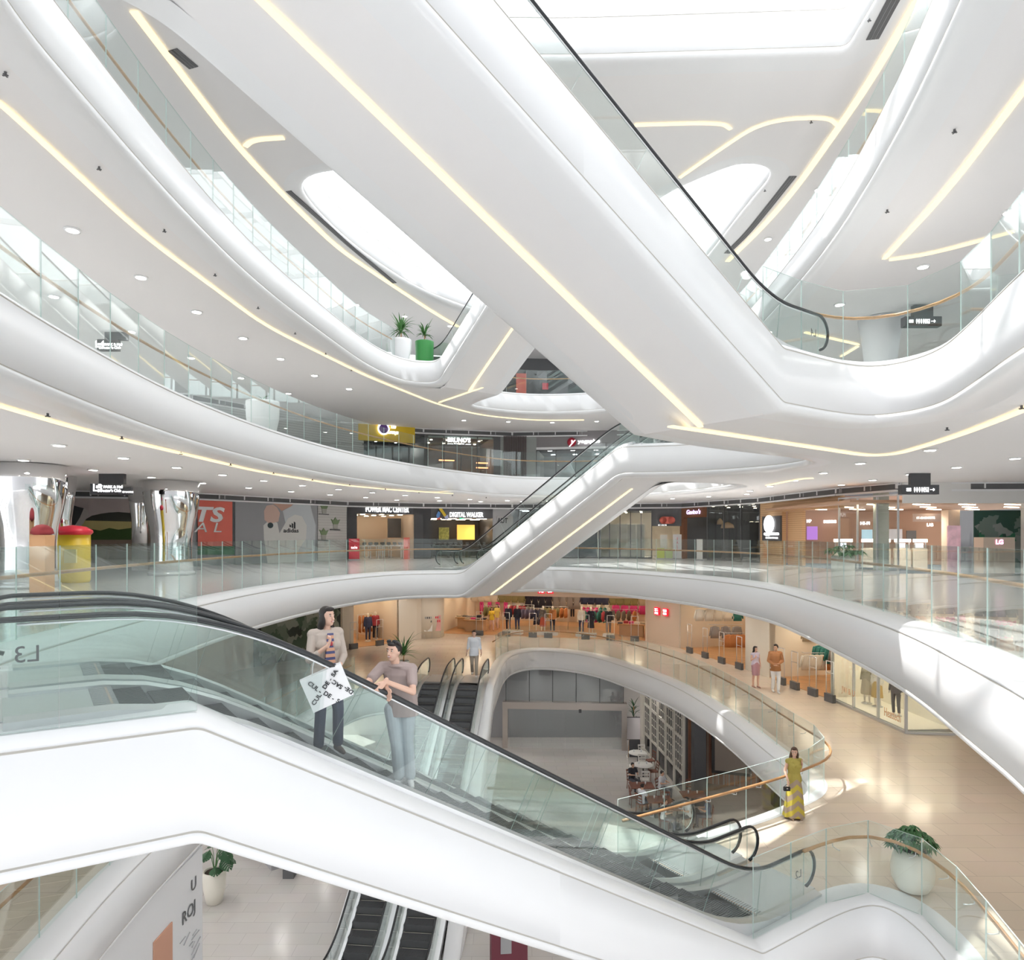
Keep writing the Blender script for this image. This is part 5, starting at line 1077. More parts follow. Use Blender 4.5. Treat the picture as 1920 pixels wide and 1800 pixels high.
board(FD, 823, 842, 989, 1012, mat('amber_pattern', (.75, .48, .10), .5, noise=.9, nscale=6), 'wall_panel', 'square amber patterned panel in the gadget shop', 'panel', 1.0, 1.06); board(FD, 858, 890, 984, 1012, mat('amber_lit', (.8, .4, .05), .5, emit=.7, ecol=(1, .5, .1)), 'lit_shelf', 'glowing amber display niche in the gadget shop', 'display', 3.0, 3.3)
exitm = mat('exit_green', (.0, .5, .2), .5, emit=.8, ecol=(.0, .7, .3)); board(FD, 862, 870, 969, 973, exitm, 'exit_sign', 'tiny green exit sign under the gadget shop lettering', 'sign', .1, .15)
for px, d in ((830, 1.8), (860, 1.0), (892, 1.8)): display_table(FD, px, d, 'dark display table in the gadget shop', group='display tables in the gadget shop', mt=M['char'])
FA = Face((0, 47.5), (6, 47), L3, L3+H3); room(FA, 0, FA.L, 5, 3.4, M['grey'], M['tile3'], M['char'], lights=(4, 2), lm=M['lampc'], lname='lamp in the shop behind the small escalator', lw=(.6, .1)); rnd_glass(FA, -.9, FA.L, 0, 3.4, 5, 'glass shop front behind the small escalator')
sign(FD, 932, 962, 968, 982, cm((.45, .45, .45)), 'grey sign with tall dark letters beside the small escalator', [('AUT', 942, 976, .55, M['dark'], dict(bold=.02, pf=(20, 10)))])
FR = Face((6, 47), (11.5, 45.9), L3, L3+H3); FR2 = Face((11.5, 45.9), (14.3, 39.3), L3, L3+H3)
r1 = FR.px(1262); room(FR, 0, FR.L, 6, 3.3, M['cream_wall'], M['tile3'], M['char'], lights=(5, 3), lname='small lamp inside the bakery shop', lw=(.15, .15)); rnd_glass(FR, 0, FR.px(1222), 0, 3.3, 5, 'glass front of the shop with tall white display cabinets')
for i in range(5):
    u = .3+i*.62; t = thing('display_cabinet', 'tall pale glazed display cabinet in the bakery shop', 'cabinet', FR.at(u, 1.4, 0), FR.ang, 'tall display cabinets'); mb = MB(); mb.box((0, .18, 1.2), (.58, .04, 2.4), M['cream']); [mb.box((x, 0, 1.2), (.035, .38, 2.4), M['cream']) for x in (-.28, .28)]; mb.build('case', t)
    for k in range(5): mb = MB(); mb.box((0, 0, .1+k*.56), (.54, .36, .03), M['cream']); mb.build('shelf', t)
mb = MB(); FR.slab(mb, FR.px(1222), FR.L, 2.2, H3, -.02, .2, M['char']); mb.build(wname('back'), kind='structure')
t, c = sign(FR, 1240, 1262, 969, 982, None, 'round ended red sign at the dark shop entrance', [('K I A N', 1242, 984.5, .16, M['emwhite'], dict(pf=(15, 2.4)))]); q = FR.pt(1251, 975.5, -.3)
mb = MB(); mb.lathe([(.01, 0), (.24, 0), (.24, .06), (.01, .06)], (-.28, 0, 0), M['coral'], 20); mb.lathe([(.01, 0), (.24, 0), (.24, .06), (.01, .06)], (.28, 0, 0), M['coral'], 20); mb.box((0, 0, .03), (.56, .48, .06), M['coral']); Rr = Matrix((FR.t, Vector((0, 0, 1)), FR.t.cross(Vector((0, 0, 1))))).transposed(); mb.v = [tuple(Rr @ Vector(v)+q-c) for v in mb.v]; mb.build('board', t)
def stand_board(F, x0, x1, top, mt, label, d=-1.0, extra=None):
    u0, u1 = F.px(x0, d), F.px(x1, d); D = F.at((u0+u1)/2, d).y; h = EYE-(top-HY)*D/FPX-F.z0; t = thing('standing_banner', label, 'banner', F.at((u0+u1)/2, d, 0)); mb = MB(); F.slab(mb, u0, u1, .08, h, d, d+.02, mt); part_in(t, mb, 'sheet')
    mb = MB(); F.slab(mb, u0-.02, u1+.02, 0, .08, d-.12, d+.14, M['grey']); part_in(t, mb, 'foot')
    if extra: text(extra[0], .2, extra[1], F.at((u0+u1)/2, d-.012, h*.6)-t.location, F.t, parent=t, fit=extra[2])
stand_board(FR, 1238, 1251, 1003, cm((.70, .68, .62)), 'pale standing banner left of the banner with red letters'); stand_board(FR, 1262, 1278, 1002, cm((.72, .72, .72)), 'white standing banner with red vertical letters SALE', extra=('S\nA\nL\nE', M['red'], (.10, .9))); stand_board(FR2, 1306, 1317, 1011, cm((.72, .70, .68)), 'white notice stand at the red brown shop entrance')
stand_board(FR, 1232, 1246, 1028, cm((.55, .62, .15)), 'yellow green board on the floor before the banners, left one', -1.4); stand_board(FR, 1248, 1261, 1029, cm((.50, .60, .30)), 'yellow green board on the floor before the banners, right one', -1.4)
stand_board(FPM, 654, 674, 1010, M['red'], 'red sale stand at the entrance of the computer shop', -.9, ('sale', M['emwhite'], (.4, .16)))
brown = mat('red_brown_wood', (.24, .10, .05), .5); g0, g1 = FR2.px(1277), FR2.px(1324)
mb = MB(); FR2.slab(mb, .0, g0, 0, H3, -.02, .2, M['char']); FR2.slab(mb, g0, g1, 2.75, H3, -.1, .2, brown); FR2.slab(mb, g0, FR2.px(1284), 0, 2.75, -.1, .2, brown); mb.build(wname('back'), kind='structure')
sign(FR2, 1286, 1315, 954, 965, None, 'violet script sign on red brown wood', [("Gavino's", 1300, 959.5, .52, mat('violet_lit', (.6, .5, .9), .5, emit=1.2, ecol=(.65, .55, 1)), dict(shear=.2, bold=.01, pf=(26, 9)))])
g2 = FR2.px(1425); room(FR2, g0, g2, 7, 3.5, M['char'], M['tile3'], M['char'], lights=(6, 3), lname='small lamp inside the restaurant', lw=(.14, .14)); rnd_glass(FR2, FR2.px(1327), g2, 0, 3.5, 3, 'tall glass front of the restaurant left of the oak wall')
mb = MB(); FR2.slab(mb, FR2.px(1340), FR2.px(1405), 1.0, 2.6, 6.8, 6.9, mat('window_daylight', (1, 1, 1), .5, emit=1.5, ecol=(.93, .97, 1))); mb.build('window_1', kind='structure')
for px, py, r in ((1364, 987, .45), (1350, 980, .22)):
    t = thing('pendant_lamp', 'woven pendant lamp in the restaurant' + (', larger one' if r > .3 else ', smaller one'), 'light', FR2.pt(px, py, 3)); mb = MB(); mb.lathe([(r, -.12), (r*.85, .12), (r*.4, .25), (.03, .3)], (0, 0, 0), cm((.72, .52, .34)), 20); mb.build('lamp_shade', t); mb = MB(); mb.tube([(0, 0, .3), (0, 0, 3.48-(t.location.z))], .01, M['dark'], 5); mb.build('cord', t)
# dining sets inside
def dining(F, px, d, i):
    p = F.at(F.px(px, d), d, 0.012); t = thing('dining_table', 'dark dining table in the restaurant', 'table', p, F.ang, 'restaurant dining tables'); mb = MB(); mb.box((0, 0, .74), (.8, .8, .04), M['char']); mb.build('table_top', t); mb = MB(); mb.tube([(0, 0, .02), (0, 0, .72)], .04, M['dark'], 8); mb.box((0, 0, .02), (.45, .45, .03), M['dark']); mb.build('pedestal', t)
for i, (px, d) in enumerate(((1338, 1.2), (1352, 3), (1375, 1.5), (1392, 3.2), (1408, 1.4))): dining(FR2, px, d, i)
# oak clad shop and electronics store
FO = Face((14.3, 39.3), (15, 31.3), L3, L3+H3); o0 = FO.px(1428); o1 = FO.px(1497)
mb = MB(); FO.slab(mb, 0, FO.px(1467), 0, H3, -.02, .2, M['lwood']); FO.slab(mb, FO.px(1467), FO.px(1576), 2.85, H3, -.02, .2, M['lwood']); FO.slab(mb, FO.px(1467), FO.px(1493), 0, 2.85, .3, .5, M['lwood']); mb.build(wname('right'), kind='structure')
t, c = sign(FO, 1429, 1463, 968, 1014, M['dark'], 'black square sign with white round logo for the appliance center', [('appliance', 1446, 1001, .44, M['emwhite'], dict(bold=.03, pf=(28, 8))), ('C E N T E R', 1447, 1008.5, .20, M['emwhite'], dict(bold=.01, pf=(23, 3)))])
q = FO.pt(1442, 983, -.16); mb = MB(); mb.lathe([(.42, 0), (.50, 0), (.50, .03), (.42, .03)], (0, 0, 0), M['emwhite'], 24, sx=1.2); mb.box((0, .02, .02), (.5, .52, .04), M['emwhite']); mb.box((0, -.5, .02), (.1, .3, .03), M['emwhite']); Rr = Matrix((FO.t, Vector((0, 0, 1)), FO.t.cross(Vector((0, 0, 1))))).transposed(); mb.v = [tuple(Rr @ Vector(v)+q-c) for v in mb.v]; mb.build('logo', t)
# store interior: open room behind the corner, back wall at larger depth
FE = Face((16.2, 38.0), (23.0, 33.5), L3, L3+H3); store_w = mat('store_back', (.42, .27, .20), .6)
wall((14.6, 39.2), (23.5, 36.5), L3, L3+H3, store_w, .2); mb = MB(); mb.box((20, 33, L3+3.0), (12, 9.5, .1), mat('store_ceiling', (.45, .28, .18), .6)); mb.build('ceiling', kind='structure')
for i in range(5):
    for j in range(3):
        mb = MB(); mb.box((0, 0, 0), (1.1, .14, .03), M['lampw']); o = mb.build('ceiling_lamp', label='warm linear lamp in the electronics store ceiling', cat='light', group='linear lamps in the electronics store'); o.location = (16+i*2, 30+j*2.8, 2.93); o.rotation_euler = (0, 0, .5)
FS = Face((15, 38.9), (23.2, 36.4), L3, L3+H3)
for s, px, py, sz in (('HP', 1517, 977, .34), ('SAMSUNG', 1556, 978, .30), ('HI-FI', 1622, 981, .32), ('LAB', 1744, 984, .50)): sign(FS, px-10, px+10, py-3, py+3, None, 'white lit %s lettering in the electronics store' % s, [(s, px, py, sz, M['emwhite'], dict(bold=.02, pf=(len(s)*3+3, 6)))], d0=-.15)
sign(FS, 1712, 1778, 963, 978, cm((.45, .36, .32)), 'brown board reading IT-GADGETS', [('IT-GADGETS', 1736, 971, .32, M['emwhite'], dict(pf=(34, 4)))], d0=-1.2, d1=-1.1)
for x0, x1, y0, y1, mt, lab in ((1513, 1533, 987, 1012, mat('screen_violet', (.3, .15, .5), .3, emit=.5, ecol=(.35, .18, .6)), 'violet screen on the store back wall'), (1616, 1636, 993, 1012, mat('screen_blue', (.3, .5, .6), .3, emit=.5, ecol=(.35, .5, .6)), 'blue grey screen on the store back wall'), (1667, 1692, 992, 1012, cm((.60, .62, .70)), 'pale rectangular panel in the middle of the store'), (1700, 1718, 995, 1012, M['char'], 'dark square panel in the middle of the store')):
    board(FS, x0, x1, y0, y1, mt, 'wall_screen', lab, 'screen', -.3, -.2)
FC = Face((15.6, 34.5), (22, 31.5), L3, L3+H3); litc = mat('lit_counter_top', (1, .95, .85), .5, emit=1.4, ecol=(1, .93, .82))
for i, (x0, x1) in enumerate(((1563, 1599), (1615, 1670), (1677, 1708), (1712, 1739))):
    uu0, uu1 = FC.px(x0), FC.px(x1); t = thing('display_counter', ['pale counter with glowing top edge, leftmost in the store', 'long pale counter with glowing top edge in the store middle', 'pale counter with bright laptops on it', 'pale counter with glowing top edge nearest the brown column'][i], 'counter', FC.at((uu0+uu1)/2, 0, 0)); mb = MB(); FC.slab(mb, uu0, uu1, 0, .95, 0, .7, M['cream_wall']); part_in(t, mb, 'cabinet'); mb = MB(); FC.slab(mb, uu0, uu1, 1.25, 1.40, -.03, .1, litc); part_in(t, mb, 'lit_band'); mb = MB(); FC.slab(mb, uu0+.05, uu0+.1, .95, 1.25, 0, .06, M['grey']); FC.slab(mb, uu1-.1, uu1-.05, .95, 1.25, 0, .06, M['grey']); part_in(t, mb, 'bracket')
for i, x in enumerate((1580, 1650, 1690, 1724)):
    p = FC.at(FC.px(x, .35), .35, .96); t = thing('laptop', 'open laptop with bright screen on a store counter', 'computer', p, FC.ang, 'laptops on the store counters'); mb = MB(); mb.box((0, -.1, .01), (.34, .24, .02), M['grey']); mb.build('keyboard', t); mb = MB(); mb.box((0, .06, .13), (.34, .012, .23), mat('laptop_screen', (.7, .75, .9), .3, emit=.6) if i == 0 else bpy.data.materials['laptop_screen'], rx=-.25); mb.build('screen', t)
mb = MB(); mb.box((16.0, 29.6, L3+H3/2), (.45, .45, H3), cm((.62, .66, .58))); mb.build('pillar', label='pale greenish square pillar inside the electronics store front', cat='column')
mb = MB(); mb.box((19.4, 30.2, L3+1.35), (.5, .5, 2.7), M['beige']); mb.build('pillar', label='beige square pillar right of the electronics store', cat='column')
FM = Face((19.8, 29.3), (25.5, 28.3), L3, L3+H3); t = mural(FM, 0, FM.L, 2.65, cm((.03, .09, .07)), [cm((.16, .22, .20)), cm((.03, .17, .10)), cm((.24, .28, .27))], 'dark green leaf mural at the right end of the third floor', 34, 7, leaf=1.1)
wall((16, 28.2), (25.5, 28.3-.2+.2), L3+2.9, L3+H3, M['wallwhite'], .1, 'back', -.3)
rnd_glass(Face((15, 31.3), (16, 28.2), L3, L3+H3), 0, 3.2, 0, 3.3, 3, 'tall glass corner panes of the electronics store', M['steel'], fw=.03)
mb = MB(); mb.box((0, 0, 0), (.55, .06, 2.0), mat('colour_display', (.55, .35, .40), .4, noise=.8, nscale=3, emit=.25)); mb.build('display_stand', label='upright colourful display screen left of the green mural', cat='display').location = (18.9, 29.2, 1.0)
mb = MB(); 
t = thing('display_counter', 'beige counter with LG sign at the far right of the store', 'counter', (20.2, 28.6, L3)); mb.box((0, 0, .75), (1.3, .6, 1.5), M['beige']); mb.build('cabinet', t); text('LG', .26, mat('pink_lit', (1, .3, .6), .5, emit=1.5, ecol=(1, .5, .8)), (.0, -.32, 1.3), (1, 0, 0), parent=t, bold=.01)

# added fill spots that brighten the third and fourth floor shops
for x, y, z, en in ((-7.5, 48, 2.8, 160), (-2.5, 49, 2.6, 90), (9, 48.5, 3.1, 140), (15.5, 42, 3.2, 160), (17.5, 33, 2.85, 260), (20.5, 34, 2.85, 260), (18.5, 31, 2.85, 200), (-7.2, 47.5, 8.1, 90), (-3, 49, 8.2, 90), (5, 49, 7.4, 120)):
    l = bpy.data.lights.new('shop_fill_light', 'SPOT'); l.energy = en; l.spot_size = math.radians(155); l.spot_blend = .8; l.shadow_soft_size = .2; l.color = (1, .9, .78); o = bpy.data.objects.new('shop_fill_light', l); COL.objects.link(o); o.location = (x, y, z)
# ---------------------------------------------------------------- second floor clothing shop
warmw = mat('shop_cream', (.74, .64, .52), .6); H2 = 2.6; L2C = -1.25-L2
def opening(F, u0, u1, H=H2):
    mb = MB(); F.slab(mb, u0, u1, H, L2C, -.02, .15, M['beige']); mb.build(wname('back'), kind='structure')
F21 = Face((-9.8, 39.3), (-6, 43), L2, 0); F22 = Face((-4.6, 45.8), (8.4, 42.5), L2, 0); F23 = Face((9.8, 39.8), (11.5, 33.5), L2, 0); F24 = Face((11.5, 33.5), (12.8, 27.3), L2, 0); F25 = Face((12.8, 27.3), (13.1, 22.7), L2, 0)
F20 = Face((-13.5, 33), (-9.8, 39.3), L2, 0)
wall((-13.5, 33), (-9.8, 39.3), L2, -1.25, M['beige'], .2); mural(F20, 1.2, F20.L-.15, 3.2, cm((.05, .07, .06)), [cm((.20, .26, .20)), cm((.10, .16, .11)), cm((.32, .36, .31))], 'dark jungle leaf mural behind the head of the woman in the blazer', 60, 11, leaf=1.3)
r0, r1 = F21.px(662), F21.px(748)
mb = MB(); F21.slab(mb, 0, r0, 0, L2C, -.06, .2, M['cream_wall']); mb.build('pillar', label='beige pier between the leaf mural and the first clothing entrance', cat='column')
wall(F21.at(r1)[:2], (-6, 43), L2, -1.25, M['cream_wall'], .2); wall((-6, 43), (-4.6, 45.8), L2, -1.25, M['cream_wall'], .2); opening(F21, r0, r1, 2.9); room(F21, r0, r1, 7, 2.9, warmw, M['woodfloor'], M['wallwhite'], lights=(2, 3), lname='warm lamp in the clothing shop, left room', lw=(.9, .2))
mb = MB(); c_ = Vector((-5.6, 44.6, L2)); mb.lathe([(1.15, 0), (1.15, L2C-.01)], (0, 0, 0), M['cream_wall'], 36); mb.build('pillar', label='thick rounded cream pillar between the two left clothing entrances', cat='column').location = c_
opening(F22, F22.px(830), F22.L, 2.62); w0 = F22.px(825); room(F22, w0, F22.L-.1, 8, 2.62, warmw, M['woodfloor'], M['wallwhite'], lights=(6, 3), lname='warm lamp in the wide clothing shop', lw=(1.1, .22))
wall((8.4, 42.5), (9.8, 39.8), L2, -1.25, M['beige'], .2)
s0, s1 = F23.px(1300), F23.px(1398); mb = MB(); F23.slab(mb, 0, F23.px(1275), 0, L2C, -.05, .3, M['cream_wall']); F23.slab(mb, s1, F23.L, 0, L2C, -.02, .3, M['cream_wall']); mb.build(wname('right'), kind='structure')
opening(F23, F23.px(1275), s1, 2.75); room(F23, F23.px(1276), s1, 6, 2.75, warmw, M['woodfloor'], M['wallwhite'], lights=(3, 2), lname='warm lamp in the clothing shop, right room', lw=(.9, .2))
q0, q1 = F24.px(1443), F24.px(1560); mb = MB(); F24.slab(mb, 0, q0, 0, L2C, -.02, .3, M['cream_wall']); F24.slab(mb, q1, F24.L, 0, L2C, -.05, .3, M['cream_wall']); mb.build(wname('right'), kind='structure')
opening(F24, q0, q1, 2.75); room(F24, q0, q1, 6, 2.75, M['cream_wall'], M['woodfloor'], M['wallwhite'], lights=(3, 2), lname='warm lamp in the rightmost clothing room', lw=(.9, .2))
# bright show windows
dispw = mat('display_cream', (.88, .84, .74), .5)
F26 = Face((13.1, 22.7), (14.6, 22.5), L2, 0)
mb = MB(); F25.slab(mb, 0, F25.L, 2.9, L2C, -.02, .2, M['beige']); F26.slab(mb, 0, F26.L, 2.9, L2C, -.02, .2, M['beige']); mb.build(wname('right'), kind='structure')
mb = MB(); F25.slab(mb, 0, F25.L, 0, .12, .02, 1.6, dispw); F25.slab(mb, 0, F25.L, 0, 2.9, 1.6, 1.7, dispw); F25.slab(mb, 0, F25.L, 2.85, 2.92, .02, 1.6, dispw); F25.slab(mb, -.05, 0.02, 0, 2.9, 0, 1.6, dispw); mb.build('show_window_box', label='brightly lit white show window box at the right end', cat='display')
for i in range(4):
    mb = MB(); mb.box((0, 0, 0), (.8, .25, .03), mat('show_lamp', (1, 1, 1), .5, emit=12, ecol=(1, .9, .7)) if i == 0 else bpy.data.materials['show_lamp']); o = mb.build('ceiling_lamp', label='bright warm lamp over the show window', cat='light', group='show window lamps'); o.location = F25.at(.6+i*1.15, .8, 2.82)
rnd_glass(F25, 0, F25.L, 0, 2.9, 3, 'tall glass of the bright show windows along the right walkway', M['steel'], fw=.05); rnd_glass(F26, 0, F26.L, 0, 2.9, 1, 'end glass of the bright show window facing the camera', M['steel'], fw=.04)
for s, px, py, w in (('JW & U', 1590, 1298, 17), ('Heattech', 1673, 1340, 15)):
    text(s, .3, cm((.72, .45, .28)), F25.pt(px, py, -.06), F25.t, fit=(.9, .3), label='faint tan lettering %s on the show window' % s, cat='lettering', name='window_lettering')
# UNIQLO logo squares
redl = mat('logo_red', (.85, .02, .05), .4, emit=.35, ecol=(1, .02, .05))
def logo(F, px, py, w, top, bot, label, d=-.18, proud=.10):
    c = F.pt(px, py, d); t = thing('logo_sign', label, 'sign', c); m = w*c.y/FPX; mb = MB(); u = F.px(px, d)
    F.slab(mb, u-m*.5, u+m*.5, c.z-L2-m*.56, c.z-L2+m*.56, d, d+proud, redl); part_in(t, mb, 'board')
    for s, dz in ((top, .23), (bot, -.25)): text(s, .5*m, M['emwhite'], Vector((0, 0, dz*m))-F.n*.012, F.t, parent=t, fit=(m*.72, m*.36), bold=.01, ext=.008)
logo(F22, 1014.5, 1106, 12.5, 'ユニ', 'クロ', 'red square sign with white kana over the wide clothing entrance'); logo(F22, 1031, 1106, 12.5, 'UNI', 'QLO', 'red square sign with white latin letters over the wide clothing entrance')
FPl = Face((8.4, 42.5), (9.8, 39.8), L2, 0)
logo(FPl, 1230.5, 1146, 13, 'ユニ', 'クロ', 'red square sign with white kana on the beige pier'); logo(FPl, 1246.5, 1148, 12.5, 'UNI', 'QLO', 'red square sign with white latin letters on the beige pier')
# garments
def garment_mesh(kind, col):
    mb = MB(); R = random.Random(hash(kind) % 97)
    if kind == 'top':
        loft(mb, [(Vector((0, 0, -.68)), .24, .035, 0), (Vector((0, 0, -.4)), .225, .05, 0), (Vector((0, 0, -.12)), .24, .05, 0), (Vector((0, 0, -.05)), .20, .04, 0), (Vector((0, 0, 0)), .07, .03, 0)], 12)
        for s in (-1, 1): cap(mb, (s*.2, 0, -.10), (s*.29, .0, -.52), .06, .045, 8)
    elif kind == 'trousers':
        loft(mb, [(Vector((0, 0, -.3)), .17, .04, 0), (Vector((0, 0, 0)), .15, .04, 0)], 10)
        for s in (-1, 1): cap(mb, (s*.08, 0, -.25), (s*.09, 0, -.95), .075, .055, 8)
    else:
        loft(mb, [(Vector((0, 0, -1.05)), .30, .05, 0), (Vector((0, 0, -.45)), .19, .05, 0), (Vector((0, 0, -.1)), .22, .05, 0), (Vector((0, 0, 0)), .07, .03, 0)], 12)
        for s in (-1, 1): cap(mb, (s*.18, 0, -.10), (s*.27, 0, -.5), .055, .04, 8)
    mb.tube([(0, 0, 0), (0, 0, .06), (.02, 0, .09), (.04, 0, .07)], .005, M['steel'], 5)
    mt = cm(col, .85); mb.mats = [mt, M['steel']]
    o = mb.build('garment'); me = o.data; bpy.data.objects.remove(o); return me
PAL = [(.03, .03, .05), (.05, .06, .12), (.20, .17, .15), (.50, .42, .30), (.62, .58, .52), (.40, .05, .07), (.04, .20, .18), (.55, .22, .08), (.72, .68, .60), (.30, .28, .27), (.16, .14, .22), (.60, .05, .22), (.28, .25, .12)]
NM = ['black', 'navy', 'taupe', 'tan', 'stone grey', 'maroon', 'teal', 'rust orange', 'cream', 'grey', 'dark plum', 'magenta', 'olive']
GM = {}
RG = random.Random(21)
def garment(p, ang, kind, ci, where, s=1.0):
    if (kind, ci) not in GM: GM[(kind, ci)] = garment_mesh(kind, PAL[ci])
    o = bpy.data.objects.new('garment', GM[(kind, ci)]); link(o); o.location = p; o.rotation_euler = (0, 0, ang); o.scale = (s, s, s)
    setp(o, '%s %s hanging %s' % (NM[ci], {'top': 'top', 'trousers': 'trousers', 'dress': 'long garment'}[kind], where), 'garment', 'clothes hanging '+where)
def rail_row(F, u0, u1, d, z, step, where, kinds=('top',), facing=True, base=None):
    t = thing('clothes_rail', 'steel rail %s' % where.replace('on a floor rail','standing'), 'rack', F.at((u0+u1)/2, d, z), F.ang, 'clothes rails '+where); mb = MB(); L = abs(u1-u0); mb.tube([(-L/2, 0, .08), (L/2, 0, .08)], .016, M['steel'], 6); mb.build('bar', t)
    for s in (-1, 1): mb = MB(); mb.tube([(s*L/2, 0, .08), (s*L/2, 0 if base else .25, -z if base else .08)], .016, M['steel'], 6); mb.build('bracket', t)
    n = max(1, int(L/step)); b = RG.randrange(len(PAL)); k = 0
    for i in range(n):
        if i % 4 == 0: b = RG.randrange(len(PAL)); kk = RG.choice(kinds)
        garment(F.at(u0+(i+.5)*(u1-u0)/n, d, z), F.ang+(0 if facing else 1.25), kk, b, where)
rail_row(F22, w0+.3, F22.L-.4, 7.6, 2.35, .62, 'high on the wide shop back wall'); rail_row(F22, w0+.3, F22.L-.4, 6.0, 2.25, .5, 'on the upper middle rail of the wide shop', ('top', 'dress')); rail_row(F22, w0+.3, F22.L-.4, 7.6, 1.45, .62, 'low on the wide shop back wall', ('top', 'trousers', 'dress'))
for k, (a, b, d) in enumerate(((3.4, 5.2, 4.6), (6.0, 7.8, 3.8), (8.6, 10.4, 4.8), (10.8, 12.6, 3.2), (1.8, 3.0, 3.4), (4.4, 6.2, 2.6), (9.0, 10.6, 2.4))): rail_row(F22, a, b, d, 1.5, .30, 'on a floor rail in the wide shop', ('top', 'dress'), False, True)
rail_row(F21, r0+.1, r1-.1, 6.7, 2.1, .5, 'on the left room back wall'); rail_row(F21, r0+.1, r1-.1, 6.7, 1.2, .5, 'low in the left room back', ('top', 'trousers'))
rail_row(F21, r0+.2, r0+1.6, 3.4, 1.5, .22, 'on a floor rail in the left room', ('top',), False, True); rail_row(F21, r1-1.3, r1-.2, 2.6, 1.5, .22, 'on a floor rail right in the left room', ('dress',), False, True)
rail_row(F23, F23.px(1300), s1-.1, 5.7, 2.2, .6, 'high in the room right of the beige pier', ('top', 'dress')); rail_row(F23, F23.px(1300), s1-.1, 5.7, 1.3, .6, 'low in the room right of the beige pier', ('top',))
rail_row(F23, F23.px(1360), s1-.2, 2.6, 1.5, .22, 'at the front right of the beige pier', ('top',), False, True)
rail_row(F24, q0+.8, q1-.2, 5.7, 2.2, .6, 'high in the rightmost clothing room'); rail_row(F24, q0+.9, q0+2.6, 1.8, 1.6, .28, 'at the front of the rightmost clothing room', ('top',), False, True)
def row_at(px0, px1, Y, z, step, where, kinds=('top',)):
    x0, x1 = PD(px0, 1000, Y).x, PD(px1, 1000, Y).x; F = Face((x0, Y), (x1, Y), L2, 0); rail_row(F, 0, F.L, 0, z, step, where, kinds)
row_at(1303, 1392, 38.3, 2.45, .5, 'high at the back, right of the beige pier'); row_at(1330, 1392, 38.2, 1.5, .5, 'low at the back, right of the beige pier', ('top', 'dress'))
row_at(1362, 1396, 36.0, 1.35, .2, 'on the front rail right of the beige pier'); row_at(1500, 1556, 31.9, 2.3, .5, 'high at the back of the rightmost room'); row_at(1508, 1556, 30.2, 1.3, .2, 'on the right rail of the rightmost room')
# folded clothes tables
def fold_table(F, u, d, label, w=1.8, n=5, seed=1):
    R = random.Random(seed); t = thing('display_table', label, 'table', F.at(u, d, .012), F.ang); mb = MB(); mb.box((0, 0, .78), (w, 1.0, .06), M['wood']); mb.build('table_top', t); mb = MB(); mb.box((0, 0, .38), (w*.85, .8, .74), cm((.55, .36, .22))); mb.build('plinth', t)
    for i in range(n):
        ci = R.randrange(len(PAL)); h = .06+.12*R.random(); mb = MB(); k = max(2, int(h/.03))
        for j in range(k): mb.box((0, 0, .015+j*.03), (.30, .34, .026), cm(PAL[ci], .85), rz=.03*(j % 2))
        o = mb.build('folded_clothes', label='folded %s clothes on the %s' % (NM[ci], ' '.join(label.split()[:10])), cat='clothes', group='folded clothes on shop tables: '+label); o.location = F.at(u+(i-(n-1)/2)*w/n, d-.1+.2*(i % 2), .825); o.rotation_euler = (0, 0, F.ang)
fold_table(F22, F22.px(1180), 1.8, 'wooden folding table in the wide shop beside the beige pier', seed=2); fold_table(F22, F22.px(858), 2.6, 'wooden folding table at the left end of the wide shop', seed=3); fold_table(F22, F22.px(880), 1.4, 'wooden plinth table near the entrance of the wide shop', 1.5, 4, seed=4)
fold_table(F23, F23.px(1365), 3.4, 'folding table in the room with the magenta tops', 1.6, 4, seed=5); fold_table(F24, F24.px(1525), 2.4, 'round ended folding table in the rightmost clothing room', 1.8, 5, seed=6); fold_table(F21, (r0+r1)/2+.2, 4.6, 'folding table at the back of the left clothing room', 1.4, 4, seed=7)
# mannequins
_mn = {}
def mannequin(p, ang, topc, botc, label, dress=False, s=1.0):
    key = (topc, botc, dress)
    if key not in _mn:
        kw = dict(skirt=(cm(botc), .35, .22)) if dress else dict(bottom=(cm(botc), .055))
        t, _h, _v = figure(label, 'mannequin', (0, 0, 0), 0, 1, dict(wl=(.24, -.02, .90), wr=(-.24, -.02, .90)), SK['m'], top=(cm(topc), .12), sleeve='long', mann=True, fem=dress, vox=.018, name='mannequin', group='mannequins in the clothing shops', **kw)
        mb = MB(); mb.lathe([(.20, -.02), (.20, 0), (.01, 0)], (0, 0, 0), M['steel'], 20); mb.build('base_plate', t); _mn[key] = t
    else: t = copy_tree(_mn[key], label=label)
    t.location = p; t.rotation_euler = (0, 0, ang); t.scale = (s, s, s)
def plinth(F, u, d, label, w=.7, h=.22):
    mb = MB(); mb.box((0, 0, h/2), (w, .5, h), M['white']); o = mb.build('plinth', label=label, cat='plinth', group='white plinths under mannequins'); o.location = F.at(u, d, .012); o.rotation_euler = (0, 0, F.ang)
ML = [(953, (.03, .03, .05), (.03, .03, .05), 'black outfit, leftmost of the row in the wide shop', 0), (970, (.03, .03, .05), (.05, .06, .12), 'dark jacket and trousers, second from the left in the row', 0), (1018, (.20, .17, .15), (.50, .10, .06), 'dark top and rust red long skirt', 1), (1036, (.55, .22, .08), (.03, .03, .05), 'orange top under dark clothes', 0),
      (1090, (.72, .68, .60), (.05, .06, .12), 'cream jacket and navy trousers', 0), (1108, (.03, .03, .05), (.04, .04, .05), 'long black coat, right of the cream jacket', 1), (1141, (.04, .04, .05), (.20, .17, .15), 'black tee in front of the right rails', 0)]
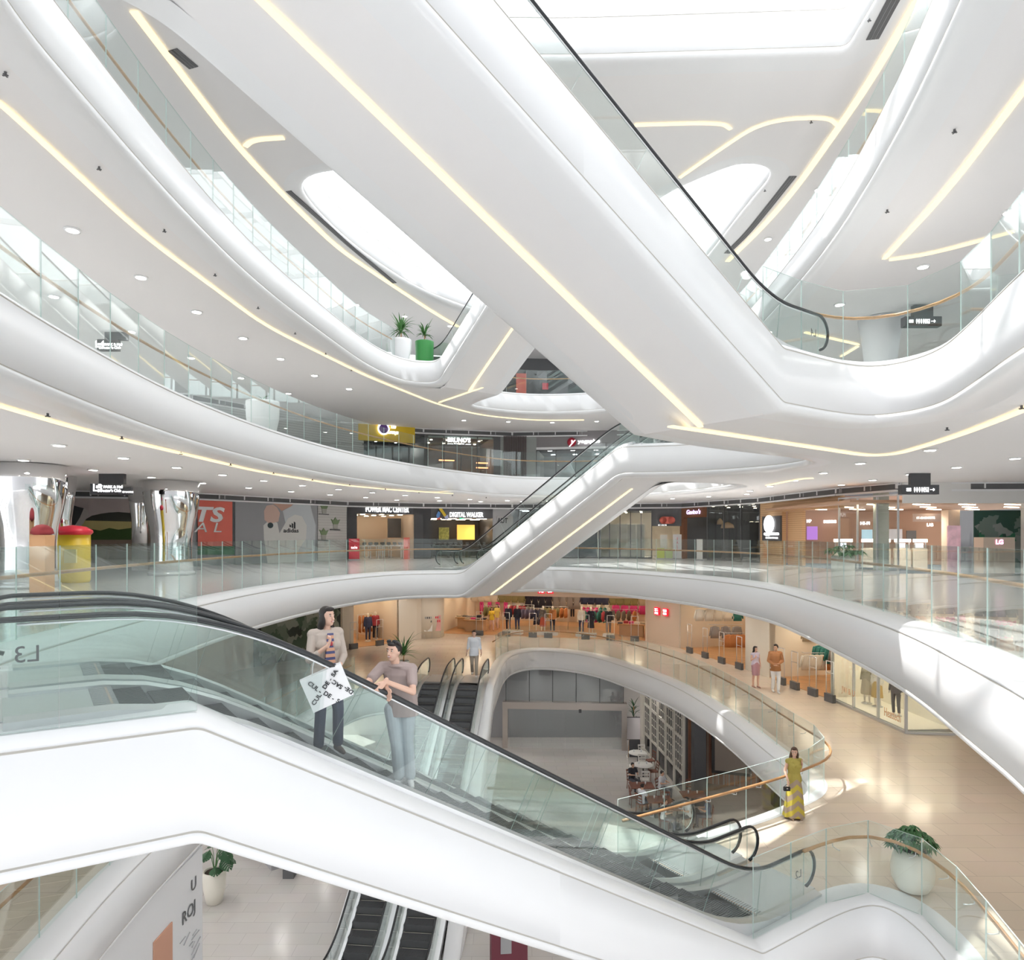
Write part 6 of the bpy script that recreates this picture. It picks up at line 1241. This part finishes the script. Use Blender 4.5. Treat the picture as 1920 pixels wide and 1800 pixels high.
for px, tc, bc_, lab, dr in ML:
    u = F22.px(px, .9); plinth(F22, u, .9, 'white plinth under the mannequin with %s' % lab.split(',')[0]); mannequin(F22.at(u, .9, .235), F22.ang, tc, bc_, 'mannequin in %s' % lab, bool(dr), .98)
for F, px, d, tc, bc_, lab in ((F21, 690, 1.6, (.05, .06, .12), (.05, .06, .12), 'dark navy outfit in the left clothing room'), (F21, 704, 2.0, (.40, .05, .07), (.03, .03, .05), 'red jacket and dark trousers in the left clothing room'), (F23, 1322, 2.4, (.60, .05, .05), (.04, .04, .05), 'red hooded top right of the beige pier'), (F23, 1368, 4.3, (.80, .50, .12), (.3, .28, .27), 'orange yellow top at the back of the room right of the pier')):
    mannequin(F.at(F.px(px, d), d, .03), F.ang*.5, tc, bc_, 'mannequin in '+lab)
for px, d, tc, bc_, lab, dr in ((1625, .8, (.35, .33, .25), (.45, .40, .30), 'pale ribbed top in the bright show window', 1), (1645, .9, (.80, .78, .70), (.55, .38, .12), 'white top and mustard skirt in the bright show window', 1), (1680, .8, (.06, .06, .08), (.05, .05, .07), 'dark coat and black trousers in the bright show window', 0)):
    mannequin(F25.at(F25.px(px, d), d, .14), -1.0, tc, bc_, 'mannequin in '+lab, bool(dr), .95)
# security gates
def gate(F, px, label, H=1.55, d=-.25):
    t = thing('security_gate', label, 'gate', F.at(F.px(px, d), d, 0), F.ang+math.pi/2*.0, 'anti theft gates at the shop entrances'); mb = MB(); w = .22
    for s in (-1, 1): mb.tube([(s*w, 0, .05), (s*w, 0, H)], .018, M['steel'], 8)
    mb.tube([(-w, 0, H), (w, 0, H)], .018, M['steel'], 8); mb.tube([(-w, 0, H*.72), (w, 0, H*.72)], .012, M['steel'], 8); mb.build('frame', t); mb = MB(); mb.box((0, 0, .16), (.52, .14, .32), M['char']); mb.build('base', t)
for F, pxs, w in ((F21, (663, 712), 'the left clothing entrance'), (F22, (899, 949, 999, 1028, 1098, 1145, 1190), 'the wide clothing entrance'), (F23, (1293, 1322, 1353, 1386), 'the entrance right of the beige pier'), (F24, (1465, 1490, 1524, 1556), 'the rightmost clothing entrance')):
    for i, px in enumerate(pxs): gate(F, px, 'steel security gate number %s from the left at %s' % (['one', 'two', 'three', 'four', 'five', 'six', 'seven'][i], w), 1.55 if F in (F21, F22) else 1.6, -.3)
# A-frame poster stands
for i, (px, py, mt) in enumerate(((803, 1197, cm((.78, .76, .74))), (819, 1196, cm((.80, .45, .42))))):
    p = P(px, py, L2); t = thing('poster_stand', ['white poster stand with rows of product pictures by the cream pillar', 'red bordered poster stand beside the white one'][i], 'stand', p, .15); mb = MB(); mb.box((0, 0, .95), (.52, .02, 1.0), mt, rx=-.12); mb.build('sheet', t); mb = MB()
    for r in range(4):
        for cc in range(4): mb.box((-.18+cc*.12, -.02+.12*(.3*r-.45)*-1, .6+r*.24), (.07, .01, .13), [M['char'], M['red']][i] if (r+cc) % 3 else M['grey'], rx=-.12)
    mb.build('printed_pictures', t)
    for s in (-1, 1): mb = MB(); mb.tube([(s*.24, .0, .45), (s*.24, -.1, .02)], .012, M['steel'], 6); mb.tube([(s*.24, .03, .9), (s*.24, .3, .02)], .012, M['steel'], 6); mb.build('leg', t)
# second floor downlights
down(pz(L3, (-7, 41, 0), (0, 42.5, 3), (7.5, 40, 0)), 0, 3.2, 'round downlight over the walkway before the wide clothing shop', s=1.2, e=85)
down(pz(L3, (9.3, 37, 0), (10.4, 30, 3), (10.6, 23, 2), (10.5, 14, 0)), 0, 3.4, 'round downlight over the right walkway before the bright show windows', s=1.2, e=85)
# ---------------------------------------------------------------- ground floor
LC = -6.25-L1
wall((-19, 43), (8.3, 43), L1, -6.25, M['wallwhite'], .2)
FD1 = Face((-1.6, 40.6), (6.6, 40.0), L1, 0); gdark = mat('vestibule_grey', (.30, .30, .31), .5)
mb = MB(); mb.box((2.4, 42.6, L1+LC/2), (9, .2, LC), gdark); mb.build(wname('back'), kind='structure')
e0_, e1_ = FD1.px(952), FD1.px(1172)
tt = thing('entrance_doors', 'wide glass entrance with steel header under the arched opening', 'door', FD1.at(FD1.L/2, 0, 0))
mb = MB(); FD1.slab(mb, e0_-.3, e1_+.1, 2.35, 2.75, -.25, .25, mat('satin_header', (.55, .50, .46), .35, 1)); part_in(tt, mb, 'header')
for x in (e0_-.15, e1_-.05): mb = MB(); FD1.slab(mb, x-.15, x+.15, 0, 2.4, -.15, .15, bpy.data.materials['satin_header']); part_in(tt, mb, 'post')
for i in range(4):
    u0 = e0_+.1+(e1_-e0_-.3)*i/4; u1 = e0_+.1+(e1_-e0_-.3)*(i+1)/4; mb = MB(); FD1.slab(mb, u0+.01, u1-.01, .03, 2.35, -.01, .01, mat('smoky_glass', (.5, .5, .5)) if 0 else M['glass_shop']); part_in(tt, mb, 'glass_leaf')
for i in range(6):
    u0 = e0_+(e1_-e0_)*i/5-.1; mb = MB(); FD1.slab(mb, u0-.02, u0+.02, 2.75, LC, -.04, .04, M['dark']); part_in(tt, mb, 'mullion')
for i in range(5):
    u0 = e0_+(e1_-e0_)*i/5-.08; mb = MB(); FD1.slab(mb, u0, u0+(e1_-e0_)/5-.04, 2.76, LC, -.01, .01, M['glass_shop']); part_in(tt, mb, 'upper_pane')
mb = MB(); FD1.slab(mb, FD1.px(1085), FD1.px(1090), 2.2, 2.4, -.3, -.2, M['dark']); part_in(tt, mb, 'sensor')
# french window wall on the right of the hall
frame = mat('warm_white_frame', (.72, .68, .60), .5); FW = Face((7.7, 40.0), (8.2, 32.6), L1, 0)
mb = MB(); FW.slab(mb, 0, FW.L, 0, LC, .12, .2, mat('dark_glass_back', (.10, .09, .09), .3)); FW.slab(mb, -.4, 0, 0, LC, -.1, .2, frame); mb.build(wname('right'), kind='structure')
for k in range(5):
    u0 = .1+k*1.45; t = thing('french_window', ['tall white french window nearest the glass entrance', 'second tall white french window from the glass entrance', 'third tall white french window, middle of the row', 'fourth tall white french window with open dark leaf', 'fifth tall white french window beside the brick room'][k], 'window', FW.at(u0+.65, 0, 0)); mb = MB()
    FW.slab(mb, u0-.05, u0+.05, 0, LC, .0, .12, frame); FW.slab(mb, u0+1.25, u0+1.35, 0, LC, .0, .12, frame)
    for h in (0, 1.0, 2.7, 4.5): FW.slab(mb, u0, u0+1.3, h, h+.14, .0, .12, frame)
    part_in(t, mb, 'frame'); mb = MB()
    for h in (1.45, 1.9, 2.3, 3.2, 3.65, 4.1): FW.slab(mb, u0, u0+1.3, h, h+.035, .035, .06, frame)
    for x in (.33, .65, .97): FW.slab(mb, u0+x-.02, u0+x+.02, 1.1, LC, .035, .06, frame)
    part_in(t, mb, 'glazing_bars'); mb = MB(); FW.slab(mb, u0+.05, u0+1.25, .1, LC-.1, .06, .075, mat('dark_pane', (.05, .05, .055), .08) if 'dark_pane' not in bpy.data.materials else bpy.data.materials['dark_pane']); part_in(t, mb, 'pane')
brick = tilemat('red_brick', (.45, .24, .16), .24, .08, .8, .25, (.5, .42, .36), True)
brick.node_tree.nodes['Brick Texture'].inputs['Scale'].default_value = 1
FK = Face((8.6, 34.5), (15, 31), L1, 0); wall((8.2, 35.2), (15, 33), L1, -6.25, brick, .2); wall((15, 33), (17, 20), L1, -6.25, mat('cafe_wall', (.30, .20, .15), .7), .2, 'right')
mb = MB(); mb.box((8.75, 32.0, L1+LC/2), (.55, .6, LC), M['dark']); mb.build('pillar', label='black square pillar between french windows and brick room', cat='column')
mb = MB(); mb.box((12.3, 31.8, L1+LC/2), (.35, .35, LC), M['dark']); mb.build('pillar', label='slim dark pillar before the brick wall', cat='column')
t = thing('mirror', 'large dark framed mirror on the brick wall', 'mirror', (10.9, 33.9, L1+2.0)); mb = MB(); mb.box((0, 0, 0), (1.9, .08, 2.6), M['dark'], rz=-.31); mb.build('frame', t); mb = MB(); mb.box((-.01, -.05, 0), (1.6, .02, 2.3), cm((.40, .35, .31), .2), rz=-.31); mb.build('glass', t)
t = thing('chandelier', 'small chandelier with two glowing bulbs before the brick wall', 'light', (10.3, 32.6, L1+3.4)); mb = MB(); mb.tube([(0, 0, 1.3), (0, 0, 0)], .012, M['dark'], 6); mb.tube([(-.35, 0, .1), (-.15, 0, -.08), (.15, 0, -.08), (.35, 0, .1)], .015, M['dark'], 6); mb.build('arm', t)
for s in (-1, 1): mb = MB(); mb.ell((s*.35, 0, .18), (.09, .09, .11), mat('bulb', (1, .8, .5), .5, emit=8, ecol=(1, .75, .4)) if s < 0 else bpy.data.materials['bulb']); mb.build('bulb', t)
def menu():
    p = P(1186, 1402, L1); t = thing('menu_stand', 'large white menu board on a stand beside the entrance doors', 'stand', p); mb = MB(); mb.box((0, 0, 1.15), (.95, .05, 1.35), M['dark']); mb.build('frame', t); mb = MB(); mb.box((0, -.035, 1.15), (.87, .02, 1.27), cm((.80, .76, .78))); mb.build('sheet', t)
    for s in (-1, 1): mb = MB(); mb.tube([(s*.4, 0, .5), (s*.45, -.15, .02)], .02, M['dark'], 6); mb.build('leg', t)
    p = P(1190, 1424, L1); t = thing('chalk_board', 'blank black chalkboard stand in front of the menu board', 'stand', p); mb = MB(); mb.box((0, 0, .62), (.62, .04, .95), M['dark'], rx=-.12); mb.build('board', t); mb = MB(); mb.tube([(-.3, .05, 1.1), (-.3, .35, .0)], .02, M['wood'], 6); mb.tube([(.3, .05, 1.1), (.3, .35, .0)], .02, M['wood'], 6); mb.build('legs', t)
menu()
spiky('dark leaved tall plant behind the menu board', P(1188, 1398, L1), [(.2, 0), (.24, .5), (.24, .7)], M['dark'], .7, 26, .07, 1.7, 12, M['leafd'])
# café furniture
_cf = {}
def chair(p, rz, mt, label, group):
    if mt.name not in _cf:
        t = thing('cafe_chair', label, 'chair', p, rz, group); mb = MB(); mb.box((0, 0, .45), (.42, .42, .035), mt); mb.build('seat', t)
        for x in (-1, 1):
            for y in (-1, 1): mb = MB(); mb.tube([(x*.18, y*.18, .44), (x*.2, y*.2, 0)], .018, mt, 6); mb.build('leg', t)
            mb = MB(); mb.tube([(x*.18, .19, .44), (x*.19, .25, .92)], .018, mt, 6); mb.build('back_post', t)
        mb = MB(); mb.box((0, .25, .90), (.42, .03, .08), mt); mb.box((0, .235, .74), (.38, .02, .05), mt); mb.box((0, .22, .6), (.38, .02, .05), mt); mb.build('backrest', t); _cf[mt.name] = t
    else: t = copy_tree(_cf[mt.name], label=label, group=group)
    t.location = p; t.rotation_euler = (0, 0, rz); return t
def table(p, label, mt, r=.42, sq=False):
    t = thing('cafe_table', label, 'table', p); mb = MB()
    if sq: mb.box((0, 0, .74), (1.1, .8, .04), mt)
    else: mb.lathe([(.01, .72), (r, .72), (r, .76), (.01, .76)], (0, 0, 0), mt, 24)
    mb.build('table_top', t); mb = MB(); mb.tube([(0, 0, .02), (0, 0, .72)], .035, M['dark'], 8); mb.box((0, 0, .015), (.5, .5, .03), M['dark']); mb.build('pedestal', t); return t
def glassware(p, lab):
    t = thing('drinking_glass', lab, 'glass', p, group='glasses on the café tables'); mb = MB(); mb.lathe([(.03, 0), (.036, .12)], (0, 0, 0), M['white'], 10); mb.build('bowl', t)
wt = cm((.80, .78, .74)); wd = cm((.24, .10, .07)); wc = cm((.78, .75, .70))
TB = [(1196, 1437, wt, 'grey white round café table nearest the chalkboard', 0), (1206, 1461, wt, 'second round café table with a menu on it', 0), (1203, 1502, wd, 'square dark café table with pink runner by the escalator glass', 1), (1236, 1530, wd, 'square dark café table under the wooden handrail', 1), (1270, 1545, wd, 'square dark café table where the white shirted guests sit', 1), (1300, 1520, wd, 'square dark café table before the brick room', 1)]
for px, py, mt, lab, sq in TB:
    p = P(px, py, L1); table(p, lab, mt, .5, bool(sq))
    for k in range(2): glassware(p+Vector((-.2+.4*k, .1, .762)), 'small glass on the %s' % ' '.join(lab.split()[:4]))
for px, py, rz, mt, lab in ((1185, 1452, 1.5, wc, 'white café chair left of the first round table'), (1206, 1430, .2, wc, 'white café chair behind the first round table'), (1204, 1450, -.1, wc, 'white café chair between the two round tables'), (1209, 1478, 3.1, wc, 'white café chair in front of the second round table'), (1225, 1462, -1.5, wd, 'dark café chair right of the second round table'), (1219, 1441, -1.3, wd, 'dark café chair right of the first round table'), (1190, 1512, 1.6, wd, 'dark café chair left of the pink runner table'), (1250, 1527, 0, wd, 'dark café chair behind the table with white shirted guests'), (1294, 1502, -.3, wd, 'dark café chair before the brick room')): chair(P(px, py, L1), rz, mt, lab, 'café chairs on the ground floor')
SIT = dict(pelvis=(0, .05, .55), chest=(0, .03, .87), neck=(0, .0, 1.07), head=(0, -.03, 1.21), sl=(.175, .01, 1.02), sr=(-.175, .01, 1.02), el=(.23, -.1, .78), er=(-.23, -.1, .78), wl=(.1, -.32, .82), wr=(-.1, -.32, .82), dl=(-.3, -1, 0), dr=(.3, -1, 0), hl=(.09, .0, .52), hr=(-.09, 0, .52), kl=(.13, -.42, .52), kr=(-.13, -.42, .52), al=(.12, -.42, .1), ar=(-.12, -.42, .1))
for px, py, rz, tc, bc_, lab in ((1186, 1480, .4, (.04, .04, .05), (.1, .1, .12), 'seated person in black top holding a phone, beside the white café chairs'), (1241, 1497, .8, (.78, .78, .80), (.2, .2, .22), 'seated person in white shirt near the french windows'), (1204, 1525, 2.2, (.75, .77, .82), (.2, .2, .25), 'seated person in pale shirt bending over a table by the escalator'), (1246, 1556, 1.2, (.78, .80, .82), (.1, .1, .14), 'seated person in white top at the table under the handrail'), (1288, 1552, -1.2, (.80, .80, .80), (.08, .08, .1), 'seated person in white top at the right café table'), (1326, 1552, -1.8, (.14, .17, .24), (.1, .1, .12), 'seated person in blue grey top, rightmost café guest')):
    p = P(px, py, L1); figure(lab, 'person', p, rz, 1.0, SIT, SK['b'], HA['k'], top=(cm(tc), .05), bottom=(cm(bc_), .06), shoes=cm((.05, .05, .05)), sleeve='short', vox=.016)
    q = chair(p+Vector((0, 0, 0)), rz, wd, 'dark café chair under the ' + ' '.join(lab.split()[:6]), 'occupied café chairs')
# poster wall under the lowest left ledge, seen at the bottom left
FX = Face((-7.9, 12.0), (-7.55, 17.2), L1, 0)
mb = MB(); mb.box((-8.05, 13.2, L1+LC/2), (.5, 8.0, LC), mat('hoarding_white', (.78, .78, .79), .5)); mb.build(wname('left'), kind='structure')
t = thing('hoarding_poster', 'pale hoarding with large tan portrait panel and vertical ROJ lettering, bottom left', 'poster', (-7.78, 13.5, L1+2.5))
mb = MB(); mb.box((0, 1.72, -.45), (.03, .8, 3.4), cm((.62, .34, .24))); mb.build('tan_panel', t); mb = MB(); mb.box((.0, .6, -.9), (.03, 1.2, 3.0), cm((.80, .62, .50))); mb.build('pale_panel', t); mb = MB(); mb.box((.02, 1.9, -1.0), (.03, .25, 1.5), cm((.75, .80, .82))); mb.build('bottle', t)
text('ROJ', .42, M['char'], (.0, 2.95, 1.0), (0, 1, 0), parent=t); text('U', .42, M['char'], (.0, 3.2, 1.55), (0, 1, 0), parent=t)
R_ = random.Random(3); mb = MB()
for i in range(26): mb.box((.0, 2.6+R_.random()*.8, -1.6+i*.085), (.02, .1+R_.random()*.3, .012), M['grey'], rx=R_.random()*.5)
mb.build('crackle_lines', t)
# counters beyond the monstera
t = thing('reception_counter', 'grey and white counter with small papers behind the dark split leaf plant', 'counter', (-9.6, 26.8, L1), -.9); mb = MB(); mb.box((0, 0, .5), (2.6, .6, 1.0), cm((.40, .39, .41))); mb.build('cabinet', t); mb = MB(); mb.box((0, 0, 1.02), (2.7, .7, .05), M['white']); mb.build('worktop', t)
for i in range(3): mb = MB(); mb.box((0, 0, 0), (.22, .02, .28), M['white'], rx=-.3); o = mb.build('notice_card', label='small white standing card on the grey counter', cat='card', group='cards on the grey counter'); o.location = (-9.8+.35*i, 27.0-.45*i, L1+1.18)
mb = MB(); mb.box((0, 0, .3), (.4, .4, .6), M['char']); mb.build('waste_bin', label='dark square bin at the end of the grey counter', cat='bin').location = (-8.2, 25.2, L1)
# maroon stall at the bottom centre
t = thing('market_stall', 'maroon stall with grey panels below the white truss, bottom centre', 'kiosk', (-.1, 19.2, L1), .1); mb = MB(); mb.box((0, 0, 1.1), (1.0, .7, 2.2), cm((.20, .05, .07))); mb.build('cabinet', t); mb = MB(); mb.box((-.1, -.36, 1.6), (.3, .03, 1.1), M['grey']); mb.build('panel', t); mb = MB(); mb.tube([(.55, 0, 2.0), (.75, -.1, 2.1)], .03, M['steel'], 6); mb.ell((.78, -.12, 2.1), (.07, .07, .07), M['white']); mb.build('spot_lamp', t)
down(pz(L2, (-3, 34, 0), (3, 41, 2), (6.8, 36, 0)), -1.2, 3.0, 'round downlight under the arched ledge of the ground floor hall', s=1.2, e=85)
down(pz(L2, (-10, 16, 0), (-10.5, 24, 2), (-9, 33, 0)), 0, 4.0, 'round downlight over the ground floor near the split leaf plant', s=1.2, e=85)
# small lamps are seen and lit by their own beams; no extra sampling for their glowing faces
for _k in ('lamp', 'emwhite', 'strip'): M[_k].cycles.emission_sampling = 'NONE'
